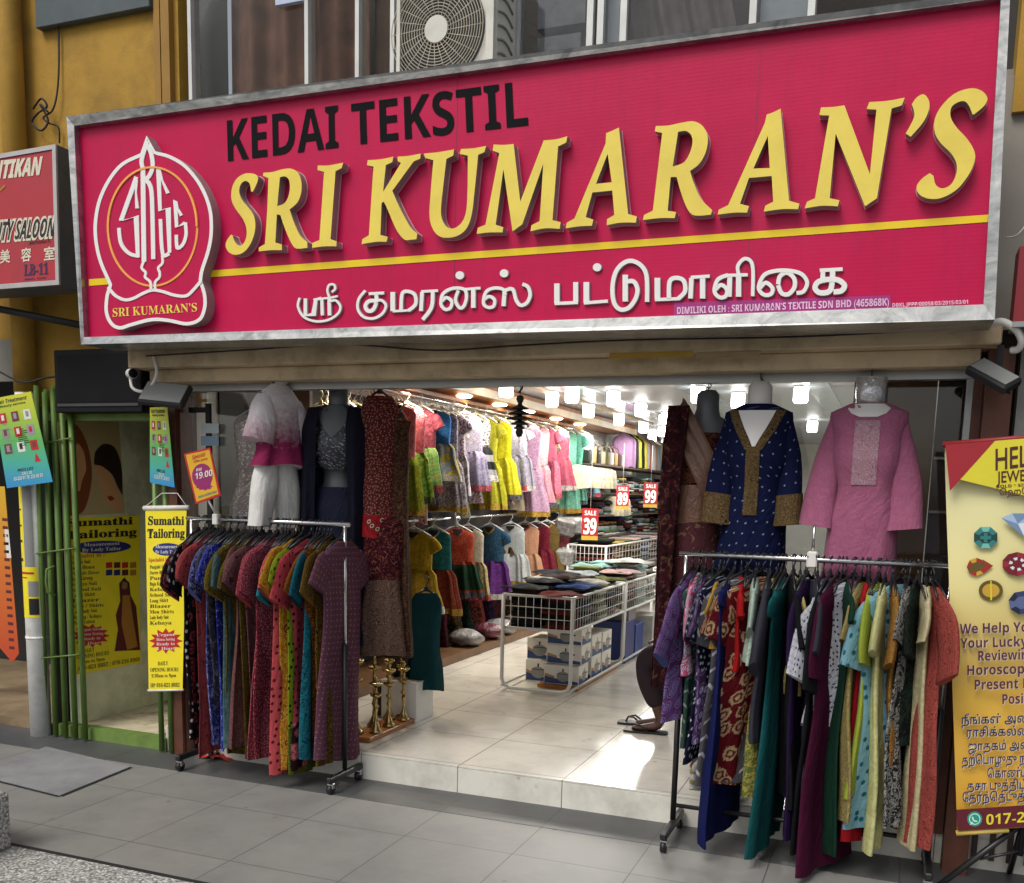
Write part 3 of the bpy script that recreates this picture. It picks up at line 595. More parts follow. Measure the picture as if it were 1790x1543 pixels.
def E_(pts): return [(EOX + float(a.split(',')[0]) / EK, EOY + float(a.split(',')[1]) / EK) for a in pts.split()]
for w, pts in ((22, "165,1175 215,1235 285,1268 350,1258 420,1222 490,1198 570,1210 650,1235 735,1240 790,1195 845,1130"),): stroke(eb, E_(pts), w / EK, erise, .003, 0)
eb.build('emblem_border', m_white, sign)
er = MB(); stroke(er, [(EOX + (490 + 325 * math.cos(t * math.pi / 30)) / EK, EOY + (735 + 432 * math.sin(t * math.pi / 30)) / EK) for t in range(61)], 3.4, erise, .0022, 0, True, 2); er.build('emblem_ring', mat('ring_orange', 'eba24a', .5), sign)
mo = MB()
for w, sm, pts in ((27, 0, "378,602 372,380 262,692 372,660 384,960"), (26, 1, "390,950 320,930 262,860 246,745"), (28, 0, "372,372 258,690"), (34, 0, "420,300 424,700 428,990"), (30, 1, "425,330 410,260 430,180 450,110"), (30, 1, "430,400 470,360 492,290 480,200 452,140"), (30, 1, "440,395 470,430 485,500 492,700 497,972"), (26, 0, "602,492 532,310 545,620 604,598 614,925"), (26, 1, "612,930 570,945 556,860 548,680"), (24, 0, "700,655 656,545 666,738 726,708"), (24, 1, "730,705 735,790 715,860 672,890 664,795"),
                   (18, 1, "428,985 412,1035 440,1070 438,1105 475,1140 480,1195"), (18, 1, "560,945 562,1000 532,1035 542,1070 540,1105 510,1140 510,1195")):
    stroke(mo, E_(pts), w / EK, erise, .0035, 0, bool(sm))
mo.build('emblem_monogram', m_white, sign)
et = MB(); a = [at(EOX + x / EK, EOY + y / EK, Y=SY - ED) for x, y in ((200, 1392), (815, 1352), (198, 1330), (812, 1290))]
put_text(et, serif('SRI KUMARAN’S'), lambda u, v, h: ((a[0] * (1 - u) * (1 - v) + a[1] * u * (1 - v) + a[2] * (1 - u) * v + a[3] * u * v).x, SY - ED - h, (a[0] * (1 - u) * (1 - v) + a[1] * u * (1 - v) + a[2] * (1 - u) * v + a[3] * u * v).z), 0, 0, 1, 1, 0, .003, .0, .69)
et.build('emblem_name', m_lyel, sign)
sm_ = MB()
for px in (800, 1330):
    a_, b_ = sg(px, 115 if px < 1000 else 62), sg(px, 560); sm_ = MB().box((a_.x - .0012, SY - .0015, b_.z + .02), (a_.x + .0012, SY - .0004, a_.z - .035)); sm_.build('panel_seam', mat('seam_red', '8a2048', .6), sign)
br = MB()
for x in (-3.7, -2.4, -1.1, .05): br.box((x, SY + .2, 2.5), (x + .04, -.001, 2.54)).box((x, SY + .2, 3.15), (x + .04, -.001, 3.19))
br.build('wall_bracket', m_dark, sign)

# ================================================================== clothing tools
def lerp_prof(prof, d):
    if d <= prof[0][0]: return prof[0][1:]
    for a, b in zip(prof, prof[1:]):
        if d <= b[0]:
            t = (d - a[0]) / (b[0] - a[0]); t = t * t * (3 - 2 * t); return tuple(x + (y - x) * t for x, y in zip(a[1:], b[1:]))
    return prof[-1][1:]
class Cloth:
    """hanging garment: rows of (drop, half width, half thickness); local x across, -y front, z up, 0 = neck"""
    def __init__(s, prof, seed, fold=.014, nf=4, lean=0.0, sag=0.0):
        s.p = prof; r = random.Random(seed); s.L = prof[-1][0]; s.fold = fold; s.lean = lean; s.sag = sag
        s.w = [(nf * (.7 + .6 * r.random()), r.random() * 6.28, .6), (nf * 2.1 * (.8 + .4 * r.random()), r.random() * 6.28, .4), (nf * .5, r.random() * 6.28, .5)]; s.dr = (r.random() - .5) * 2.2; s.hem = [(r.random() - .5) * .03 for _ in range(2)]; s.wob = fold * (.2 + .45 * r.random()); s.wp = r.random() * 6.28; s.pin = [(2.5 + 4 * r.random(), r.random() * 6.28), (7 + 5 * r.random(), r.random() * 6.28)]
    def off(s, x, hw, d):
        k = max(0, (d - .08) / max(.3, s.L)); q = x / max(hw, .03)
        return s.fold * min(1.2, k * 1.7) * sum(a * math.sin(f * q + ph + s.dr * k) for f, ph, a in s.w) + s.lean * d + s.wob * min(1, k * 2) * math.sin(3.4 * d / max(.4, s.L) * 2 + s.wp)
    def front(s, x, d, e=.004):
        hw, th = lerp_prof(s.p, d); q = min(1, abs(x) / hw); return -th * max(0, 1 - q ** 2.4) ** .45 + s.off(x, hw, d) - e
    def back(s, x, d, e=.004):
        hw, th = lerp_prof(s.p, d); q = min(1, abs(x) / hw); return th * max(0, 1 - q ** 2.4) ** .45 + s.off(x, hw, d) + e
    def body(s, mb, uv, d0=0, d1=None, z0=0, N=36, rows=None, mi=0, grow=0.0):
        d1 = s.L if d1 is None else d1; n = rows or max(5, int((d1 - d0) / .035)); R_ = []
        for i in range(n + 1):
            d = d0 + (d1 - d0) * i / n; hw, th = lerp_prof(s.p, d); row = []; u = 0; pv = None
            hw += grow; th += grow; kk = min(1, max(0, (d - .1) * 4)) * min(1, s.fold / .015); hw *= 1 + kk * (.045 * math.sin(s.pin[0][0] * d + s.pin[0][1]) + .02 * math.sin(s.pin[1][0] * d + s.pin[1][1])); bx = kk * s.wob * .9 * math.sin(4.1 * d + s.wp * 1.7)
            for k in range(N):
                a = 2 * math.pi * k / N; ca, sa = math.cos(a), math.sin(a)
                x = hw * math.copysign(abs(ca) ** .85, ca); y = th * math.copysign(abs(sa) ** .9, sa)
                fz = s.off(x, hw, d); x += .35 * s.off(y * 3 + .1, hw, d) * (abs(ca) ** 2)
                z = -d - s.sag * (d / s.L) * (x / max(hw, .05)) + (s.hem[0] * math.sin(3 * ca + 1) if i == n else 0)
                p = (x + bx, y + fz, z + z0); row.append(p)
                if pv: u += math.hypot(p[0] - pv[0], p[1] - pv[1])
                pv = p; uv.append((u if k <= N // 2 else u, -d))
            R_.append(row)
        mb.grid(R_, mi, True, True); o = len(mb.v)
        mb.add([R_[-1][k] for k in range(N)], [tuple(range(N))], mi, False); uv.extend([(.1, .1)] * N)
        mb.add([R_[0][k] for k in range(N)], [tuple(range(N))[::-1]], mi, False); uv.extend([(.1, .1)] * N)
    def sleeve(s, mb, uv, side, ln, r0, r1, ang, z0=0, flat=.4, fwd=0.0, start=.035, mi=0, rows=9, a0=0, a1=1, grow=0):
        hw, th = lerp_prof(s.p, start + .05); N = 14; R_ = []
        ph = s.w[0][1] + side
        for i in range(rows + 1):
            t = a0 + (a1 - a0) * i / rows; aa = ang * (1.25 - .5 * t); l = ln * t
            cx = side * (hw - r0 * .55 + l * math.sin(aa)); cz = -start - r0 * .7 - l * math.cos(aa); cy = fwd * t * t + s.lean * .1
            r = (r0 + (r1 - r0) * t) * (.72 + .28 * min(1, t * 3.2 + .05)) + grow; nx, nz = math.cos(aa), math.sin(aa) * 1
            row = []
            for k in range(N):
                a = 2 * math.pi * k / N; e = r * (1 + .12 * t * math.sin(3 * a + ph) + .07 * math.sin(7 * t + ph * 2) * math.cos(a + ph)); o = e * math.cos(a); y = e * flat * math.sin(a) + .2 * grow * math.sin(a)
                row.append((cx + side * o * nx, cy + y, cz + o * nz + z0)); uv.append((r * a + side, -l))
            R_.append(row)
        mb.grid(R_, mi, True, True); mb.add(R_[-1], [tuple(range(N))], mi); uv.extend([(0, 0)] * N); mb.add(R_[0], [tuple(range(N))[::-1]], mi); uv.extend([(0, 0)] * N)
def dress_prof(L, ws, wh, th, neck=.065, waist=.92, thn=.018):
    P = [(0, neck, thn * .8), (.02, neck + (ws - neck) * .5, thn), (.055, ws, thn * 1.4), (.13, ws * 1.0, th * .75)]
    if L > .4: P += [(.36, ws * waist, th * .9)]
    P += [(L * .75, (ws * waist + wh * 2) / 3 + .0, th * 1.1), (L, wh, th * 1.25)]
    return P
m_hblk = mat('hanger_black', '17171a', .4); m_hwht = mat('hanger_white', 'd9d9d6', .35, var=.03); m_hclr = mat('hanger_cream', 'd8cba8', .35)
HG = {}
def hanger_mesh(kind, w):
    if (kind, w) in HG: return HG[(kind, w)]
    mb = MB(); mb.tube([(.0, 0, -.055), (0, 0, -.03), (.012, 0, -.018), (.02, 0, -.0), (.012, 0, .017), (-.002, 0, .02), (-.014, 0, .012)], .0032, 6)
    for sd in (-1, 1): mb.tube([(0, 0, -.055), (sd * w * .5, 0, -.085), (sd * w, 0, -.125)], [.0075, .0075, .0055], 6, flat=.7)
    mb.box((-.014, -.004, -.075), (.014, .004, -.045)); o = mb.build('hanger', {'b': m_hblk, 'w': m_hwht, 'c': m_hclr}[kind]); HG[(kind, w)] = o.data; bpy.data.objects.remove(o); return HG[(kind, w)]
def hanger(parent, kind, w, tilt=0):
    o = bpy.data.objects.new('hanger', hanger_mesh(kind, w)); COL.objects.link(o); o.parent = parent; return o
def rack_dress(name, label, cat, group, loc, rz, m, L, ws=.19, wh=.23, th=.03, sl=.2, sr=.085, ang=.5, seed=1, fold=.014, nf=4, lean=0, sag=0, hk='b', sleeves=(1, -1), hem=None, hem_len=.2, flat=.32, fwd=0, tiltz=0, neck=.065):
    """one dress on its hanger: body with sleeves is the thing, hanger (and hem border) its parts"""
    c = Cloth(dress_prof(L, ws, wh, th, neck), seed, fold, nf, lean, sag); mb = MB(); uv = []
    d1 = L - (hem_len if hem else 0); c.body(mb, uv, 0, d1, -.085)
    for sd in sleeves: c.sleeve(mb, uv, sd, sl, sr, sr * .92, ang, -.085, flat, fwd)
    o = mb.build(name, m, None, uv, (0, 0, 0)); o.location = loc; o.rotation_euler = (0, tiltz, rz); tag(o, label, cat, group); ORG[o.name] = Vector((0, 0, 0))
    if hem:
        mb = MB(); uv = []; c.body(mb, uv, d1 - .004, L, -.085, grow=.002); mb.build('hem_border', hem, o, uv)
    hanger(o, hk, ws * .85); return o
# ---- rolling racks
m_chr = mat('chrome', 'c9c9c9', .18, .95, var=.05); m_rblk = mat('rack_black', '1c1c1e', .4)
def rack(label, x0, x1, y, z, yf, yb):
    t = thing('clothes_rack', label, 'clothes rack', ((x0 + x1) / 2, y, 0), group='rolling clothes racks on the pavement')
    MB().tube([(x0 - .03, y, z), (x1 + .03, y, z)], .0125, 10).build('rail', m_chr, t)
    for x in (x0, x1):
        MB().tube([(x, y, .1), (x, y, z * .55)], .0135, 10).build('post', m_rblk, t); MB().tube([(x, y, z * .55), (x, y, z)], .0105, 10).build('post_upper', m_chr, t)
        MB().box((x - .016, yf, .062), (x + .016, yb, .095), bev=.006).build('foot_bar', m_rblk, t)
        for yy in (yf + .025, yb - .025):
            m = MB(); m.tube([(x - .012, yy, .028), (x + .012, yy, .028)], .027, 14, 0); w = m.build('caster', m_rblk, t); MB().box((x - .018, yy - .012, .03), (x + .018, yy + .012, .0615), bev=.004).build('fork', m_chr, w)
    MB().tube([(x0, y, .17), (x1, y, .17)], .011, 8).build('cross_bar', m_rblk, t); return t
LX0, LX1, LY, LZ = -3.64, -2.66, -.18, 1.41
rack('chrome and black rolling rack packed with printed maxi dresses at the left of the entrance', LX0, LX1, LY, LZ, -.345, -.01)
LD = [('black dress with white polka dots', fab('dots', '17161a', 'dcdada', s=1.5), 1.16, None), ('black dress with big red roses', fab('rose', '1d181b', '9c3a44', '1d181b', s=.85), 1.17, None), ('coral red dress with dark flecks', fab('print', 'b0484c', 'c25a58', '5b2226', s=.8), 1.2, None),
  ('periwinkle blue floral dress', fab('print', '33376e', '6a6fa8', 'b2b5d4', s=1.1), 1.17, None), ('smoky charcoal mottled dress', fab('print', '3d3b42', '56545c', '77737c', s=1.8), 1.2, None), ('vivid indigo dress with pale blossoms', fab('print', '242c96', '3844ac', 'aab0e4', s=.9), 1.2, None), ('greyish teal dress', fab('print', '4d6d70', '5f8082', s=1.5), 1.18, None),
  ('mustard olive dress with black scrolls', fab('vine', '857426', '221c12', s=.7), 1.23, None), ('dusty mauve dress with brown vines', fab('vine', '8c5d58', '4d2f30', s=.8), 1.21, None), ('olive gold dress with maroon sprigs', fab('vine', '7e6f2c', '3b2416', '6b3228', s=.8), 1.22, None), ('plum brown striped dress', fab('print', '6b474a', '80585a', '4b2e34', s=1.6), 1.22, None),
  ('rose red paisley dress', fab('vine', 'a63c48', '4d141c', 'd2828a', s=.75), 1.25, None), ('crimson dress with pink scrolls', fab('vine', 'b0495a', '54121c', 'd28f92', s=.6), 1.25, None), ('turquoise dress with navy dots', fab('dots', '2a8294', '122c3c', s=1.1), 1.26, None), ('coral dress with brown speckles', fab('dots', 'cc5458', '54202a', s=1.3), 1.26, None),
  ('orange and yellow tie-dye dress', fab('print', 'b5761c', 'd0a13a', '7b3c16', s=1.4), 1.25, None), ('lime green dotted dress with olive hem', fab('dots', '8f9f22', '1f2412', s=1.25), 1.27, fab('vine', '7f8b2e', '2c2f14', s=.8)), ('coral dotted dress with dark flowered hem', fab('dots', 'c24a54', '47181f', s=1.35), 1.27, fab('rose', '2c1519', 'a8475a', 'c27e7e', s=.8)),
  ('bright turquoise dress with black edging', fab('vine', '247e90', '12333f', s=1), 1.26, None), ('amber brown leopard print dress', fab('print', '9a5a1c', '3b1f10', 'b77c33', s=.7), 1.24, None), ('black and mustard vine dress', fab('vine', '1f1a16', '8c6b22', s=.7), 1.23, None), ('purple dress with rows of tiny orange dots', fab('rows', '6a4459', 'b3784c', s=1.0), 1.2, None)]
for i, (nm, m, L, hem) in enumerate(LD):
    x = LX0 + .05 + (LX1 - LX0 - .09) * i / (len(LD) - 1); last = i == len(LD) - 1; nx = LD[i + 1][0] if not last else 'chrome end post'
    nx = ' '.join(nx.split()[:2]) if not last else nx
    r = random.Random(i * 3 + 1)
    rack_dress('maxi_dress', '%s, left of the %s on the left rack' % (nm, nx) if not last else 'purple dress with rows of tiny orange dots at the right rack end', 'dress', 'maxi dresses on the left rack', (x + (.03 if last else 0), LY + .012 * (r.random() - .5), LZ), (R(90) + (r.random() - .5) * .3 + (-.1 if last else 0)) if i not in (3, 13, 18) else R(99), m, L - .09 * r.random() * (i > 2), ws=.16 + .012 * r.random() if not last else .17, wh=.13 + .1 * r.random() if not last else .2, th=.011 + .008 * r.random(), sl=.19 + .08 * r.random() if not last else .17, sr=.085, ang=.62 + .35 * r.random(), seed=i + 11, fold=.02, nf=5, lean=(r.random() - .5) * .05, hem=hem, hem_len=.26, flat=.2, fwd=.04 * (r.random() - .5), sag=(r.random() - .5) * .08, tiltz=(r.random() - .5) * .06)
RX0, RX1, RY, RZ = -.868, .235, -.22, 1.343
rack('long black and chrome rolling rack crowded with kurtis right of the entrance', RX0, RX1, RY, RZ, -.425, -.02)
P_ = lambda h: fab('plain', h)
RD = [('purple top with blue ring flowers', fab('rings', '5b3a6e', '8b6e9e', '4a5e9a', s=1.0), .62, .26, .3), ('pink white and blue floral top', fab('print', 'd9547e', 'd5d3dc', '4a6cb8', s=1.4), .42, .2, .2), ('violet ring print kurti', fab('rings', '4d3157', '7b6a96', 'b9b2cc', s=1.2), .72, .2, .2), ('sage green kurti with pale chevrons', fab('chev', '3f5a52', '93a79d', s=1.1), .78, .2, .16), ('mustard gold top', fab('print', 'b08a35', 'c29c48', s=1), .34, .18, .1), ('navy kurti with white stars', fab('dots', '151a33', 'c9cbd2', s=1.0), .8, .24, .2), ('long royal navy plain dress', P_('1a2258'), 1.17, .3, .05), ('small scarlet top', P_('b51c22'), .42, .14, .1),
  ('grey kurti with white arrow print', fab('chev', '56545a', 'b9b7bc', s=1.3), .92, .24, .22), ('pale mint blouse', fab('print', 'a6bfae', 'c2d3c6', s=1.2), .36, .2, .16), ('maroon kurti with beige medallions', fab('rose', '64121c', 'c2a47e', '64121c', s=.95), .93, .24, .2), ('slate grey plain kurti', P_('3e3d47'), .72, .24, .3), ('yellow floral strip kurti', fab('print', 'b3a659', '6e7a3c', s=.9), .95, .16, .1), ('long teal green dress', P_('1a5a5c'), 1.2, .26, .08), ('black kurti with olive border', P_('17171b'), .96, .2, .22), ('butter yellow slip', fab('print', 'c2af62', 'd1c07c', s=1), .5, .12, .06),
  ('deep purple kurti', P_('2a1840'), 1.12, .22, .3), ('dark grey straight kurti', P_('393844'), .98, .2, .24), ('white print blouse', fab('print', 'cfd0d8', '7a82a5', s=.9), .6, .18, .16), ('black wide sleeved dress', P_('18181c'), 1.16, .24, .36), ('plum maroon kurti with flared sleeve', P_('4a1230'), 1.23, .3, .3), ('bottle green dress', P_('16382a'), 1.18, .22, .1), ('white kurti with small navy motifs', fab('dots', 'd4d5dd', '343a66', s=.8), .62, .24, .34), ('beige and gold print kurti', fab('vine', 'b0a06a', '7c6a34', s=.7), 1.04, .18, .16), ('bright red slip', P_('a81a24'), 1.12, .14, .05),
  ('lime green kurti', P_('a2b244'), .88, .18, .24), ('pale yellow long kurti', fab('print', 'cbc984', 'd8d79c', s=1), 1.12, .18, .2), ('golden brown print kurti', fab('print', '8c6430', 'aa7d3e', '61401c', s=.8), .78, .2, .24), ('sky blue kurti with teal leaves', fab('dots', '8cc0d0', '2a6b7c', s=1.6), 1.04, .24, .26), ('black and white snakeskin kurti', fab('print', '2c2c2c', 'a3a39c', '5a5a57', s=.8), 1.02, .18, .16), ('black and green blouse', fab('print', '161a17', '25332a', s=1), .66, .16, .2), ('cream straight kurti', fab('print', 'c4b98c', 'd3c9a2', s=1), 1.08, .16, .14), ('salmon red paisley kurti', fab('vine', 'b5584e', '6e2a26', s=.6), 1.08, .2, .28)]
for i, (nm, m, L, ww, sl) in enumerate(RD):
    n = len(RD); x = RX0 + .03 + (RX1 - RX0 - .1) * i / (n - 1); r = random.Random(i * 7 + 5); first, last = i == 0, i == n - 1
    nb_ = ' '.join(RD[i + 1][0].split()[:3]) if not last else 'right end post'
    yaw = R({0: 84, 3: 58, 5: 66, 8: 48, 10: 46, 11: 92, 13: 84, 20: 74, 22: 50, 28: 46, 32: 112}.get(i, 88 + (r.random() - .5) * 30))
    rack_dress('kurti', ('%s, left of the %s, right rack' % (nm, nb_)), 'kurti', 'kurtis and dresses on the right rack', (x, RY - .01 * (i % 3), RZ), yaw, m, L, ws=min(.2, max(.12, ww * .8)), wh=ww * (.8 + .25 * r.random()), th=.016 + .01 * r.random(), sl=sl, sr=.06 + .12 * min(sl, .3), ang=.3 + .4 * r.random(), seed=i + 101, fold=.02, nf=4.5, lean=(r.random() - .6) * .06, flat=.24, fwd=-.03 + .06 * r.random(), sag=(r.random() - .5) * .06)
# loose hanger cluster on both rails
for k in range(16):
    x = LX0 + .08 + k * .052 + .02; o = bpy.data.objects.new('spare_hanger', hanger_mesh('b', .1615)); COL.objects.link(o); o.location = (x, LY, LZ); o.rotation_euler = (0, 0, R(90) + rnd.uniform(-.2, .2)); tag(o, 'bare black plastic hanger squeezed between the dresses on the left rack', 'hanger', 'bare hangers on the left rack')
for k in range(20):
    x = RX0 + .06 + k * .05 + .012; o = bpy.data.objects.new('spare_hanger', hanger_mesh('b', .136)); COL.objects.link(o); o.location = (x, RY, RZ); o.rotation_euler = (0, 0, R(90) + rnd.uniform(-.3, .3)); tag(o, 'bare black plastic hanger squeezed between the kurtis on the right rack', 'hanger', 'bare hangers on the right rack')

# ================================================================== outfits hung across the shopfront
def tors(name, label, loc, m, rz=0, female=True, hook=True, w=1.0, L=.62, group=None):
    t = thing(name, label, 'mannequin', loc, (0, 0, rz), group); mb = MB()
    P = [(0, .035, .03), (-.02, .052, .05), (-.09, .055, .05), (-.12, .085, .052), (-.15, .15, .058), (-.2, .175, .068), (-.28, .165, .082), (-.34, .14, .08), (-.42, .118, .07), (-.5, .112, .066), (-.6, .155, .085), (-.72, .165, .09), (-.75, .155, .085)]
    rows = [[(hw * w * (1 if z > -.1 else .74) * math.cos(k * math.pi / 14), d * math.sin(k * math.pi / 14) - (.02 if -.4 < z < -.25 else 0) * (math.sin(k * math.pi / 14) < 0), z) for k in range(28)] for z, hw, d in P]
    mb.grid(rows, 0, True, True); mb.add(rows[0], [tuple(range(28))]); mb.add(rows[-1], [tuple(range(28))[::-1]]); mb.build('torso', m, t)
    if hook: MB().tube([(0, 0, -.01), (0, 0, .05), (.012, 0, .065), (.024, 0, .08), (.012, 0, .098), (-.004, 0, .1)], .003, 6).build('hook', m_alu, t)
    return t
KP = lambda hem, Lk: [(0, .07, .06), (.018, .13, .062), (.045, .155, .075), (.14, .138, .1), (.22, .14, .115), (.36, .115, .1), (.52, .142, .115), (Lk * .8, .16, .125), (Lk, hem, .14)]
m_tw = mat('mannequin_white', 'd0cfcb', .4, var=.03); m_td = mat('mannequin_grey', '55585c', .4, var=.05)
# navy kurta
q = at(1330, 667, Y=-.05)
t = tors('mannequin', 'white hanging torso form wearing the navy kurta above the right rack', (q.x, -.05, q.z), m_tw, 0)
m_nav = fab('pin', '121a40', '8f98b0', s=1.0); m_brc = fab('print', '5a4830', '7c6642', '2a2018', s=.5)
c = Cloth(KP(.175, .95), 5, .016, 4)
def kurta(name, label, cat, loc, c, m, sl, sr0, sr1, ang, cuff=None, z0=-.1, rz=0, fwd=-.05, flat=.75, slst=.045):
    mb, uv = MB(), []; c.body(mb, uv, 0, None, z0, 44)
    for sd in (1, -1): c.sleeve(mb, uv, sd, sl, sr0, sr1, ang, z0, flat, fwd, slst, rows=12)
    o = mb.build(name, m, None, uv, (0, 0, 0)); o.location = loc; o.rotation_euler = (0, 0, rz); ORG[o.name] = Vector((0, 0, 0)); tag(o, label, cat)
    if cuff:
        for sd in (1, -1): mb, uv = MB(), []; c.sleeve(mb, uv, sd, sl * 1.002, sr0, sr1, ang, z0, flat, fwd, slst, rows=5, a0=.7, a1=1.0, grow=.005); mb.build('cuff', cuff, o, uv)
    return o
def strip(c, pts, z0, thick=.004):
    """trim laid on the garment front: rows of (x0, x1, drop)"""
    mb, uv = MB(), []; rows = []
    for x0, x1, d in pts: rows.append([(x0 + (x1 - x0) * k / 6, c.front(x0 + (x1 - x0) * k / 6, d, thick), z0 - d) for k in range(7)]); uv += [(x0 + (x1 - x0) * k / 6, -d) for k in range(7)]
    mb.grid(rows, 0); return mb, uv
nk = kurta('kurta', 'navy blue kurta with tiny motifs and gold brocade neckline, third from the right', 'kurta', (q.x, -.05, q.z), c, m_nav, .45, .052, .064, .13, m_brc)
mb, uv = strip(c, [(-.03, .03, .19 + .012 * i) for i in range(26)], -.1, .007); mb.build('placket', m_brc, nk, uv)
for sd in (-1, 1):
    mb, uv = strip(c, [(sd * .085, sd * .125, .028), (sd * .072, sd * .112, .06), (sd * .048, sd * .09, .11), (sd * .022, sd * .062, .16), (sd * .0, sd * .036, .205)], -.1, .006); mb.build('neck_trim', m_brc, nk, uv)
mb, uv = strip(c, [(-.082, .082, .03), (-.07, .07, .06), (-.047, .047, .11), (-.02, .02, .16), (-.002, .002, .2)], -.1, .003); mb.build('open_neckline', m_tw, nk, uv)
# pink kurta
q = at(1524, 664, Y=-.07)
t = tors('mannequin', 'pale torso form with shiny plastic-wrapped neck inside the pink kurta', (q.x, -.07, q.z), m_tw, 0)
MB().lathe([(.058, -.115), (.062, -.06), (.064, .01), (.058, .012)], (0, 0, 0), 18, sy=.92).build('plastic_wrap', mat('shiny_film', 'd5d7da', .12, .55, var=.2, vs=30, bmp=.02, bs=35), t)
c = Cloth([(0, .08, .06), (.018, .14, .064), (.045, .165, .076), (.14, .142, .1), (.22, .142, .115), (.36, .115, .1), (.52, .146, .115), (.8, .165, .125), (1.06, .17, .135)], 9, .018, 4)
m_pk = fab('print', 'b06283', 'b86b8b', s=.5, sheen=.2); pk = kurta('kurta', 'dusty pink kurta with white embroidered placket and notched sleeves, rightmost on the shopfront', 'kurta', (q.x, -.07, q.z), c, m_pk, .45, .05, .076, .15)
mb, uv = strip(c, [(-.05, .05, .075 + .03 * i) for i in range(10)], -.1); mb.build('embroidery', fab('vine', 'b06f88', 'd8c3c8', s=.4), pk, uv)
mb, uv = strip(c, [(-.08, .08, .004), (-.085, .085, .025), (-.07, .07, .045), (-.035, .035, .06)], -.1, .003); mb.build('open_neckline', m_tw, pk, uv)
# maroon saree on grey torso
q = at(1246, 682, Y=.08)
t = tors('mannequin', 'grey torso form behind the maroon saree', (q.x - .02, .08, q.z), m_td, 0)
m_sar = fab('vine', '3d1119', '6e4a30', s=1.2); m_sar2 = fab('print', '54222a', '4a1820', '7a5a44', s=2.0, sheen=.2); m_brz = fab('plain', '6e452e', sheen=.5, rough=.4)
c = Cloth([(.0, .07, .05), (.03, .12, .08), (.12, .14, .12), (.3, .13, .12), (.5, .14, .12), (.9, .13, .12), (1.1, .12, .12), (1.3, .12, .12)], 21, .02, 4)
mb, uv = MB(), []; c.body(mb, uv, .1, .34, -.1); sa = mb.build('saree', m_sar, None, uv, (0, 0, 0)); sa.location = (q.x - .04, .08, q.z); ORG[sa.name] = Vector((0, 0, 0)); tag(sa, 'maroon and bronze saree with draped shoulder fall beside the doorway', 'saree')
mb, uv = MB(), []; c.body(mb, uv, .34, .52, -.1, grow=.004); mb.build('waist_drape', m_brz, sa, uv)
mb, uv = MB(), []; c.body(mb, uv, .5, 1.3, -.1, grow=.002); mb.build('pleated_skirt', m_sar2, sa, uv)
mb, uv = MB(), []; rows = []
for i in range(34):
    d = -.02 + i * .04; k = min(1, d / .5); xc = -.09 - .02 * k; w = .05 - .008 * k; row = []
    for j in range(19):
        s_ = j / 18; a = s_ * math.pi * 2; row.append((xc + w * math.cos(a) * (1 + .1 * math.sin(d * 5)), -.17 + .02 * math.sin(a) + .01 * math.sin(5 * a + d * 2) + .04 * min(1, max(0, d + .02) * 5) * -1 + .05, -.1 - d)); uv.append((s_ * .3, -d))
    rows.append(row)
mb.grid(rows, 0); mb.build('shoulder_fall', fab('print', '2a1014', '44161e', '5c4632', s=1.6), sa, uv)
mb, uv = MB(), []; rows = []
for i in range(22):
    t_ = i / 21; x = -.13 + .25 * t_; z = -.1 - .02 - .42 * t_ ** 1.2
    rows.append([(x + .06 * (k / 8 - .5) + .02, c.front(min(.12, max(-.12, x)), min(.5, .1 + .4 * t_), .018 + .012 * math.sin(k * 2.4)), z + .16 * (k / 8 - .5)) for k in range(9)]); uv += [(k * .02, -t_ * .5) for k in range(9)]
mb.grid(rows, 0); mb.build('shoulder_drape', m_brz, sa, uv)
# navy sequin outfit on the left
q = at(592, 676, Y=.12)
t = tors('mannequin', 'dark grey torso form showing bare neck and midriff in the navy outfit', (q.x, .12, q.z), m_td, .25)
c = Cloth([(0, .08, .07), (.03, .13, .08), (.065, .18, .09), (.12, .185, .11), (.2, .185, .135), (.27, .165, .135), (.34, .15, .115)], 31, .004, 3)
mb, uv = MB(), []; c.body(mb, uv, .0, .34, -.1)
no = mb.build('three_piece_outfit', fab('sequin', '0e0f16', '191b26', '8d93a8', s=.8), None, uv, (0, 0, 0)); no.location = (q.x, .12, q.z); no.rotation_euler = (0, 0, .25); ORG[no.name] = Vector((0, 0, 0)); tag(no, 'dark navy sequinned crop top, long skirt and sheer jacket left of the entrance', 'outfit')
mb, uv = strip(c, [(-.12, .12, .004), (-.1, .1, .04), (-.075, .075, .09), (-.04, .04, .14), (-.003, .003, .18)], -.1, .004); mb.build('open_neckline', m_td, no, uv)
m_nv = fab('plain', '1e2236', rough=.7); m_nv2 = fab('plain', '1a1a2a', rough=.7)
cs = Cloth([(0, .14, .1), (.12, .165, .12), (.5, .2, .14), (.86, .22, .16)], 33, .03, 7); mb, uv = MB(), []; cs.body(mb, uv, 0, None, -.1 - .44, 60); mb.build('skirt', m_nv, no, uv)
for sd in (-1, 1):
    mb, uv = MB(), []; rows = []
    for i in range(36):
        d = .015 + i * .03; k = min(1, d / .12); row = []
        for j in range(17):
            a = j / 16; x = sd * (.075 + (.09 + .035 * k) * 1.0 * a + .03 * min(1, d)) ; y = -(.08 + .07 * k) * (1 - a ** 2) ** .5 - .012 + .02 * k * math.sin(a * 9 + d * 2 + sd) * min(1, d * 1.6) + .02
            row.append((x, y, -.1 - d)); uv.append((a * .2, -d))
        rows.append(row)
    mb.grid(rows, 0); mb.build('jacket_panel', m_nv2, no, uv)
mb, uv = MB(), []
for sd in (1, -1): c.sleeve(mb, uv, sd, .55, .075, .085, .1, -.1, .7, 0, .03, rows=14)
mb.build('sheer_sleeves', m_nv2, no, uv)
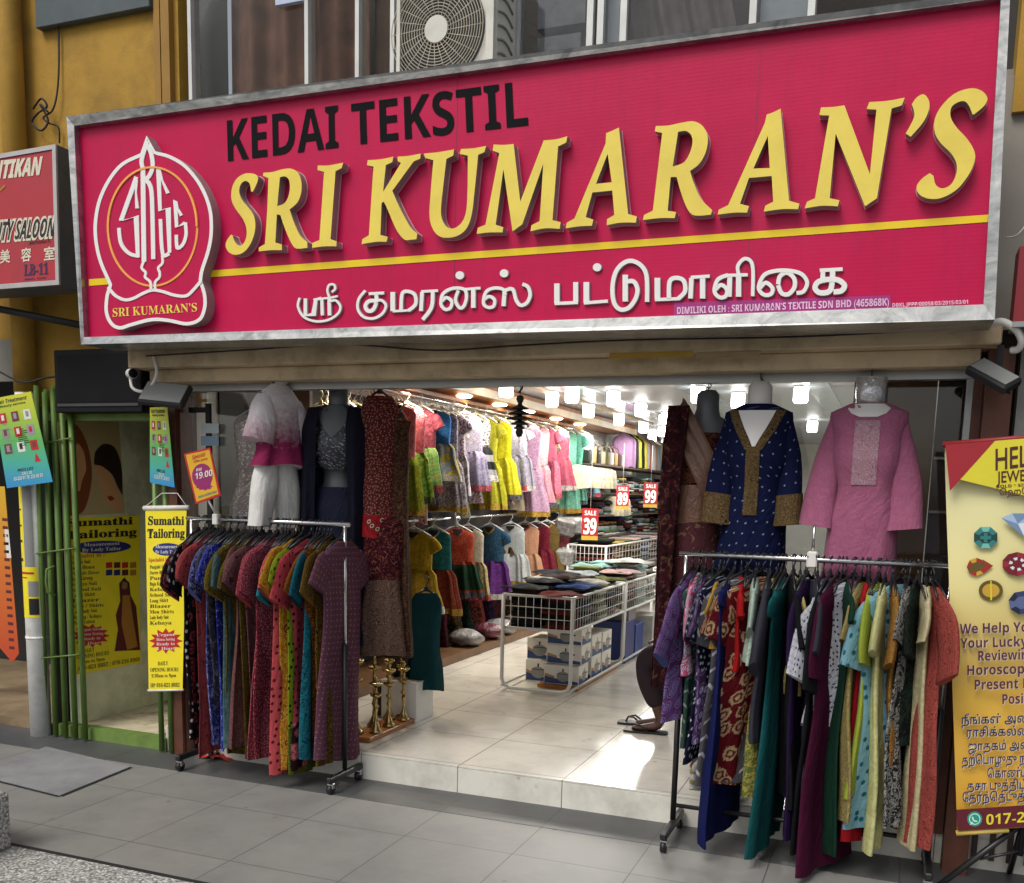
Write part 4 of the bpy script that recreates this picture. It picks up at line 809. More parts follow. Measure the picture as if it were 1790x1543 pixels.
# sequinned beige dress and ombre top with white trousers
q = at(462, 690, Y=.06)
o = rack_dress('party_dress', 'long sleeveless champagne sequinned dress behind the ombre top', 'dress', None, (at(455, 690, Y=.06).x, .06, q.z), .35, fab('sequin', '8a807a', '9c918a', 'd6cec8', s=.9), .74, ws=.15, wh=.2, th=.05, sleeves=(), seed=41, fold=.02, nf=5, hk='w')
q = at(491, 650, Y=-.06)
om = thing('ombre_outfit', 'white to maroon ombre puff-sleeved top hung above cropped white trousers', 'outfit', (q.x, -.06, q.z), (0, .07, 1.3))
c = Cloth([(0, .055, .035), (.03, .09, .045), (.07, .125, .06), (.2, .135, .08), (.36, .135, .08), (.43, .16, .1)], 51, .02, 4)
mo_ = fab('ombre', 'fbf2f6', '9a2f5c', s=.43); mb, uv = MB(), []; c.body(mb, uv, 0, None, -.07); mb.build('top', mo_, om, uv)
mb, uv = MB(), []
for sd in (1, -1): c.sleeve(mb, uv, sd, .24, .07, .085, .25, -.07, .9, 0, .03)
mb.build('puff_sleeves', mo_, om, uv)
mb, uv = MB(), []; row = [[(.05 * math.cos(k * math.pi / 8) * (1 - .3 * i / 3), .03 * math.sin(k * math.pi / 8), -.07 + .055 * i / 3 + .015 * math.sin(k)) for k in range(16)] for i in range(4)]; mb.grid(row, 0, True, True); mb.build('collar', m_tw, om)
m_tr = fab('plain', 'fbfaf4')
for sd in (-1, 1):
    ct = Cloth([(0, .066, .04), (.15, .078, .055), (.36, .068, .05)], 60 + sd, .008, 2); mb, uv = MB(), []; ct.body(mb, uv, 0, None, -.45); mb.v = [(x + sd * (.062 + .10 * max(0, -z - .45)), y, z - .015) for x, y, z in mb.v]; mb.build('trouser_leg', m_tr, om, uv)
hanger(om, 'w', .12)
# red and brown hanging suits
q = at(664, 690, Y=.14)
m_rd = fab('vine', '4d1218', '84302c', 'a58a74', s=.7, sheen=.1)
ra = rack_dress('embroidered_suit', 'dark red embroidered suit with scarlet fringe at the left jamb of the doorway', 'suit', None, (q.x, .14, q.z + .08), .55, m_rd, .76, ws=.1, wh=.115, th=.05, sleeves=(), seed=71, fold=.012, hem=fab('rings', 'a82028', '6b1a20', 'c9b29c', s=1.2), hem_len=.12)
q = at(668, 905, Y=.1)
rb = rack_dress('printed_suit', 'red and brown block printed long suit hung below the embroidered one', 'suit', None, (q.x, .12, q.z + .09), .5, fab('vine', '3f241f', '94796a', s=.5), .76, ws=.105, wh=.13, th=.05, sleeves=(), seed=72, fold=.016)
mb, uv = MB(), []; cc = Cloth(dress_prof(.76, .105, .13, .05), 72, .016, 4); cc.body(mb, uv, .0, .34, -.085, grow=.004); mb.build('red_yoke', fab('print', '33101a', '5e1c20', '7d5c48', s=.7), rb, uv)
q = at(703, 700, Y=.2)
rc = rack_dress('dupatta', 'brown leopard-dotted dupatta draped beside the red suits', 'dupatta', None, (at(700, 720, Y=.2).x, .2, at(700, 720, Y=.2).z + .04), .8, fab('print', '3f2a20', '6b4a34', '2a1a16', s=.9), 1.3, ws=.05, wh=.07, th=.04, sleeves=(), seed=73, fold=.02, nf=3)
q = at(722, 1040, Y=.3)
tp = rack_dress('trousers', 'deep teal trousers hanging low beside the brass lamps', 'trousers', None, (at(745, 1035, Y=.9).x, .9, at(745, 1035, Y=.9).z + .08), .5, fab('plain', '1d4a50'), .62, ws=.1, wh=.11, th=.05, sleeves=(), seed=74, fold=.02)

# ---- glass panes and jamb on the left
gl = glass('shop_glass', (.93, .95, .95, 1), 1.0)
gp = thing('glass_panel', 'clear glass shopfront panel right of the doorway behind the kurtas', 'glass panel', (-.3, .1, FZ)); MB().box((-.862, .125, FZ), (.23, .133, 2.114)).build('pane', gl, gp)
gp2 = thing('glass_panel', 'glass shopfront panel in a thin black frame at the left jamb', 'glass panel', (-3.6, .1, FZ)); MB().box((-3.79, .02, FZ), (-3.32, .028, 2.114)).build('pane', gl, gp2)
MB().box((-3.675, .0, FZ), (-3.645, .019, 2.05)).build('frame_bar', m_dark, gp2); MB().box((-3.79, .0, 2.0), (-3.676, .019, 2.03)).box((-3.79, .0, 1.2), (-3.676, .019, 1.215)).build('frame_rail', m_dark, gp2)
for (a, b_, z0, z1, lab) in ((352, 383, 740, 757, 'upper'), (352, 383, 762, 779, 'lower')):
    p, p2 = at(a, z0, Y=-.001), at(b_, z1, Y=-.001); o = MB().box((p.x, -.004, p2.z), (p2.x, -.001, p.z)).box((p.x + .01, -.0055, p2.z + .012), (p2.x - .03, -.0042, p.z - .02)).box((p2.x - .026, -.0055, p2.z + .02), (p2.x - .006, -.0042, p.z - .012)).build('card_sticker', mat('sticker_' + lab, 'b9c4c6', .5) if lab == 'upper' else mat('sticker_blue', '7e98ab', .5), gp2)
MB().box((-3.64, .33, FZ), (-3.2, .36, 2.3)).build('display_board', mat('tan_board', '8a6a48', .5, var=.2), bld); MB().box((-3.64, .325, .9), (-3.2, .3295, 1.5)).build('lower_board', mat('beige_board', 'b8a78e', .5), bld)

# ================================================================== inside: kids' dresses on the left wall
KX = -3.68
NT = [FT for FT in (fab('print', 'c9a24a', '8c6a2a', s=.6), fab('print', 'd0ccc4', '9a948c', s=.6), fab('print', '8c2c3a', 'c06a70', s=.6), fab('print', '2c2a30', '6a6670', s=.6))]; NK = fab('plain', '3a3434')
def kid(name_, px, pz, desc, m1, m2, L, w, tier, prev, seed, hk='w', sl=True, rz=0):
    q = at(px, pz, X=KX); r = random.Random(seed)
    c = Cloth([(0, .04, .016), (.02, w * .5, .02), (.05, w * .78, .03), (.12, w * .76, .042), (L * .47, w * .74, .045), (L * .56, w * .95, .05), (L, w * 1.22, .065)], seed, .016, 5); mb, uv = MB(), []; z0 = -.09; sp_ = L * .48
    c.body(mb, uv, 0, sp_, z0, 30)
    if sl:
        for sd in (1, -1): c.sleeve(mb, uv, sd, .11, .05, .055, .7, z0, .6)
    o = mb.build(name_, m1, None, uv, (0, 0, 0)); o.location = q + Vector((0, 0, .09)); o.rotation_euler = (0, 0, rz + .25 + (r.random() - .5) * .4); ORG[o.name] = Vector((0, 0, 0)); tag(o, desc, 'child dress' if L < .75 else 'dress', "children's dresses on the %s wall rail" % tier)
    mb, uv = strip(c, [(-w * .3, w * .3, .008), (-w * .27, w * .27, .03), (-w * .17, w * .17, .055), (-w * .04, w * .04, .075)], z0, .004); mb.build('neck_trim', NT[seed % 4], o, uv)
    mb, uv = strip(c, [(-w * .23, w * .23, .007), (-w * .2, w * .2, .026), (-w * .11, w * .11, .046), (-w * .02, w * .02, .06)], z0, .006); mb.build('neck_opening', NK, o, uv)
    c.p = c.p[:5] + [(d, hw, th * 1.25) for d, hw, th in c.p[5:]]; c.fold = .034; c.w = [(a_ * 2.1, b_, k_) for a_, b_, k_ in c.w]
    mb, uv = MB(), []; c.body(mb, uv, sp_ - .005, L, z0, 72); mb.build('skirt', m2, o, uv); mb, uv = MB(), []; c.body(mb, uv, L - .05, L + .002, z0, 72, 3, 0, .003); mb.build('hem_trim', NT[(seed * 3 + 1) % 4], o, uv); hanger(o, hk, w * .7); return o
FP = lambda *a, **k: fab('print', *a, **k)
UP = [(668, 'rust red and brown', FP('7c3a2c', '9a5a44', s=1), FP('5a3a22', '8c6a44', s=1)), (694, 'coral pink and lime', FP('c0656c', 'cf8084', s=1.2), FP('8a9c2c', 'b3b23c', '5f8030', s=2)), (712, 'pink bodice leaf green', FP('c46070', 'd48890', s=1.2), FP('5e8b34', '86ab4c', 'a5b454', s=2)), (735, 'maroon and sage green', FP('6a2c3a', '8a4450', s=1), FP('6c9c50', '8fb070', 'b59a52', s=2)), (756, 'cobalt blue and yellow', FP('2f6cb4', '4788c8', s=1), FP('c4a92c', '7d94b5', s=2.2)), (772, 'grey floral', FP('a8a0a8', '6c5a66', s=1), FP('b8b0b4', '7a6a74', s=1)), (790, 'white rose print', fab('rose', 'cfccd0', '8a5068', 'cfccd0', s=1), fab('rose', 'd2cfd2', '8f7a8c', '9ca06c', s=1)), (812, 'lilac grey', FP('8f8796', 'a9a2b0', s=1), FP('7c7490', '9a94a6', s=1)),
 (831, 'black and white embroidered', FP('b9b7b5', '2a2a2c', s=.8), fab('stripe', '1c1c1e', '8c8a88', s=1.6)), (848, 'olive yellow', FP('8f8a1e', 'a39e2a', s=1), FP('97921f', 'aea82e', s=1)), (866, 'bright chartreuse', FP('a39c12', 'b5ae1e', s=1), FP('a8a018', 'bdb52c', s=1)), (884, 'charcoal grey', FP('57555c', '6b6970', s=1), FP('5c5a62', '77757c', s=1)), (901, 'silver lilac sequinned', fab('sequin', '8f8a96', 'b5b0bc', 'd8d4dc', s=1), FP('8d8794', 'a9a3b0', s=1)), (920, 'lilac pink', FP('a8809c', 'c09ab4', s=1), FP('ab86a0', 'c4a0b8', s=1)), (938, 'pale pink', FP('c08c96', 'cfa0a8', s=1), FP('b8808c', 'c8949e', s=1)), (954, 'rose pink', FP('b85a6e', 'c66c80', s=1), FP('ba5c70', 'ca7488', s=1)), (972, 'dusty rose', FP('a85064', 'b86478', s=1), FP('a44c60', 'b46074', s=1)), (987, 'mint green', FP('58a086', '74b49c', s=1), FP('62a68c', '82bca4', s=1)), (1002, 'seafoam green', FP('5aa890', '7cbca8', s=1), FP('5ea892', '88c2b0', s=1)), (1016, 'sky blue', FP('84b4cc', '9cc6da', s=1), FP('7cb0c8', '98c4d8', s=1))]
for i, (px, nm, a, b_) in enumerate(UP):
    nx = UP[i + 1][1] if i + 1 < len(UP) else 'handbags'
    kid('child_dress', px, 700 + (px - 660) * .155 + 2, "%s child's dress just before the %s, upper left rail" % (nm, nx), a, b_, .58 + .09 * (i * 7 % 4) + (.1 if i > 11 else 0), .17 + .02 * (i * 5 % 3), 'upper', None, 200 + i, 'c' if i % 3 else 'w', sl=i % 3 == 0)
r = random.Random(3)
for k in range(46):                                          # dense row of tops and hangers close behind
    px = 560 + k * 10.0; q = at(px, 688 + max(0, px - 650) * .186, X=KX - .06); o = bpy.data.objects.new('spare_hanger', hanger_mesh('cw'[k % 2], .13)); COL.objects.link(o); o.location = q; o.rotation_euler = (0, r.uniform(-.1, .1), r.uniform(-.5, .5)); tag(o, 'pale plastic hanger crammed on the upper left wall rail', 'hanger', 'pale hangers on the upper wall rail')
    if k % 2 == 0 and k > 1:
        cl = ['8c3a44', 'b8a878', '3d3a40', 'a0a4b0', '6e7a3c', '7a4a62', 'c0b4a0', '4a5a7c'][k // 2 % 8]; o2 = rack_dress('hanging_frock', '', 'child dress', "frocks packed at the back of the upper wall rail", q + Vector((-.06, .02, -.03)), r.uniform(-.3, .3), FP(cl, 'b0a8a0', s=1), .62 + .3 * r.random(), ws=.13, wh=.19, th=.05, sl=.1, sr=.05, ang=.7, seed=300 + k, fold=.02, hk='c')
        o2['label'] = ['dark red', 'straw coloured', 'black', 'silver grey', 'moss green', 'plum', 'ivory', 'slate blue'][k // 2 % 8] + ' patterned frock packed deep on the upper left wall rail'
LO = [(722, 'mustard yellow silk', FP('a8881c', 'b89828', s=2), FP('9a7c18', 'b08f34', s=1.5), .66), (758, 'teal bodice rust red', FP('1f5f62', '2a7074', s=1.5), FP('7c3426', '8f4632', s=1.5), .72), (800, 'orange bodice dark green', FP('a8402c', 'bb5238', s=1.5), fab('stripe', '1e3a26', '8f3a22', s=5), .62), (818, 'cream and gold', FP('cfc4aa', 'dcd2bc', s=1.5), FP('c8bc98', 'b49a5c', s=1.5), .66), (856, 'petrol blue and violet', FP('2c4c66', '3a5c74', s=1.2), FP('5a2a72', '6e3a84', s=1.5), .7), (893, 'white lace', FP('cfd2d0', 'b9bfbd', s=.6), FP('d2d4d2', 'bcc2c0', s=.6), .62), (918, 'peach lace', FP('d09c7c', 'c48c6c', s=.6), FP('d4a484', 'c8946f', s=.6), .66), (938, 'dark crimson', FP('6e1a2c', '80283a', s=1), FP('721c30', '84303f', s=1), .6), (956, 'bronze gold', FP('6b5630', '80693a', s=1), FP('705a34', '877042', s=1), .66), (974, 'faded coral', FP('a04a4a', 'b26464', s=1), FP('9a4646', 'ac5c5c', s=1), .6)]
for i, (px, nm, a, b_, L) in enumerate(LO):
    nx = LO[i + 1][1] if i + 1 < len(LO) else 'shelf of packets'
    kid('child_dress', px, 928 + (px - 722) * -.06, "%s child's dress just before the %s, lower left rail" % (nm, nx), a, b_, L, .2 if i > 0 else .22, 'lower', None, 400 + i, 'w', sl=i in (0, 4))
r = random.Random(5)
for k in range(15):
    px = 705 + k * 19; q = at(px, 936 - (px - 722) * .06, X=KX - .1); nmc = [('dark bottle green', '1f3a30'), ('brick red', '7c3024'), ('deep violet', '43285c'), ('maroon', '561a24'), ('brown gold', '6a5428')][k % 5]
    rack_dress('hanging_frock', nmc[0] + ' frock half hidden at the back of the lower left wall rail', 'child dress', 'frocks packed at the back of the lower wall rail', q + Vector((-.04, 0, -.02)), r.uniform(-.3, .3), FP(nmc[1], '1c1a1a', s=1.2), .78 + .22 * r.random(), ws=.14, wh=.22, th=.05, sl=.1, sr=.05, ang=.7, seed=500 + k, fold=.03, hk='wc'[k % 2])
rl = thing('garment_rail', 'two long wall rails carrying the children clothes inside on the left', 'garment rail', (KX, 3.5, 1.2))
za = at(650, 690, X=KX); zb_ = at(1020, 758, X=KX); MB().tube([(KX, .45, za.z + .055), (KX, 7.2, za.z + .075)], .012, 8).build('upper_bar', m_chr, rl)
zl = at(722, 928, X=KX); MB().tube([(KX, 1.9, zl.z + .08), (KX, 6.9, zl.z + .13)], .012, 8).build('lower_bar', m_chr, rl)
B('rail_bracket', MB().box((-3.9, .45, 2.38), (KX, 7.2, 2.41)), m_wood)
B('plinth', MB().box((-3.9, .36, FZ), (-3.4, 6.9, FZ + .07)), mat('plinth_wood', '6a4a2c', .4, var=.25))
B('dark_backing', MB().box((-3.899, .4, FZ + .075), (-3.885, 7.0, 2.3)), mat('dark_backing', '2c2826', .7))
# plastic-wrapped bundles along the plinth
r = random.Random(8)
for i, (px, py, nm, cl) in enumerate(((775, 1125, 'silvery plastic', '7d7a78'), (800, 1112, 'maroon', '5e2c34'), (822, 1104, 'grey plastic', '8f8b88'), (845, 1092, 'dusty pink', '8c6468'), (868, 1080, 'clear plastic', 'a4a29e'))):
    q = at(px, py, Z=FZ + .07); q.x = -3.52; mb = MB(); rows = []
    for a in range(9):
        th_ = math.pi * a / 8; rows.append([(.15 * math.sin(th_) * math.cos(p * .524) * (1 + .2 * math.sin(p * 2 + i)), .13 * math.sin(th_) * math.sin(p * .524) * (1 + .25 * math.sin(p * 3 + a)), .07 + .075 * math.cos(th_) * (1 + .2 * math.sin(p + a))) for p in range(12)])
    mb.grid(rows, 0, True, True); o = mb.build('wrapped_bundle', mat('bundle_%d' % i, cl, .25, var=.4, vs=16, bmp=.03, bs=25), None, None, (0, 0, 0)); o.location = q; tag(o, nm + ' wrapped bundle of clothes lying on the plinth under the dresses', 'bundle', 'bundles on the plinth')

# ================================================================== inside: lamps
em_l = emis('lamp_glow', (1.0, .97, .92, 1), 9); em_d = emis('downlight_glow', (1.0, .85, .62, 1), 12)
def ceiling_lamp(q, lab, r_=.062):
    t = thing('ceiling_lamp', lab, 'lamp', (q.x, q.y, 2.56), group='white drum lamps on the ceiling')
    MB().lathe([(0, 2.5595), (.06, 2.5595), (.06, 2.545), (0, 2.545)], (q.x, q.y, 0), 16).build('lamp_base', m_wht, t)
    MB().lathe([(0, 2.41), (r_ * .8, 2.412), (r_, 2.43), (r_, 2.53), (r_ * .9, 2.5445), (0, 2.5445)], (q.x, q.y, 0), 18).build('lamp_shade', em_l, t)
    l = bpy.data.lights.new('lamp_light', 'SPOT'); l.energy = LAMP_W * 1.15; l.spot_size = R(179); l.spot_blend = .12; l.shadow_soft_size = .09; l.color = (1, .96, .9); lo = bpy.data.objects.new('lamp_light', l); COL.objects.link(lo); lo.parent = t; lo.location = (0, 0, -.18)
LP = [(1140, 764), (1108, 772), (1000, 690), (1120, 716), (885, 680), (965, 698), (1029, 718), (1072, 697), (1082, 733), (1052, 757), (1088, 761), (1125, 747), (1158, 754), (1152, 777), (1165, 731), (1220, 690), (1290, 700), (1420, 745), (1400, 690)]
for i, (px, py) in enumerate(LP):
    ceiling_lamp(at(px, py, Z=2.48), ['tiny far drum lamp in the deep right of the shop', 'tiny far drum lamp over the hanging cloth lengths', 'white drum lamp between the two nearest of the left row', 'white drum lamp high right of the middle one', 'white glowing drum lamp nearest the doorway ornament', 'white drum lamp left of centre above the upper dress rail', 'white drum lamp over the mint dresses', 'white drum lamp high in the middle of the doorway', 'white drum lamp below and right of the middle one', 'small white drum lamp at the end of the left cornice', 'small white drum lamp right of the cornice end', 'small white drum lamp near the saree shoulder', 'small far white drum lamp close to the saree', 'farthest low white drum lamp before the saree', 'white drum lamp cut by the saree edge', 'white drum lamp between saree and navy kurta', 'white drum lamp behind the navy kurta', 'white drum lamp seen between navy and pink kurtas', 'white drum lamp above the gap between the kurtas'][i])
for i, (px, py) in enumerate(((785, 692), (852, 707), (958, 731), (1000, 741), (903, 719), (560, 640), (680, 668))):
    q = at(px, py, Z=2.44); q.x = -3.68; 
    t = thing('downlight', ['oval warm downlight nearest the doorway in the wooden cornice', 'second warm downlight along the wooden cornice', 'warm downlight above the pink dresses', 'farthest warm downlight in the wooden cornice', 'warm downlight behind the door ornament', 'warm downlight close behind the canopy beam on the left', 'warm downlight over the lime and pink dresses'][i], 'downlight', (q.x, q.y, 2.44), group='downlights in the wooden cornice')
    MB().lathe([(0, 2.425), (.06, 2.425), (.075, 2.4395)], (q.x, q.y, 0), 18).build('diffuser', em_d, t)
    l = bpy.data.lights.new('lamp_light', 'SPOT'); l.energy = LAMP_W * 1.6; l.spot_size = R(130); l.spot_blend = .6; l.shadow_soft_size = .06; l.color = (1, .86, .66); lo = bpy.data.objects.new('lamp_light', l); COL.objects.link(lo); lo.parent = t; lo.location = (.12, 0, -.05)

# ---- bargain tables
m_wire = mat('white_tube', 'c9cac8', .35, var=.04)
CL = [S_ for S_ in ('1c2422', '23262b', '3c2c2c', '7a2c26', '2c4a8c', 'c9c9c4', '6a6e3c', '8fb8b4', 'd0cfc8', '43302c', 'a58c54', '5c1c28', 'b9c4cc', '2c5c50', '8c8a86', 'c0a2a0')]
MCL = [FP(c, c, s=1.2) for c in CL]
def folded(label, x, y, z, w, d, n, cols, seed, cat='folded clothes', grp=None, rz=0, nm='folded_clothes', hh=.022):
    r = random.Random(seed); t = thing(nm, label, cat, (x, y, z), (0, 0, rz), grp); zz = 0
    for i in range(n):
        h = hh * (.7 + .7 * r.random()); ww, dd = w * (.86 + .14 * r.random()), d * (.86 + .14 * r.random()); ox, oy = (r.random() - .5) * .03, (r.random() - .5) * .03
        mb, uv = MB(), []; rows = []
        for a, (k, q_) in enumerate(((.97, .0), (1.0, .2), (1.0, .8), (.96, 1.0))):
            row = []
            for j in range(28):
                an = 2 * math.pi * j / 28; cx, sy = math.cos(an), math.sin(an); px_ = math.copysign(abs(cx) ** .3, cx) * ww / 2 * k; py_ = math.copysign(abs(sy) ** .3, sy) * dd / 2 * k
                row.append((ox + px_, oy + py_, zz + h * q_ * (1 + .15 * math.sin(3 * an + i)))); uv.append((px_ + py_, zz + h * q_ + i))
            rows.append(row)
        mb.grid(rows, 0, True, True); top = [(x_ * .5, y_ * .5, zz + h * 1.12 + .002) for x_, y_, _ in rows[-1]]; mb.grid([rows[-1], top], 0, True, True); uv += [(p[0], p[1]) for p in rows[-1]] + [(p[0], p[1]) for p in top]
        mb.add(top, [tuple(range(28))], 0); uv += [(p[0], p[1]) for p in top]
        mb.build('folded_cloth', cols[(seed + i) % len(cols)], t, uv); zz += h
    return t
def wire_table(label, x0, x1, y0, y1, zt, zb):
    t = thing('bargain_table', label, 'display table', ((x0 + x1) / 2, y0, FZ), group='white wire bargain tables'); r_ = .014
    for y in (y0, y1):
        pts = [(x0, y, zt), (x0, y, FZ + .09), (x0 + .02, y, FZ + .045), (x0 + .07, y, FZ + .026), (x1 - .07, y, FZ + .026), (x1 - .02, y, FZ + .045), (x1, y, FZ + .09), (x1, y, zt)]; MB().tube(pts, r_, 10).build('leg_loop', m_wire, t)
    for z in (zt, zb):
        m = MB(); m.tube([(x0, y0, z), (x1, y0, z), (x1, y1, z), (x0, y1, z)], r_ * .8, 8, closed=True); m.build('rim', m_wire, t)
    m = MB(); n = 9
    for k in range(1, n): x = x0 + (x1 - x0) * k / n; m.tube([(x, y0, zb), (x, y0, zt)], .003, 5)
    for k in range(1, 3): z = zb + (zt - zb) * k / 3; m.tube([(x0, y0, z), (x1, y0, z), (x1, y1, z)], .003, 5)
    for k in range(1, 22): y = y0 + (y1 - y0) * k / 22; m.tube([(x1, y, zb), (x1, y, zt)], .003, 5)
    m.build('wire_basket', m_wire, t); MB().box((x0, y0, zb - .004), (x1, y1, zb)).build('basket_floor', m_grey, t)
    MB().tube([(x1, y0, FZ + .04), (x1, y1, FZ + .04)], .01, 8).build('stretcher', m_wire, t); MB().tube([(x0, y0, FZ + .04), (x0, y1, FZ + .04)], .01, 8).build('stretcher', m_wire, t)
    return t
TX0, TX1, TZ, TB = -2.62, -2.09, .86, .62
wire_table('white tube-framed bargain table nearest the doorway, cookware boxes below', TX0, TX1, 1.97, 3.4, TZ, TB)
wire_table('second white bargain table joined behind the first one', TX0, TX1, 3.44, 4.9, TZ, TB)
wire_table('third white bargain table at the far end of the row', TX0 + .35, TX1 + .35, 5.2, 6.6, TZ, TB)
wire_table('white wire table along the wall under the 39 sale sign', -3.45, -3.0, 6.0, 9.2, 1.02, .75)
dk_ = [MCL[i] for i in (0, 1, 9, 2)]; rd_ = [MCL[i] for i in (2, 3, 9, 1)]; lt_ = [MCL[i] for i in (5, 8, 12, 7)]; gn_ = [MCL[i] for i in (7, 13, 6, 10)]; bl_ = [MCL[i] for i in (4, 1, 14)]; mx_ = MCL
for i, (lab, x, y, w, d, n, cols) in enumerate((('black and dark green folded clothes filling the front left of the nearest table', -2.48, 2.17, .24, .32, 12, dk_), ('dark red folded clothes at the front right of the nearest table', -2.23, 2.16, .25, .3, 10, rd_), ('blue folded garment on top of the nearest table', -2.24, 2.48, .24, .28, 12, bl_), ('white and black folded clothes mid-left of the nearest table', -2.49, 2.52, .24, .32, 14, [MCL[5], MCL[0], MCL[8], MCL[1]]), ('olive and white folded clothes at the back of the nearest table', -2.24, 2.85, .26, .3, 12, [MCL[6], MCL[8], MCL[5]]), ('dark folded clothes at the back left of the nearest table', -2.5, 2.9, .24, .36, 14, dk_), ('mixed folded clothes closing the far end of the nearest table', -2.35, 3.2, .48, .24, 12, mx_),
    ('brown patterned clothes at the front of the second table', -2.22, 3.66, .24, .34, 14, [MCL[9], MCL[15], MCL[2]]), ('mint and green folded clothes on the second table', -2.48, 3.7, .26, .36, 15, gn_), ('tall pile of white folded clothes on the second table', -2.22, 4.1, .25, .34, 16, lt_), ('pale blue folded clothes at mid second table', -2.48, 4.15, .26, .36, 14, [MCL[12], MCL[7]]), ('grey folded clothes at the far end of the second table', -2.35, 4.6, .46, .36, 15, [MCL[14], MCL[8], MCL[9]]),
    ('white bed linen on the third table', -2.0, 5.5, .44, .4, 14, lt_), ('green topped folded clothes on the third table', -2.0, 6.0, .44, .4, 12, gn_))):
    folded(lab, x, y, TB + .003, w, d, n, cols, i * 5, grp='folded clothes on the bargain tables', rz=(i % 3 - 1) * .06)
for i, y in enumerate((6.3, 6.75, 7.2, 7.65, 8.1, 8.55, 8.95)):
    folded(['red', 'yellow', 'wine red', 'olive', 'grey', 'white', 'teal'][i] + ' folded cloth on the wall-side wire table under the sale signs', -3.22, y, .753, .4, .4, 13, [[MCL[3]], [MCL[10]], [MCL[11]], [MCL[6]], [MCL[14]], [MCL[8]], [MCL[13]]][i] + [MCL[(i * 3) % 16], MCL[(i * 5) % 16]], 50 + i * 7, grp='folded cloth on the wall-side table')
def crumple(label, x, y, z, w, d, m, seed, rz):
    r = random.Random(seed); mb, uv = MB(), []; rows = []; n = 22; ph = [r.random() * 6 for _ in range(6)]
    for i in range(n + 1):
        row = []
        for k in range(n + 1):
            a, b_ = i / n * 2 - 1, k / n * 2 - 1; e_ = max(abs(a), abs(b_)); hgt = .016 * (1 - e_ ** 8) + .009 * math.sin(4 * a + ph[0] + 2 * b_) * (1 - e_ ** 4) + .006 * math.sin(7 * b_ + ph[1] + 3 * a) * (1 - e_ ** 4)
            q_ = 1 + .1 * math.sin(5 * math.atan2(b_, a) + ph[2]); row.append((a * w / 2 * q_, b_ * d / 2 * q_, hgt + .004)); uv.append((a * w, b_ * d))
        rows.append(row)
    mb.grid(rows, 0); o = mb.build('loose_garment', m, None, uv, (0, 0, 0)); o.location = (x, y, z); o.rotation_euler = (0, 0, rz); tag(o, label, 'clothes', 'loose garments heaped on the bargain tables')
for i, (nm, x, y, z, mi) in enumerate((('black', -2.5, 2.14, .9, 0), ('rust red', -2.24, 2.1, .865, 3), ('royal blue', -2.22, 2.42, .9, 4), ('black and white', -2.47, 2.4, .93, 1), ('dark brown', -2.36, 2.6, .955, 9), ('white', -2.2, 2.72, .91, 8), ('charcoal', -2.52, 2.8, .96, 1), ('pale sky', -2.36, 3.0, .95, 12), ('olive', -2.22, 3.15, .9, 6), ('mint green', -2.5, 3.75, .96, 7), ('creamy white', -2.24, 4.0, 1.0, 5), ('salmon brown', -2.2, 3.6, .93, 15))):
    crumple('%s garment tossed loosely on the heap of the %s bargain table' % (nm, 'nearest' if y < 3.4 else 'second'), x, y, z, .3, .28, MCL[mi], 60 + i, i * .7)
# ---- cookware cartons and other boxes under the tables
m_ctn = mat('carton_white', 'dedcd4', .6, var=.06, vs=10); m_cblue = mat('carton_blue', '2c4678', .5); m_cor = mat('carton_orange', 'b5814a', .5); m_pot = mat('pot_print', '8a8a88', .4); m_potd = mat('pot_print_dark', '2d2d2f', .4)
def carton(label, x0, y0, z0, w, d, h, grp='cookware cartons under the nearest table'):
    t = thing('cookware_carton', label, 'box', (x0 + w / 2, y0 + d / 2, z0), group=grp); MB().box((x0, y0, z0), (x0 + w, y0 + d, z0 + h), bev=.003).build('carton', m_ctn, t)
    for face in ('front', 'right'):
        W = w if face == 'front' else d
        if face == 'front': f = lambda u, v, hh: (x0 + u, y0 - .0006 - hh, z0 + v)
        else: f = lambda u, v, hh: (x0 + w + .0006 + hh, y0 + u, z0 + v)
        m = MB(); m.add([f(.006, .006, .0), f(W - .006, .006, 0), f(W - .006, h * .2, 0), f(W * .35, h * .3, 0), f(.006, h * .42, 0)], [(0, 1, 2, 3, 4)], 0); m.add([f(.006, h * .43, 0), f(W * .3, h * .32, 0), f(W * .3, h * .42, 0), f(.006, h * .56, 0)], [(0, 1, 2, 3)], 1)
        cx, cy, rr = W * .55, h * .45, h * .3
        m.poly([(cx + rr * 1.15 * math.cos(a * .2618) , cy + (rr * .8 if math.sin(a * .2618) > 0 else rr) * math.sin(a * .2618)) for a in range(24)], [], f, .0008, 2)
        m.add([f(cx - rr * 1.05, cy + rr * .3, .0014), f(cx + rr * 1.05, cy + rr * .3, .0014), f(cx + rr * 1.05, cy + rr * .42, .0014), f(cx - rr * 1.05, cy + rr * .42, .0014)], [(0, 1, 2, 3)], 3); m.add([f(cx - rr * .14, cy + rr * .8, .0014), f(cx + rr * .14, cy + rr * .8, .0014), f(cx + rr * .14, cy + rr * 1.3, .0014), f(cx - rr * .14, cy + rr * 1.3, .0014)], [(0, 1, 2, 3)], 3); m.add([f(cx + rr * 1.1, cy + rr * .1, .0014), f(cx + rr * 1.7, cy + rr * .2, .0014), f(cx + rr * 1.7, cy + rr * .4, .0014), f(cx + rr * 1.1, cy + rr * .4, .0014)], [(0, 1, 2, 3)], 3)
        m.build('printed_panel', [m_cblue, m_cor, m_pot, m_potd], t)
cz = FZ + .03; 
MB_ = MB().box((-2.42, 2.2, FZ), (-2.1, 3.3, FZ + .028)); tag(MB_.build('wooden_board', m_wood), 'flat brown board under the cookware cartons', 'board')
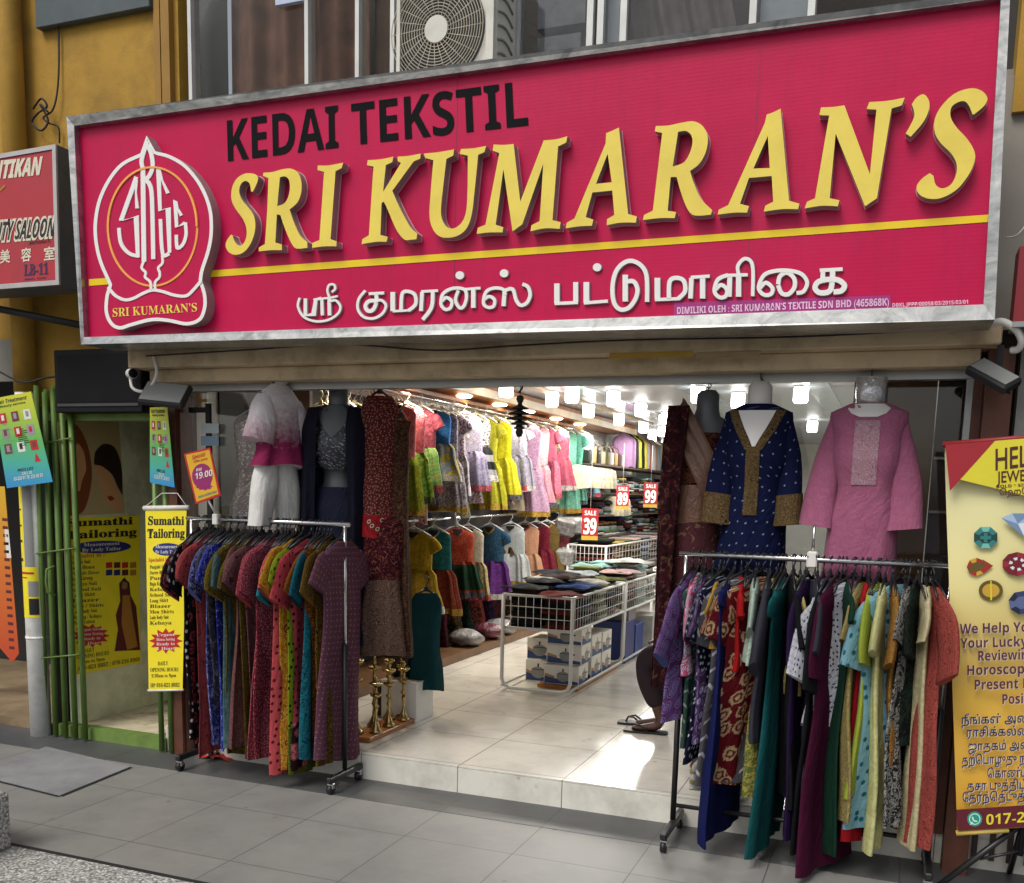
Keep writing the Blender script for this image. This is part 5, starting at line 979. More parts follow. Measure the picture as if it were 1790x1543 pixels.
for i in range(3): carton(['lowest cookware carton at the front of the stack, with a pot picture', 'middle cookware carton at the front of the stack', 'top cookware carton at the front, just under the basket'][i], -2.385, 2.24 + .05 * (i > 0), cz + i * .148, .275, .24, .145)
for i in range(2): carton(['lowest cookware carton of the second row', 'upper cookware carton of the second row'][i], -2.4, 2.56, cz + i * .17, .29, .26, .168)
for i in range(2): carton(['lowest cookware carton of the third row', 'upper cookware carton of the third row'][i], -2.41, 2.86, cz + i * .165, .3, .26, .163)
for i in range(2): carton(['cookware carton standing left behind the front stack, lower', 'cookware carton standing left behind the front stack, upper'][i], -2.6, 2.42 + .02 * i, FZ + .001 + i * .17, .19, .22, .168)
for i, (lab, x, y, z, w, d, h, cl) in enumerate((('dark blue carton under the second table', -2.4, 3.55, FZ, .3, .3, .36, '1f3474'), ('blue carton standing behind the dark blue one', -2.38, 3.9, FZ, .28, .28, .3, '2a4484'), ('grey and blue carton with a white tag on top', -2.34, 3.62, FZ + .361, .24, .26, .12, '6f7078'), ('white carton under the far part of the second table', -2.3, 4.3, FZ, .26, .3, .34, 'b4b3b0'))):
    t = thing('carton', lab, 'box', (x + w / 2, y + d / 2, z), group='cartons under the second table'); MB().box((x, y, z), (x + w, y + d, z + h), bev=.004).build('carton_body', mat('box_%d' % i, cl, .4, var=.25, vs=9), t); MB().box((x + .03, y - .0015, z + h * .55), (x + w * .5, y - .0003, z + h * .75)).build('paper_label', m_white, t)
for i in range(5): tag(MB().box((-1.97, 4.6 + .01 * (i % 2), FZ + i * .1), (-1.7, 4.9, FZ + .097 + i * .1), bev=.004).build('shallow_box', mat('stack_box', '8c6a58', .6, var=.2, vs=6)), ['lowest', 'second lowest', 'middle', 'second highest', 'topmost'][i] + ' brown shallow box in the stack behind the third table leg', 'box', 'stack of brown boxes by the third table')
# ---- wall shelves beyond the dresses
SHX = -3.86
for k, z in enumerate((.75, 1.05, 1.32, 1.6, 1.95)):
    t = MB().box((SHX, 7.15 if k < 4 else 6.9, z), (SHX + .42, 13.3, z + .02)).build('wall_shelf', mat('shelf_board', '5a4a40', .5)); tag(t, ['lowest', 'second lowest', 'middle', 'second highest', 'topmost'][k] + ' long shelf on the left wall deep in the shop', 'shelf', 'long wall shelves')
r = random.Random(12); cn = ['charcoal', 'black', 'brown', 'red', 'blue', 'white', 'olive', 'aqua', 'cream', 'dark brown', 'gold', 'wine', 'pale blue', 'green', 'grey', 'pink']
for k, z in enumerate((.75, 1.05, 1.32, 1.6)):
    y = 7.4
    while y < 12.9:
        c0_ = r.randrange(16); n = 6 + r.randrange(4)
        folded('%s-topped pile of folded cloth on the %s long wall shelf' % (cn[(c0_ + n - 1) % 16], ['lowest', 'second lowest', 'middle', 'second highest'][k]), SHX + .22, y, z + .021, .36, .3, n, MCL, c0_, 'folded cloth', 'piles of folded cloth on the wall shelves', 0, 'folded_clothes', .024); y += .36
y = 8.9; j = 0
RC = [('lilac', 'b08ab0'), ('lilac', 'a888ac'), ('dark', '2c2a2c'), ('lime', 'a3a238'), ('black', '1e1c1c'), ('yellow', 'b8ac40'), ('silver', 'a8a4a8'), ('rose', 'b56a62'), ('white', 'c8c4c0'), ('peach', 'c09a7c'), ('sky', '94a8b8'), ('ivory', 'c8c0a0'), ('pink', 'b08090'), ('pale green', 'a8b090'), ('gold', 'b09a50')]
for j in range(26):
    nm, cl = RC[j % 15]; mb, uv = MB(), []; Cloth([(0, .03, .05), (.1, .14, .06), (.46, .15, .065)], 700 + j, .012, 4).body(mb, uv, 0, None, 0, 24); o = mb.build('hanging_cloth', FP(cl, cl, s=1), None, uv, (0, 0, 0)); o.location = (SHX + .3, 8.6 + j * .17, 2.44); o.rotation_euler = (0, 0, R(12)); tag(o, '%s length of cloth hanging in the row above the top shelf' % nm, 'cloth', 'cloth lengths hanging above the top shelf')
for j in range(9):                                              # handbags and packets
    hb = thing('handbag', ['black', 'gold', 'black studded', 'cream', 'olive', 'white', 'tan', 'dark brown', 'silver'][j] + ' small handbag on the top shelf beside the blue dress', 'handbag', (SHX + .25, 6.98 + j * .2, 1.97), group='handbags on the top shelf')
    mm = mat('bag_%d' % j, ['1d1c1c', 'a98a4a', '242222', 'b8ac90', '5c5a34', 'b9b6b0', '9a7a50', '3a2a22', 'a3a3a3'][j], .35); b0 = Vector((SHX + .25, 6.98 + j * .2, 1.97))
    MB().box(b0 + Vector((-.1, -.05, .001)), b0 + Vector((.1, .05, .17)), bev=.015).build('bag_body', mm, hb); MB().tube([b0 + Vector((.07 * math.cos(a * .314), 0, .165 + .09 * math.sin(a * .314))) for a in range(11)], .006, 6).build('bag_handle', mm, hb)
for j in range(12):
    mb, uv = MB(), []; Cloth([(0, .03, .015), (.05, .11, .02), (.26, .13, .025)], 800 + j, .012, 4).body(mb, uv, 0, None, 0, 24); o = mb.build('hanging_packet', mat('packet_%d' % (j % 3), ['b9b394', 'a9a59a', 'c4bc9c'][j % 3], .25, var=.35, vs=18), None, uv, (0, 0, 0)); o.location = (SHX + .36, 6.4 + j * .19, 1.93 if j < 8 else 1.58); o.rotation_euler = (0, 0, .3); tag(o, 'cream plastic-packed garment hanging under the handbag shelf', 'packet', 'packed garments under the handbag shelf')
for j in range(10):
    o = MB().box((-.08, -.05, 0), (.17, .05, .2), bev=.03).build('plastic_packet', mat('film_%d' % (j % 3), ['8d8d8b', 'a3a2a0', '6e6c6a'][j % 3], .2, var=.45, vs=20, bmp=.03, bs=22), None, None, (0, 0, 0)); o.location = (SHX + .3, 6.0 + (j % 5) * .24, (.78, 1.13)[j // 5]); o.rotation_euler = (.2, .1 * (j % 3), .3); tag(o, 'crinkled clear plastic packet of clothes below the 39 sale sign', 'packet', 'plastic packets below the sale sign')
# sale signs
m_sred = mat('sale_red', 'a01820', .5, var=.04); m_sgold = mat('sale_gold', 'c09a3a', .5)
def sale(label, px0, py0, px1, py1, X, num):
    a, b_ = at(px0, py0, X=X), at(px1, py1, X=X); w = (px1 - px0) / FPX * (a - CP).dot(CF) / .94; h = a.z - b_.z
    t = thing('sale_sign', label, 'sign', a, (0, 0, .38), 'red sale price signs')
    MB().box((0, 0, -h), (w, .008, 0)).build('board', m_sred, t); m = MB(); f = lambda u, v, hh: (u, -.001 - hh, v)
    m.add([f(0, -h, .001), f(w, -h, .001), f(w, -h * .87, .001), f(0, -h * .87, .001)], [(0, 1, 2, 3)], 1)
    put_text(m, bold(num), f, w * .1, -h * .82, w * .9, -h * .3, 0, .002, .02); put_text(m, bold('SALE'), f, w * .15, -h * .22, w * .85, -h * .07, 0, .002)
    m.build('price_print', [m_white, m_sgold], t); MB().tube([(w / 2, .004, 0), (w / 2, .004, .5)], .002, 5).build('hanging_cord', m_wht, t)
sale('red SALE 39 sign hanging over the wire tables', 1018, 888, 1045, 940, -3.0, '39'); sale('red SALE 89 sign farther back, left of the 99 sign', 1078, 848, 1099, 889, -3.2, '89'); sale('red SALE 99 sign farthest right, near the saree', 1126, 843, 1149, 886, -3.2, '99')

# ---- brass lamps on a board, white box and black pot
m_brass = mat('brass', 'b39c68', .25, .95, var=.1)
bdp = [at(628, 1301, Z=FZ), at(726, 1262, Z=FZ)]
tag(MB().box((bdp[1].x - .16, .2, FZ + .001), (bdp[1].x + .005, .86, FZ + .03), bev=.004).build('lamp_board', m_wood), 'low polished wooden board carrying the brass oil lamps', 'board')
def oil_lamp(label, x, y, H, k=1.0):
    P = [(.055, 0), (.055, .012), (.045, .02), (.03, .04), (.014, .07), (.012, .12), (.02, .14), (.012, .16), (.011, H * .42), (.022, H * .45), (.03, H * .47), (.012, H * .5), (.011, H * .68), (.02, H * .7), (.012, H * .72), (.012, H * .8), (.05, H * .84), (.058, H * .87), (.052, H * .88), (.012, H * .87), (.012, H * .91), (.02, H * .94), (.006, H * .97), (.0, H)]
    t = thing('brass_lamp', label, 'oil lamp', (x, y, FZ + .031), group='brass oil lamps on the board'); MB().lathe([(r_ * k * .8, z) for r_, z in P], (x, y, FZ + .031), 18).build('lamp_stem', m_brass, t)
    MB().lathe([(.01, 0), (.035 * k, .015), (.04 * k, .03), (.035 * k, .03), (.008, .02)], (x, y, FZ + .031 + H * .6), 18).build('oil_tray', m_brass, t)
X_ = bdp[1].x
for lab, x, y, H, k in (('tallest brass oil lamp at the front left corner of the board', X_ - .12, .26, .5, 1), ('short brass oil lamp at the front of the board', X_ - .03, .33, .34, .9), ('slim brass lamp second along the front edge', X_ - .035, .5, .4, .9), ('brass lamp nearest the white box', X_ - .03, .68, .38, .9), ('tall brass lamp behind the front pair', X_ - .115, .46, .56, .95), ('tall brass lamp at the back left of the board', X_ - .12, .66, .58, .95), ('brass lamp at the far corner of the board', X_ - .11, .8, .5, .9)): oil_lamp(lab, x, y, H, k)
q = at(735, 1256, Z=FZ); wb = thing('white_box', 'plain white carton standing behind the brass lamps', 'box', (q.x, q.y, FZ)); MB().box((q.x - .22, q.y - .12, FZ), (q.x + .03, q.y + .12, FZ + .25), bev=.003).build('carton', m_white, wb); MB().box((q.x - .225, q.y - .125, FZ + .2505), (q.x + .035, q.y + .125, FZ + .256)).build('lid_flap', m_white, wb)
q = at(690, 1176, Y=.75); pt = thing('black_pot', 'black bucket on the shelf behind the tall brass lamps', 'bucket', (q.x - .05, .98, FZ)); bx = q.x - .05
MB().lathe([(0, .0), (.1, 0), (.115, .1), (.125, .24), (.13, .25), (.12, .25), (.1, .02), (0, .02)], (bx, .98, FZ + .22), 22).build('bucket_body', mat('black_gloss', '151416', .3), pt); MB().box((bx - .14, .84, FZ), (bx + .12, 1.1, FZ + .2195)).build('stand_block', m_dark, pt)

# ---- hanging pagoda ornament in the doorway
q = at(910, 668, Y=-.02); ch = thing('door_ornament', 'black tiered pagoda-shaped ornament hanging in the doorway', 'ornament', (q.x, -.02, q.z)); m_bz = mat('dark_bronze', '1f2420', .45, .3)
zz = q.z; MB().tube([(q.x, -.02, 2.152), (q.x, -.02, zz - .07)], .002, 5).tube([(q.x - .01, -.02, zz + .01), (q.x + .012, -.02, zz), (q.x + .008, -.02, zz - .03), (q.x - .008, -.02, zz - .05)], .005, 6).build('hook_cord', m_bz, ch)
pr = [(0, -.06), (.014, -.065), (.02, -.08), (.014, -.095), (.01, -.1)]
for k, (r_, z) in enumerate(((.045, -.125), (.058, -.15), (.068, -.175), (.05, -.2), (.03, -.22))): pr += [(.012, z + .016), (r_ * .6, z + .008), (r_, z), (r_ * .9, z - .004), (.014, z - .006)]
pr += [(.02, -.24), (.012, -.262), (0, -.265)]
MB().lathe(pr, (q.x, -.02, zz), 20).build('tiered_body', m_bz, ch)

# ================================================================== posters, banners and small signs
class Plane:
    """a flat poster plane in the place: pixel outlines are laid on it at their real size"""
    def __init__(s, n, **kw): s.kw = kw; s.n = Vector(n)
    def p(s, u, v, h=0): return tuple(at(u, v, **s.kw) + s.n * h)
    def flat(s, mb, pts, h, mi=0): mb.add([s.p(a, b_, h) for a, b_ in pts], [tuple(range(len(pts)))], mi)
    def shape(s, mb, pts, h, mi=0): mb.poly(pts, [], lambda u, v, hh: s.p(u, v, h), 0, mi)
    def rect(s, mb, x0, y0, x1, y1, h, mi=0, sk=0): s.flat(mb, [(x0, y0), (x1, y0 + sk), (x1, y1 + sk), (x0, y1)], h, mi)
    def ell(s, mb, cx, cy, rx, ry, h, mi=0, n=22, rot=0):
        s.flat(mb, [(cx + rx * math.cos(t * 6.2832 / n) * math.cos(rot) - ry * math.sin(t * 6.2832 / n) * math.sin(rot), cy + rx * math.cos(t * 6.2832 / n) * math.sin(rot) + ry * math.sin(t * 6.2832 / n) * math.cos(rot)) for t in range(n)], h, mi)
    def text(s, mb, body, x0, y0, x1, y1, ch, h, mi=0, off=0, cap=.714, ux=0):
        a, b_, c, d = [Vector(s.p(*q_)) for q_ in ((x0, y0), (x1, y1), (x0 + ux, y0 - ch), (x1 + ux, y1 - ch))]
        put_text(mb, body, lambda u, v, hh: tuple(a * (1 - u) * (1 - v) + b_ * u * (1 - v) + c * (1 - u) * v + d * u * v + s.n * h), 0, 0, 1, 1, mi, 0, off, cap)
    def board(s, mb, pts, th, mi=0):
        n = len(pts); mb.add([s.p(a, b_, 0) for a, b_ in pts] + [s.p(a, b_, -th) for a, b_ in pts], [tuple(range(n)), tuple(range(2 * n - 1, n - 1, -1))] + [(i, (i + 1) % n, n + (i + 1) % n, n + i) for i in range(n)], mi)
def star(cx, cy, r0, r1, n, sy=1): return [(cx + (r0 if k % 2 else r1) * math.cos(k * math.pi / n), cy + sy * (r0 if k % 2 else r1) * math.sin(k * math.pi / n)) for k in range(2 * n)]
def pm(name, col): return mat(name, col, .5, var=.05)
p_yel = pm('print_yellow', 'ecd924'); p_blk = pm('print_black', '1b1b1d'); p_blu = pm('print_blue', '1e2470'); p_red = pm('print_red', 'b81e22'); p_wht = pm('print_white', 'd9d7d0'); p_mar = pm('print_maroon', '5a1a20'); p_skin = pm('print_skin', '9a6a4c'); p_gold = pm('print_gold', 'a8742c'); p_mag = pm('print_magenta', '8e2060'); p_grey = pm('print_grey', '8c8c8a')
SUM = [p_yel, p_blk, p_blu, p_red, p_wht, p_mar, p_skin, p_gold]
def gradmat(name, stops):
    m, t, b = base(name); sp = nd(t, 'ShaderNodeSeparateXYZ'); t.links.new(nd(t, 'ShaderNodeTexCoord').outputs['Generated'], sp.inputs[0]); t.links.new(ramp(t, sp.outputs[2], [(p, S(c)) for p, c in stops]), b.inputs['Base Color']); b.inputs['Roughness'].default_value = .45; return m
# tailoring poster on the stair wall
W = Plane((1, 0, 0), X=-4.714)
po = thing('tailor_poster', 'yellow Sumathi Tailoring poster pasted on the stair side wall', 'poster', W.p(190, 1030)); m = MB(); W.board(m, [(113, 905), (243, 901), (246, 1158), (131, 1180)], .003); m.build('sheet', p_yel, po)
m = MB(); h = .0012
W.text(m, serif('Sumathi'), 116, 920, 232, 916, 13, h, 1, .02); W.text(m, serif('Tailoring'), 117, 942, 239, 936, 14, h, 1, .02)
W.ell(m, 177, 956, 52, 11, h, 2, rot=-.03); W.text(m, serif('Measurement'), 146, 955, 209, 952, 6, h + .001, 4); W.text(m, serif('By Lady Tailor'), 143, 964, 211, 961, 6, h + .001, 4)
W.text(m, serif('Specialist in :-'), 120, 976, 185, 972, 7, h, 3)
for i, s_ in enumerate(('Punjabi Suit', 'Saree Blouse', 'Punjabi Dress', 'Baju Kurung', 'Kebaya Suit', 'School Suit', 'Long Skirt', 'Blazer', 'Men / Shirts', 'Lady Body Suit', 'Kurung / Kebaya', 'Pants / Uniform')): W.text(m, serif(s_), 122 + i * .6, 986 + i * 9.6, 158 + (i * 7) % 19 + i * .6, 984 + i * 9.5, 6.5, h, 1)
for i in range(8): x, y = 185 + (i % 4) * 14, 983 + (i // 4) * 13; W.rect(m, x, y, x + 11, y + 10, h, (3, 5, 3, 7, 2, 2, 5, 7)[i], -1)
W.shape(m, [(208, 1020), (216, 1010), (226, 1018), (228, 1040), (238, 1060), (245, 1136), (200, 1138), (206, 1100), (202, 1075), (210, 1050)], h, 5); W.shape(m, [(214, 1040), (226, 1040), (232, 1080), (240, 1130), (222, 1136), (212, 1090)], h + .0006, 7); W.ell(m, 217, 1022, 6, 8, h + .0006, 6); W.shape(m, [(209, 1022), (217, 1009), (226, 1020), (225, 1036), (222, 1018), (214, 1016), (211, 1030)], h + .0012, 1)
W.shape(m, star(158, 1111, 24, 34, 13, .62), h, 3)
for i, s_ in enumerate(('Urgent Service', 'Blouse Sewing', 'Ready in', '1 Hour')): W.text(m, serif(s_), 140 + 4 * (i > 1), 1103 + i * 8, 180 - 5 * (i > 1), 1101 + i * 8, 5, h + .001, 4)
for s_, x0, y0, x1, y1, ch in (('DAILY', 146, 1141, 165, 1138, 7), ('OPENING HOURS', 134, 1152, 190, 1144, 7), ('10am to 9pm', 137, 1161, 183, 1154, 6), ('016-821 8882 / 070-216 8960', 137, 1172, 244, 1155, 7)): W.text(m, serif(s_), x0, y0, x1, y1, ch, h, 1)
m.build('printing', SUM, po)
# hair salon poster above it (a generic stand-in of two women in profile)
po = thing('salon_poster', 'large brown salon poster of two women with long hair above the yellow poster', 'poster', W.p(170, 820)); m = MB(); W.board(m, [(100, 737), (208, 737), (218, 897), (112, 902)], .003); m.build('sheet', pm('poster_tan', 'b8a276'), po)
m = MB(); W.shape(m, outline("103,742 130,740* 148,765* 158,800* 160,840* 150,885* 135,900* 113,900"), h, 0); W.shape(m, outline("128,790 135,775* 146,790* 150,815* 149,825* 143,840* 138,858* 126,850* 124,820*"), h + .001, 1); W.shape(m, outline("166,790 180,776* 200,782* 212,815* 214,866 205,850* 196,830* 182,818* 165,812*"), h, 2); W.shape(m, outline("165,812 180,816* 194,832* 206,856* 214,880 212,897 190,880* 174,850*"), h + .001, 1)
W.shape(m, [(123, 812), (129, 810), (134, 812), (129, 814)], h + .002, 2); W.shape(m, [(122, 843), (128, 840), (133, 844), (127, 848)], h + .002, 3); W.shape(m, [(186, 868), (194, 866), (200, 872), (192, 876)], h + .002, 3)
m.build('printing', [pm('hair_auburn', '82401f'), pm('poster_skin', 'd29a6c'), pm('hair_dark', '2c1914'), pm('lip_red', '8a3426')], po)
W2 = Plane((0, -1, 0), Y=.96)
cal = thing('wall_calendar', 'dim paper calendar on the dark end wall of the stair', 'calendar', W2.p(245, 850)); m = MB(); W2.board(m, [(232, 815), (262, 815), (262, 888), (231, 890)], .003); m.build('sheet', pm('aged_paper', '8f9078'), cal); m = MB(); W2.board(m, [(240, 750), (262, 750), (262, 780), (240, 780)], .003); m.build('photo_sheet', pm('dim_photo', '5b5a58'), cal)
m = MB()
for i in range(5):
    for k in range(4): W2.rect(m, 236 + k * 6.5, 832 + i * 11, 240 + k * 6.5, 837 + i * 11, .001, 0)
m.build('dates', p_blk, cal)
# hanging tailoring banner
H = Plane((0, -1, 0), Y=-.16)
hb = thing('tailor_banner', 'narrow yellow Sumathi Tailoring scroll hanging on the green gate', 'banner', H.p(290, 890)); m = MB(); H.board(m, [(254, 892), (326, 892), (319, 1206), (260, 1206)], .002); m.build('cloth', p_yel, hb)
m = MB(); m.tube([H.p(251, 888, -.004), H.p(329, 887, -.004)], .014, 10); m.build('top_rod', p_wht, hb); m = MB(); m.tube([H.p(258, 1207, -.004), H.p(320, 1206, -.004)], .007, 8); m.build('bottom_rod', p_wht, hb)
m = MB(); m.tube([H.p(256, 884), H.p(283, 862), H.p(310, 862), H.p(326, 884)], .0025, 5); m.build('hanging_cord', p_wht, hb)
m = MB(); H.text(m, serif('Sumathi'), 259, 917, 322, 917, 15, h, 1, .02); H.text(m, serif('Tailoring'), 258, 940, 323, 939, 16, h, 1, .02); H.ell(m, 293, 960, 26, 11, h, 2); H.text(m, serif('Measurement'), 272, 958, 314, 958, 6, h + .001, 4); H.text(m, serif('By Lady Tailor'), 272, 967, 314, 967, 6, h + .001, 4); H.text(m, serif('Specialist in :-'), 260, 982, 300, 980, 7, h, 3)
for i, s_ in enumerate(('Punjabi Suit', 'Saree Blouse', 'Punjabi', 'Baju Kurung', 'Kebaya', 'School Suit', 'Long Skirt', 'Blazer', 'Men Shirts', 'Lady Body Suit', 'Kebaya')): H.text(m, serif(s_), 262, 994 + i * 9.8, 292 + (i * 5) % 14, 993 + i * 9.8, 6.5, h, 1)
H.shape(m, star(290, 1120, 20, 30, 12, .75), h, 3)
for i, s_ in enumerate(('Urgent', 'Blouse Sewing', 'Ready in', '1 Hour')): H.text(m, serif(s_), 274, 1112 + i * 8, 306, 1111 + i * 8, 5, h + .001, 4)
for s_, x0, y0, x1, ch in (('DAILY', 276, 1163, 294, 7), ('OPENING HOURS', 263, 1174, 312, 7), ('9.30am to 9pm', 265, 1184, 308, 6), ('HP 016-821 8882', 263, 1201, 314, 7)): H.text(m, serif(s_), x0, y0, x1, y0 - 1, ch, h, 1)
m.build('printing', SUM, hb)
# green-blue salon flyers
fly = gradmat('flyer_print', [(0, '2f86c8'), (.25, '45a89a'), (.5, '5cb05a'), (.75, 'a8c03c'), (1, 'd2cc2e')])
def flyer(label, quad, Y, seed):
    Q = Plane((0, -1, 0), Y=Y); r = random.Random(seed); t = thing('salon_flyer', label, 'flyer', Q.p(*quad[0])); m = MB(); Q.board(m, quad, .003); m.build('sheet', fly, t)
    def b(u, v): x = [(quad[0][i] * (1 - u) * (1 - v) + quad[1][i] * u * (1 - v) + quad[2][i] * u * v + quad[3][i] * (1 - u) * v) for i in (0, 1)]; return x
    m = MB(); L_ = lambda u0, v0, u1, v1, mi, hh=h: Q.flat(m, [b(u0, v0), b(u1, v0), b(u1, v1), b(u0, v1)], hh, mi)
    for s_, u0, v0, u1, ch in (('Hair Treatment', .08, .075, .85, 7), ('beauty service', .15, .115, .8, 4)): a, c = b(u0, v0), b(u1, v0); Q.text(m, bold(s_), a[0], a[1], c[0], c[1], ch, h, 0)
    for i in range(9): u0 = .1 + .3 * (i % 3); v0 = .18 + .17 * (i // 3); L_(u0, v0, u0 + .17, v0 + .11, (1, 3, 4, 2, 1, 5, 3, 4, 1)[i]); L_(u0 + .05, v0 + .02, u0 + .12, v0 + .08, (4, 5, 2, 3, 4, 1, 5, 0, 3)[i], h + .0006)
    for i in range(9): L_(.45, .38 + i * .022, .45 + r.uniform(.15, .28), .388 + i * .022, 0)
    for i in range(6): L_(.15, .3 + i * .06, .15 + r.uniform(.1, .2), .308 + i * .06, 2)
    Q.flat(m, [b(.78, .66), b(.86, .76), b(.72, .76)], h, 1)
    for s_, u0, v0, u1, ch, mi in (('PRICE LIST', .3, .84, .65, 5, 0), ('CALL US', .38, .88, .6, 5, 4), ('03-226 01 78, 226 05 55', .18, .93, .82, 6, 4)): a, c = b(u0, v0), b(u1, v0); Q.text(m, bold(s_), a[0], a[1], c[0], c[1], ch, h, mi)
    m.build('printing', [p_blk, p_red, p_grey, pm('flyer_brown', '6b3a34'), p_wht, pm('flyer_lilac', '9a8ca4')], t)
flyer('yellow-green-blue salon flyer tied to the white drainpipe, tilted', [(-14, 697), (54, 684), (92, 842), (12, 853)], -.2, 1)
flyer('narrow curled salon flyer hanging right of the dark stair doorway', [(262, 712), (292, 711), (305, 852), (262, 843)], -.14, 2)
# price placard
Q = Plane((0, -1, 0), Y=-.25); pl = thing('price_placard', 'yellow placard reading 19.00 standing on the left dress rack', 'placard', Q.p(355, 880)); m = MB(); Q.board(m, [(321, 793), (367, 782), (386, 866), (342, 881)], .006); m.build('board', p_red, pl)
m = MB(); Q.flat(m, [(325, 795), (366, 786), (382, 863), (344, 877)], h, 0); Q.ell(m, 354, 832, 18, 22, h * 2, 1); Q.shape(m, star(357, 850, 12, 16, 9, .45), h * 1.6, 1); Q.text(m, bold('19.00'), 342, 838, 372, 831, 11, h * 3, 2); Q.text(m, bold('RM'), 344, 824, 353, 822, 5, h * 3, 2); Q.text(m, ital('Special'), 336, 803, 359, 797, 7, h * 2, 3); Q.text(m, bold('offer price'), 339, 809, 363, 803, 4, h * 2, 3); Q.text(m, ital('new collection'), 347, 871, 379, 861, 5, h * 2, 4); m.build('printing', [pm('placard_yellow', 'd8a81e'), p_mag, p_wht, p_red, pm('placard_teal', '2a7a80')], pl)
m = MB(); m.tube([Q.p(362, 874, -.01), (Q.p(364, 905)[0], LY, LZ + .02)], .006, 8); m.build('stem', p_wht, pl); x = Q.p(364, 905)[0]; MB().box((x - .018, LY - .02, LZ - .03), (x + .018, LY + .02, LZ + .03), bev=.005).build('clamp', p_wht, pl)
x = at(1421, 960, Y=RY).x; cl_ = thing('display_clamp', 'chrome display stem and white clamp on the right rack rail between two kurtas', 'clamp', (x, RY, RZ)); MB().tube([(x, RY, RZ + .025), (x, RY, RZ + .15)], .006, 8).build('stem', m_chr, cl_); MB().box((x - .022, RY - .022, RZ - .035), (x + .022, RY + .022, RZ + .035), bev=.006).build('clamp_block', p_wht, cl_)
# wrapped notices on the drainpipe and an orange strip banner
m_pipew = mat('pipe_white', 'eeede8', .5, var=.05, vs=9, dirt='9d9a90', ds=8, da=.35)
PXc = at(50, 1000, Y=-.1).x; dp = thing('drainpipe', 'round drainpipe painted mustard above and white below with notices wrapped round', 'drainpipe', (PXc, -.06, 0))
MB().tube([(PXc, -.06, 0), (PXc, -.06, 2.12)], .062, 20).build('white_section', m_pipew, dp); MB().tube([(PXc, -.06, 2.121), (PXc, -.06, 6)], .066, 20).build('painted_section', m_yel, dp); MB().tube([(PXc, -.06, .62), (PXc, -.06, .635)], .0655, 20).build('pipe_joint', m_pipew, dp)
def wrap(z0, z1, a0, a1, r_, mi, m): n = 12; m.grid([[(PXc + r_ * math.sin(a0 + (a1 - a0) * k / n), -.06 - r_ * math.cos(a0 + (a1 - a0) * k / n), z) for k in range(n + 1)] for z in (z0, z1)], mi)
def pipe_note(name, label, z0, z1, a0, a1, patches, col):
    m = MB(); wrap(z0, z1, a0, a1, .0645, 0, m)
    for (f0, f1, g0, g1, mi) in patches: wrap(z0 + (z1 - z0) * f0, z0 + (z1 - z0) * f1, a0 + (a1 - a0) * g0, a0 + (a1 - a0) * g1, .0652 + .0002 * mi, mi, m)
    tag(m.build(name, [col, p_blk, p_grey, p_red, p_wht]), label, 'notice')
zt_ = at(50, 850, Y=-.12).z; zm_ = at(52, 990, Y=-.12).z; zl_ = at(55, 1080, Y=-.12).z
pipe_note('pipe_notice', 'yellow and white notice wrapped high on the white drainpipe', zm_, zt_, -1.3, .9, [(.0, 1, .6, 1, 2), (.06, .1, .05, .5, 1), (.3, .33, .05, .5, 1), (.5, .52, .05, .5, 1), (.7, .72, .05, .5, 1)], p_yel)
pipe_note('pipe_notice', 'yellow notice with photos wrapped low on the white drainpipe', zl_, zm_ - .004, -1.3, 1.2, [(.86, .9, .1, .85, 3), (.78, .8, .1, .6, 3), (.42, .72, .62, .98, 2), (.06, .38, .62, .98, 1), (.05, .22, .04, .3, 2), (.28, .4, .04, .2, 1)], p_yel)
Q = Plane((0, -1, 0), Y=-.05); ob = thing('strip_banner', 'long orange and yellow vertical banner at the far left edge', 'banner', Q.p(15, 880)); m = MB(); Q.board(m, [(-20, 850), (8, 850), (33, 1142), (22, 1158), (-2, 1130)], .003); m.build('cloth', gradmat('orange_cloth', [(0, 'b8401e'), (.5, 'c96a24'), (1, 'd2a826')]), ob); m = MB()
for i in range(17): y = 905 + i * 14; x = 4 + (y - 850) * .055; Q.rect(m, x - 3, y, x + 6, y + 5, h, 0, 1)
Q.flat(m, [(8, 925), (15, 925), (20, 975), (12, 975)], h, 1); m.build('printing', [p_mar, p_wht], ob)
# beauty saloon light box
BY = -.42; Q = Plane((0, -1, 0), Y=BY); f = lambda a, b_: at(a, b_, Y=BY)
bs = thing('salon_sign', 'red beauty saloon light box sign cut by the left photo edge', 'signboard', Q.p(60, 380)); tl, tr, brr, bl_ = f(-150, 296), f(100, 253), f(106, 498), f(-150, 517)
m = MB(); P4 = [tl, tr, brr, bl_]; m.add([p for p in P4] + [p + Vector((0, .2, 0)) for p in P4], [(i, (i + 1) % 4, 4 + (i + 1) % 4, 4 + i) for i in range(4)] + [(4, 5, 6, 7)]); m.build('box_side', mat('grey_sheet', '5a5c60', .55, .2, var=.12, dirt='3a3b3d', ds=5), bs)
m = MB(); ins = [f(-142, 303), f(94, 262), f(100, 490), f(-142, 508)]; m.add([p - Vector((0, .012, 0)) for p in P4] + [p - Vector((0, .012, 0)) for p in ins] + [p for p in P4], [(i, (i + 1) % 4, 4 + (i + 1) % 4, 4 + i) for i in range(4)] + [(i, (i + 1) % 4, 8 + (i + 1) % 4, 8 + i) for i in range(4)]); m.build('trim_frame', mat('trim_white', 'b5b1ae', .4, .3, var=.1), bs)
m = MB(); m.add([p - Vector((0, .006, 0)) for p in ins], [(0, 1, 2, 3)], 0); m.build('panel', mat('faded_red', 'ad2a34', .45, var=.1, vs=2, dirt='8e2c36', ds=3), bs)
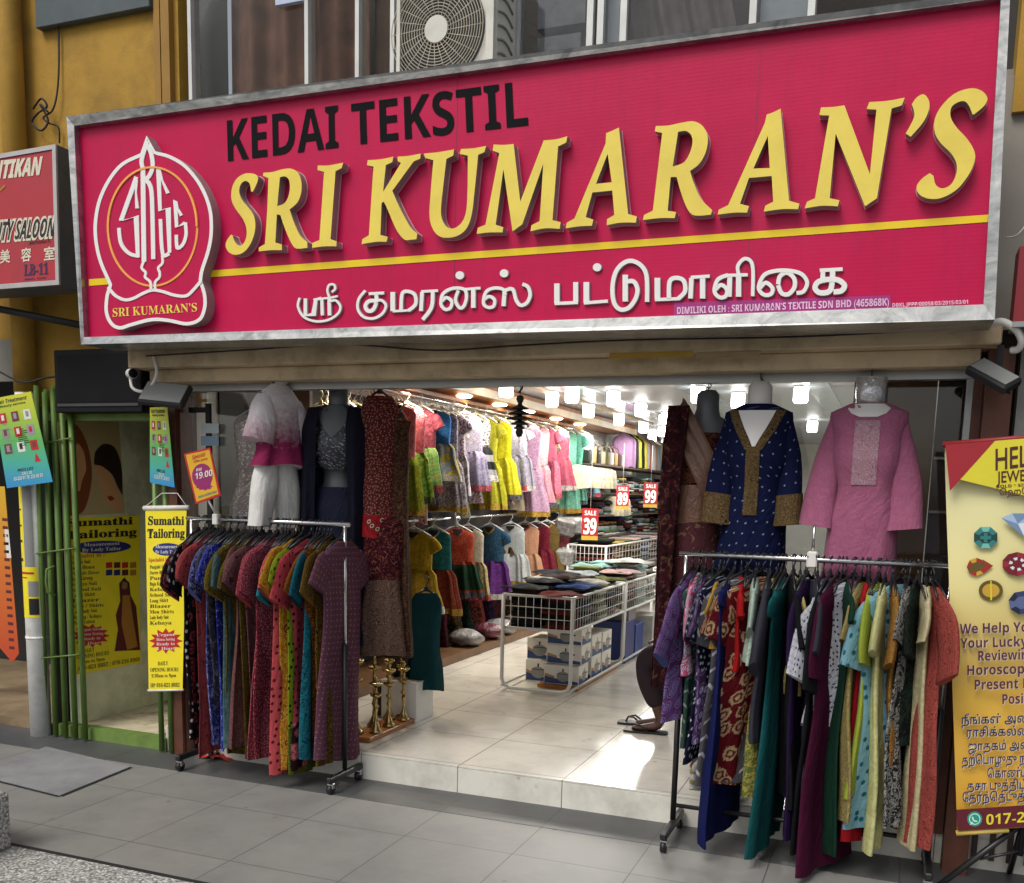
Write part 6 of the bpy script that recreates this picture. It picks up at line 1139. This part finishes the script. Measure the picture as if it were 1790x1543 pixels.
m = MB(); hh_ = .0085; Q.text(m, ital('KECANTIKAN'), -66, 319, 75, 305, 30, hh_, 0, .03, .714, 2); Q.text(m, ital('BEAUTY SALOON'), -38, 424, 97, 413, 32, hh_, 0, .1, .714, 3); Q.text(m, ital('BEAUTY SALOON'), -38, 424, 97, 413, 32, hh_ + .0015, 1, .0, .714, 3)
Q.text(m, '美', 2, 459, 20, 457, 20, hh_, 0, .02, .8); Q.text(m, '容', 39, 456, 57, 454, 20, hh_, 0, .02, .8); Q.text(m, '室', 79, 454, 98, 452, 20, hh_, 0, .02, .8); Q.text(m, serif('LB-11'), 44, 482, 86, 479, 20, hh_, 2, .01); Q.text(m, bold('(002768404-X)'), 52, 428, 90, 424, 5, hh_, 1); Q.text(m, bold('DBKL 1234'), 45, 490, 82, 487, 3, hh_, 2); Q.flat(m, [(0, 332), (10, 323), (12, 326), (2, 336)], hh_, 3)
m.build('lettering', [pm('cream_letter', 'd6cfb8'), p_blk, pm('navy_letter', '2e2550'), p_gold], bs)
MB().tube([f(-60, 528) + Vector((0, .1, 0)), f(98, 558) + Vector((0, .3, 0)), f(98, 558) + Vector((0, .42, 0))], .02, 8).build('support_bracket', m_dark, bs)

# ---- roll-up jeweller's banner on the right
BN = Plane((0, -1, 0), Y=-.3); jb = thing('jeweller_banner', 'tall yellow jeweller banner with gemstones on a black tripod at right edge', 'banner', BN.p(1780, 1450)); m = MB()
BQ = [(1651, 777), (1900, 757), (1912, 1436), (1673, 1452)]
def bb(u, v): return tuple(BQ[0][i] * (1 - u) * (1 - v) + BQ[1][i] * u * (1 - v) + BQ[2][i] * u * v + BQ[3][i] * (1 - u) * v for i in (0, 1))
nu, nv = 8, 24; m.grid([[tuple(Vector(BN.p(*bb(i / nu, j / nv))) + Vector((0, .012 * math.sin(j * .5) + .01 * math.sin(i + j * .3), 0))) for i in range(nu + 1)] for j in range(nv + 1)], 0); m.build('cloth', gradmat('banner_cloth', [(0, 'd09c2e'), (.35, 'd8ae44'), (.62, 'dcd08c'), (1, 'd8d6a8')]), jb)
m = MB(); e = .026
BN.flat(m, [bb(.62, .0), bb(1, 0), bb(1, .24), bb(.5, .2), bb(.3, .085), bb(.12, .13)][:1] + [(1748, 771), (1898, 758), (1902, 905), (1790, 862), (1704, 836)], e, 0) if False else BN.shape(m, [(1738, 771), (1900, 758), (1903, 925), (1790, 866), (1676, 838)], e, 0)
BN.shape(m, [(1652, 778), (1738, 771), (1660, 858)], e + .0008, 1); BN.flat(m, [(1671, 1412), (1910, 1396), (1912, 1436), (1673, 1448)], e, 2)
BN.text(m, 'HEL', 1739, 822, 1796, 815, 38, e + .002, 3, .01); BN.text(m, 'JEWELLERS', 1741, 844, 1846, 836, 20, e + .002, 3, .012); BN.text(m, bold('GOLD * SILVER * GEMS'), 1740, 853, 1850, 846, 5, e + .002, 3); BN.text(m, 'ெஹேலன்', 1746, 866, 1830, 861, 9, e + .002, 3, .01, .6)
for i, (s_, x0, x1, y) in enumerate((('We Help You Find', 1677, 1862, 1106), ('Your Lucky Stone', 1678, 1862, 1131), ('Reviewing Your', 1709, 1862, 1153), ('Horoscope And', 1690, 1852, 1178), ('Present Planet', 1703, 1852, 1203), ('Positions', 1751, 1836, 1228))): sl = (x1 - x0) * .03; BN.text(m, bold(s_), x0 + .8, y + 1.2, x1 + .8, y - sl + 1.2, 17, e, 5, .012); BN.text(m, bold(s_), x0, y, x1, y - sl, 17, e + .002, 4, .0)
for i, (s_, x0, x1, y) in enumerate((('நீங்கள் அணிய', 1680, 1830, 1263), ('ராசிக்கல்ைல', 1689, 1815, 1285), ('ஜாதகம் அைமய', 1692, 1830, 1309), ('தற்ெபாழுது நடக்கும்', 1681, 1846, 1333), ('ெகாண்டு', 1725, 1800, 1356), ('தசா புத்திப்படி', 1690, 1820, 1378), ('ேதர்ந்ெதடுத்து', 1682, 1812, 1398))): sl = (x1 - x0) * .03; BN.text(m, s_, x0 + 1, y + 1, x1 + 1, y - sl + 1, 15, e, 5, .025, .72); BN.text(m, s_, x0, y, x1, y - sl, 15, e + .002, 6, .012, .72)
BN.text(m, bold('017-298 4410'), 1723, 1438, 1890, 1426, 18, e + .002, 0, .0); BN.ell(m, 1703, 1428, 13, 13, e + .001, 7); BN.ell(m, 1703, 1428, 10, 10, e + .0018, 8); BN.ell(m, 1703, 1428, 8.2, 8.2, e + .0025, 7); BN.flat(m, [(1694, 1438), (1698, 1432), (1702, 1436)], e + .0028, 8); stroke(m, [(1699, 1424), (1701, 1430), (1707, 1432)], 2.6, lambda u, v, hh: BN.p(u, v, e + .003 + hh), .0003, 8)
# gems, facet by facet
BNM = [pm('bn_yellow', 'd8cc30'), pm('bn_red', '9c1a26'), pm('bn_maroon', '5a1020'), pm('bn_brown', '4a1a14'), pm('bn_plum', '54203c'), pm('bn_edge', 'd8d2c0'), pm('bn_navy', '1d2452'), pm('bn_green', '1f8f7c'), pm('bn_mint', 'bfe8dc'), pm('g_teal', '2a7a74'), pm('g_teal2', '6fb5a8'), pm('g_teal3', '123c3c'), pm('g_ice', '9fb6d0'), pm('g_ice2', '6f88aa'), pm('g_white', 'd5dae2'), pm('g_red', '9a2418'), pm('g_amber', 'c29a34'), pm('g_olive', '5c4c18'), pm('g_ruby', '6c0f1c'), pm('g_ruby2', '8e2030'), pm('g_blue', '141a34'), pm('g_blue2', '2a3460'), pm('g_blue3', '56608a')]
m.build('printing', BNM, jb)
def gem(m, cx, cy, rx, ry, mis, n=8, rot=0, r0=.55, h=.002):
    P = [(cx + rx * math.cos(rot + k * 6.2832 / n), cy + ry * math.sin(rot + k * 6.2832 / n)) for k in range(n)]; I = [(cx + r0 * rx * math.cos(rot + k * 6.2832 / n), cy + r0 * ry * math.sin(rot + k * 6.2832 / n)) for k in range(n)]
    for k in range(n): j = (k + 1) % n; BN.flat(m, [P[k], P[j], I[j], I[k]], e + h, mis[k % len(mis)])
    BN.flat(m, I, e + h, mis[-1])
def gp_(fn):
    m = MB(); fn(m); m.build('gemstone', BNM, jb)
gp_(lambda m: (gem(m, 1722, 939, 22, 20, (9, 10, 9, 11), 8, .39), gem(m, 1722, 939, 10, 9, (11, 9), 8, .39, .55, .003)))
gp_(lambda m: [BN.flat(m, P, e + .002, mi) for P, mi in (([(1749, 905), (1768, 897), (1778, 915)], 12), ([(1768, 897), (1800, 897), (1778, 915)], 13), ([(1749, 905), (1778, 915), (1790, 939)], 13), ([(1778, 915), (1810, 912), (1790, 939)], 14), ([(1800, 897), (1820, 905), (1810, 912), (1778, 915)], 12))])
gp_(lambda m: (gem(m, 1706, 990, 17, 16, (15, 16, 15, 17), 8), BN.flat(m, [(1717, 977), (1735, 988), (1718, 1002)], e + .0019, 15)))
gp_(lambda m: (gem(m, 1777, 985, 27, 21, (18, 19, 18), 10, .3, .6), gem(m, 1777, 985, 15, 12, (14, 18, 14, 18), 12, 0, .6, .003)))
gp_(lambda m: (BN.ell(m, 1731, 1031, 21, 18, e + .002, 17), BN.ell(m, 1731, 1031, 15, 12, e + .003, 16), BN.flat(m, [(1730, 1014), (1732, 1014), (1733, 1048), (1730, 1048)], e + .004, 0)))
gp_(lambda m: gem(m, 1785, 1052, 24, 21, (20, 21, 20, 22), 8, .2))
m = MB(); m.tube([BN.p(1648, 777, .008), BN.p(1905, 755, .008)], .011, 10); m.build('top_bar', pm('bar_red', '8e2028'), jb); m = MB(); m.tube([BN.p(1671, 1455, .008), BN.p(1763, 1449, .008)], .012, 10); m.build('bottom_bar', pm('bar_gold', 'cdb05a'), jb)
x0 = BN.p(1790, 1450)[0]; zb_ = BN.p(1790, 1450)[2]; m = MB(); m.tube([(x0, -.27, zb_ - .12), (x0, -.27, 1.85)], .012, 8); m.build('mast', m_rblk, jb)
for dx, dy in ((-.3, -.05), (.3, -.05), (.0, .26)): MB().tube([(x0, -.27, zb_ + .02), (x0 + dx, -.27 + dy, .01)], .013, 8).build('tripod_leg', m_rblk, jb)
for dx in (-.15, .15): MB().tube([(x0, -.27, zb_ - .1), (x0 + dx, -.295, .145)], .007, 6).build('tripod_brace', m_rblk, jb)

# ================================================================== green folding gate, boards, lights, cables
m_gr = mat('gate_green', '5f7c36', .45, var=.15, vs=8, dirt='55602c', ds=5, da=.5)
def gate(label, xs, zt, xt=None):
    t = thing('folding_gate', label, 'gate', (xs[0], 0, 0), group='folded green collapsible gates')
    for i, x in enumerate(xs): MB().tube([(x, -.06 + .04 * (i % 2), .012), (x if xt is None else xt[i], -.06 + .04 * (i % 2), zt - .02 * (i % 3))], .0165, 8).build('gate_bar', m_gr, t)
    for z in (.5, 1.15, 1.8):
        m = MB(); m.tube([(xs[0], -.085, z), (xs[-1], -.085, z + .05)], .005, 6); m.build('lattice_link', m_gr, t)
    return t
gt = gate('wide bundle of folded green gate bars beside the white drainpipe', [at(80 + k * 8.6, 1270, Y=-.06).x for k in range(9)], 2.16, [at(64 + k * 7.2, 690, Y=-.06).x for k in range(9)])
q = at(96, 1015, Y=-.08); MB().tube([q + Vector((0, 0, .09)), q + Vector((-.03, -.03, .07)), q + Vector((-.035, -.035, 0)), q + Vector((-.03, -.03, -.07)), q + Vector((0, 0, -.09))], .008, 8).build('handle', m_gr, gt)
gate('narrow bundle of folded green gate bars behind the hanging scroll', [at(277 + k * 9, 1000, Y=-.05).x for k in range(4)], 1.93)
Q = Plane((0, -1, 0), Y=-.14); bd_ = thing('black_board', 'blank black framed board mounted above the stair doorway', 'board', Q.p(175, 670)); a, b_ = at(93, 612, Y=-.14), at(248, 720, Y=-.14)
MB().box((a.x, -.14, b_.z), (b_.x, -.04, a.z), bev=.005).build('case', mat('charcoal_plastic', '131314', .7, var=.2, vs=4, spec=.2), bd_); m = MB(); F = [(a.x + .03, -.142, b_.z + .06), (b_.x - .03, -.142, b_.z + .06), (b_.x - .03, -.142, a.z - .03), (a.x + .03, -.142, a.z - .03)]; m.add(F + [(x_, -.139, z_) for x_, _, z_ in F], [(0, 1, 2, 3)]); m.build('face', mat('charcoal_face', '161617', .8, var=.25, vs=5, spec=.15), bd_); MB().box((a.x + .02, -.146, b_.z + .035), (b_.x - .02, -.1405, b_.z + .05)).build('lower_lip', m_grey if False else mat('lip_grey', '3a3a3d', .4), bd_)
def flood(label, c, w, hh, rot, pit, roll):
    t = thing('flood_light', label, 'flood light', c, (R(pit), R(roll), R(rot)), 'outdoor flood lights under the beam'); mb = MB()
    mb.box((-w / 2, -.02, -hh / 2), (w / 2, .02, hh / 2), bev=.008); mb.build('housing', mat('flood_black', '1e1e20', .5), t); MB().box((-w / 2 + .012, -.0235, -hh / 2 + .012), (w / 2 - .012, -.0205, hh / 2 - .012)).build('front_glass', mat('flood_glass', '8d8f8c', .3, var=.1), t)
    MB().tube([(-w * .3, .02, 0), (-w * .3, .07, .05), (0, .09, .07), (w * .3, .07, .05), (w * .3, .02, 0)], .006, 6).build('bracket', m_dark, t)
flood('square grey flood light tilted down at the left end of the beam', at(289, 690, Y=-.25), .27, .15, 8, -38, 5)
flood('black flood light angled steeply at the right end of the beam', at(1736, 657, Y=-.28), .19, .1, -30, -60, 30)
q = at(1748, 620, Y=-.2); MB_ = MB().box((q.x - .012, -.22, q.z - .07), (q.x + .012, -.2, 2.2215)); tag(MB_.build('lamp_bracket', m_dark), 'black steel arm carrying the right flood light', 'bracket')
q = at(231, 652, Y=-.2); cc_ = thing('security_camera', 'small white and black security camera on a curved arm under the signboard', 'camera', q); MB().tube([q + Vector((-.03, .02, 0)), q + Vector((.025, -.02, -.004))], .028, 14).build('camera_body', p_wht, cc_); MB().tube([q + Vector((.026, -.021, -.004)), q + Vector((.032, -.026, -.005))], .025, 14).build('camera_lens', m_blk, cc_)
MB().tube(cat_rom([q + Vector(v) for v in ((-.02, .02, .0), (-.03, .03, .05), (-.02, .1, .06))]) if False else [tuple(q + Vector(v)) for v in ((-.02, .03, .0), (-.03, .06, .04), (-.02, .12, .06), (-.02, .17, .06))], .01, 8).build('camera_arm', m_wht, cc_)
def cable(label, pts, r_, m, name='cable'): tag(MB().tube(cat_rom([tuple(p) for p in pts], False, 6), r_, 6).build(name, m), label, 'cable')
A = lambda px, py, Y: at(px, py, Y=Y)
cable('white conduit loop beside the security camera', [A(228, 660, -.2), A(232, 678, -.22), A(250, 684, -.24), A(266, 672, -.25), A(274, 650, -.25), A(268, 620, -.24)], .009, m_wht, 'conduit')
cable('pale flexible conduit curling out past the right end of the signboard', [A(1732, 566, -.3), A(1752, 562, -.33), A(1775, 575, -.33), A(1786, 596, -.31), A(1780, 610, -.28), A(1768, 612, -.26)], .014, m_wht, 'conduit')
cable('thin black wire sagging below the signboard along the beam', [A(255, 622, -.25), A(420, 612, -.27), A(600, 602, -.27), A(760, 612, -.27), A(900, 604, -.27), A(1100, 594, -.27), A(1400, 588, -.27), A(1700, 572, -.27)], .004, m_dark)
cable('black cable hanging loose down the mustard wall', [A(102, 40, -.0), A(103, 110, -.0), A(100, 160, -.01), A(92, 192, -.02), A(76, 205, -.03), A(86, 215, -.02), A(102, 222, -.01), A(104, 250, 0)], .005, m_dark)
cable('tangled wire knot on the mustard wall by the drainpipe', [A(58, 190, -.02), A(72, 172, -.04), A(82, 186, -.03), A(66, 198, -.04), A(56, 214, -.03), A(72, 228, -.04), A(84, 210, -.03), A(70, 182, -.05), A(84, 196, -.04)], .006, m_dark)
cable('black wires running over the folded gate top', [A(0, 650, -.1), A(40, 668, -.16), A(80, 660, -.12), A(120, 656, -.1)], .006, m_dark)
cable('white cord trailing at the far right edge below the signboard', [A(1760, 415, -.1), A(1775, 412, -.12), A(1788, 400, -.12), A(1800, 380, -.1)], .003, m_wht)
for a, b_, lab in ((1065, 1212, 'long'), (1215, 1330, 'faded')):
    p0, p1 = at(a, 622, Y=-.2415), at(b_, 612, Y=-.2415); o = MB().box((p0.x, -.2425, p0.z - .012), (p1.x, -.2405, p0.z + .012)); tag(o.build('tape_strip', mat('tape_' + lab, 'a88420' if lab == 'long' else '94805a', .6)), lab + ' yellow tape strip stuck on the beige beam', 'tape')
# hooks carrying the outfits from the beam
for px, Y, nm in ((592, .12, 'the navy outfit'), (652, .13, 'the red suits'), (1330, -.05, 'the navy kurta'), (1524, -.07, 'the pink kurta'), (1240, .08, 'the maroon saree'), (488, -.06, 'the ombre top')):
    x = at(px, 660, Y=Y).x; tag(MB().tube([(x, Y, 2.16), (x, Y, 2.13), (x + .012, Y, 2.115), (x, Y, 2.1), (x - .01, Y, 2.11)], .0035, 6).build('hook', m_dark), 'black wire hook on the beam holding ' + nm, 'hook')
q = at(1790, 495, Y=-.35); nsg = thing('neighbour_sign', 'dark red edge of the next shop sign at the right photo edge', 'signboard', (q.x + .3, -.35, 2.3)); a = at(1783, 430, Y=-.35); b_ = at(1783, 562, Y=-.35); MB().box((a.x, -.35, b_.z), (a.x + .8, -.2, a.z)).build('panel', pm('neighbour_red', '8a1c28'), nsg); MB().box((a.x, -.36, b_.z - .02), (a.x + .8, -.2, b_.z - .0005)).build('trim', m_alu, nsg)
# red rag under the left rack
r = random.Random(4); mb, uv = MB(), []; rows = []; q = at(365, 1330, Z=0)
for i in range(9): rows.append([(q.x + .2 * (i / 8 - .5) + .02 * r.random(), q.y + .06 + .1 * (k / 8 - .5) + .02 * r.random(), .006 + .03 * r.random() * math.sin(math.pi * i / 8)) for k in range(9)])
mb.grid(rows, 0); tag(mb.build('red_rag', mat('rag_red', 'a82a20', .7, var=.2)), 'crumpled bright red plastic lying under the left rack', 'plastic')
# folded goods on the low shelf seen under the right rack
for i, (px, py, nm, c_) in enumerate(((1218, 1375, 'orange and white', [MCL[10], MCL[8]]), (1228, 1345, 'red and brown', [MCL[3], MCL[9]]))):
    q = at(px, py, Z=FZ); q.y = .25 + .2 * i; folded(nm + ' folded cloth on the shop floor behind the right rack', q.x + .1, q.y, FZ + .001, .3, .2, 5, c_, 3 + i)

# ================================================================== seated person behind the racks
def skin(name, nodes, edges, m, parent=None, sub=2):
    me = bpy.data.meshes.new(name); me.from_pydata([n[0] for n in nodes], edges, []); o = bpy.data.objects.new(name, me); COL.objects.link(o)
    md = o.modifiers.new('s', 'SKIN'); md.use_smooth_shade = True; sv = me.skin_vertices[0].data
    for i, n in enumerate(nodes): rr = n[1]; sv[i].radius = rr if isinstance(rr, tuple) else (rr, rr)
    sv[0].use_root = True; ss = o.modifiers.new('u', 'SUBSURF'); ss.levels = sub; ss.render_levels = sub
    bpy.context.view_layer.update(); me2 = bpy.data.meshes.new_from_object(o.evaluated_get(bpy.context.evaluated_depsgraph_get())); bpy.data.objects.remove(o); bpy.data.meshes.remove(me)
    me2.materials.clear(); me2.materials.append(m); ob = bpy.data.objects.new(name, me2); COL.objects.link(ob); me2.polygons.foreach_set('use_smooth', [True] * len(me2.polygons)); ORG[ob.name] = Vector((0, 0, 0)); 
    if parent: ob.parent = parent
    return ob
m_sk = mat('brown_skin', '4a2c20', .5, var=.08); m_tro = fab('plain', '3c3136')
PB = Vector((-1.0, 1.22, FZ)); pv = lambda x, y, z: tuple(PB + Vector((x, y, z)))
kn, an = (-.37, -.04, .47), (-.25, -.02, .09)
nodes = [(pv(.1, 0, .52), .13), (pv(.11, 0, .7), .125), (pv(.1, 0, .92), .14), (pv(.09, 0, 1.02), .075), (pv(.07, 0, 1.09), .052), (pv(.05, 0, 1.17), .085), (pv(.045, 0, 1.27), .09), (pv(.05, 0, 1.33), .05),
  (pv(.06, -.1, .5), .09), (pv(*kn), .062), (pv(-.3, -.03, .28), .056), (pv(*an), .036), (pv(-.27, -.02, .045), .034), (pv(-.37, -.03, .03), (.04, .022)), (pv(-.43, -.03, .025), (.034, .014)),
  (pv(.06, .1, .5), .09), (pv(-.32, .12, .46), .062), (pv(-.28, .12, .28), .054), (pv(-.26, .12, .09), .036), (pv(-.28, .12, .045), .034), (pv(-.38, .12, .03), (.04, .022)), (pv(-.44, .12, .025), (.034, .014)),
  (pv(.09, -.19, .97), .055), (pv(.02, -.23, .74), .042), (pv(-.18, -.17, .62), .034), (pv(-.25, -.14, .6), (.034, .018)), (pv(.09, .19, .97), .055), (pv(.02, .23, .74), .042), (pv(-.18, .18, .62), .034), (pv(-.25, .15, .6), (.034, .018))]
ed = [(0, 1), (1, 2), (2, 3), (3, 4), (4, 5), (5, 6), (6, 7), (0, 8), (8, 9), (9, 10), (10, 11), (11, 12), (12, 13), (13, 14), (0, 15), (15, 16), (16, 17), (17, 18), (18, 19), (19, 20), (20, 21), (2, 22), (22, 23), (23, 24), (24, 25), (2, 26), (26, 27), (27, 28), (28, 29)]
fi = len(nodes)
for s_, base_i in ((-1, 25), (1, 29)):
    b0 = Vector(nodes[base_i][0])
    for k in range(4): nodes += [(tuple(b0 + Vector((-.03, (k - 1.5) * .018, -.004))), .009), (tuple(b0 + Vector((-.07 - .006 * (k in (1, 2)), (k - 1.5) * .02, -.02))), .008)]; ed += [(base_i, len(nodes) - 2), (len(nodes) - 2, len(nodes) - 1)]
    nodes += [(tuple(b0 + Vector((-.02, -s_ * .04, -.01))), .01), (tuple(b0 + Vector((-.045, -s_ * .05, -.022))), .009)]; ed += [(base_i, len(nodes) - 2), (len(nodes) - 2, len(nodes) - 1)]
per = skin('person', nodes, ed, m_sk); tag(per, 'seated person in dark trousers and sandals, half hidden behind the saree and rack', 'person')
skin('trousers', [(pv(.1, 0, .52), .142), (pv(.1, 0, .62), .14), (pv(.06, -.1, .5), .105), (pv(-.2, -.08, .5), .1), (pv(*kn), .076), (pv(-.34, -.035, .34), .082), (pv(-.27, -.025, .16), .06), (pv(.06, .1, .5), .105), (pv(-.32, .12, .46), .085), (pv(-.29, .12, .3), .08), (pv(-.265, .12, .17), .07)], [(0, 1), (0, 2), (2, 3), (3, 4), (4, 5), (5, 6), (0, 7), (7, 8), (8, 9), (9, 10)], m_tro, per)
skin('shirt', [(pv(.11, 0, .66), .145), (pv(.1, 0, .92), .155), (pv(.09, 0, 1.01), .09), (pv(.09, -.19, .97), .07), (pv(.03, -.23, .78), .058), (pv(.09, .19, .97), .07), (pv(.03, .23, .78), .058)], [(0, 1), (1, 2), (1, 3), (3, 4), (1, 5), (5, 6)], fab('plain', '2a3a5c'), per)
skin('hair', [(pv(.085, 0, 1.25), .085), (pv(.06, 0, 1.31), .085), (pv(.02, 0, 1.35), .05)], [(0, 1), (1, 2)], m_dark, per)
fx = MB()
for s_ in (-1, 1): fx.lathe([(0, -.011), (.008, -.008), (.011, 0), (.008, .008), (0, .011)], pv(-.037, s_ * .033, 1.25), 10)
fx.build('eyes', p_wht, per); MB().tube([pv(-.035, 0, 1.25), pv(-.06, 0, 1.215), pv(-.035, 0, 1.205)], [.008, .014, .01], 8).build('nose', m_sk, per); MB().tube([pv(-.03, -.025, 1.165), pv(-.044, 0, 1.16), pv(-.03, .025, 1.165)], .006, 6).build('mouth', mat('lip_brown', '4a2520', .5), per)
for s_ in (-1, 1): MB().tube([pv(.055, s_ * .088, 1.265), pv(.06, s_ * .097, 1.24), pv(.05, s_ * .09, 1.21)], .012, 6).build('ear', m_sk, per)
def sandal(x, y, rz, parent=None, label=None):
    m = MB(); sole = [(-.135, -.03), (-.125, -.045), (-.05, -.048), (.05, -.036), (.12, -.036), (.135, 0), (.12, .036), (.05, .034), (-.05, .042), (-.125, .04)]; ol = cat_rom([(a, b_) for a, b_ in sole], True, 3); c_, s_ = math.cos(rz), math.sin(rz)
    tr_ = lambda u, v, hh: (x + u * c_ - v * s_, y + u * s_ + v * c_, FZ + .001 + hh)
    m.poly(ol, [], tr_, .014)
    for sd in (-1, 1): m.tube([tr_(-.085, 0, .013), tr_(-.07, 0, .045), tr_(-.03, sd * .034, .05), tr_(.02, sd * .042, .012)], .0065, 6)
    o = m.build('sandal', mat('sandal_black', '1d1a19', .5), parent)
    if label: tag(o, label, 'sandal')
sandal(PB.x - .34, PB.y - .03, .05, per); q = at(1117, 1266, Z=FZ); sandal(q.x, q.y, .12, None, 'empty black flip-flop left beside the seated person')
t = thing('stool', 'low plastic stool under the seated person', 'stool', tuple(PB + Vector((.1, 0, 0)))); MB().lathe([(0, .36), (.14, .36), (.15, .375), (.14, .385), (0, .385)], tuple(PB + Vector((.1, 0, 0))), 20).build('seat', p_blu, t)
for dx, dy in ((.1, .1), (.1, -.1), (-.1, .1), (-.1, -.1)): MB().tube([tuple(PB + Vector((.1 + dx, dy, 0))), tuple(PB + Vector((.1 + dx * .85, dy * .85, .36)))], .014, 8).build('leg', p_blu, t)
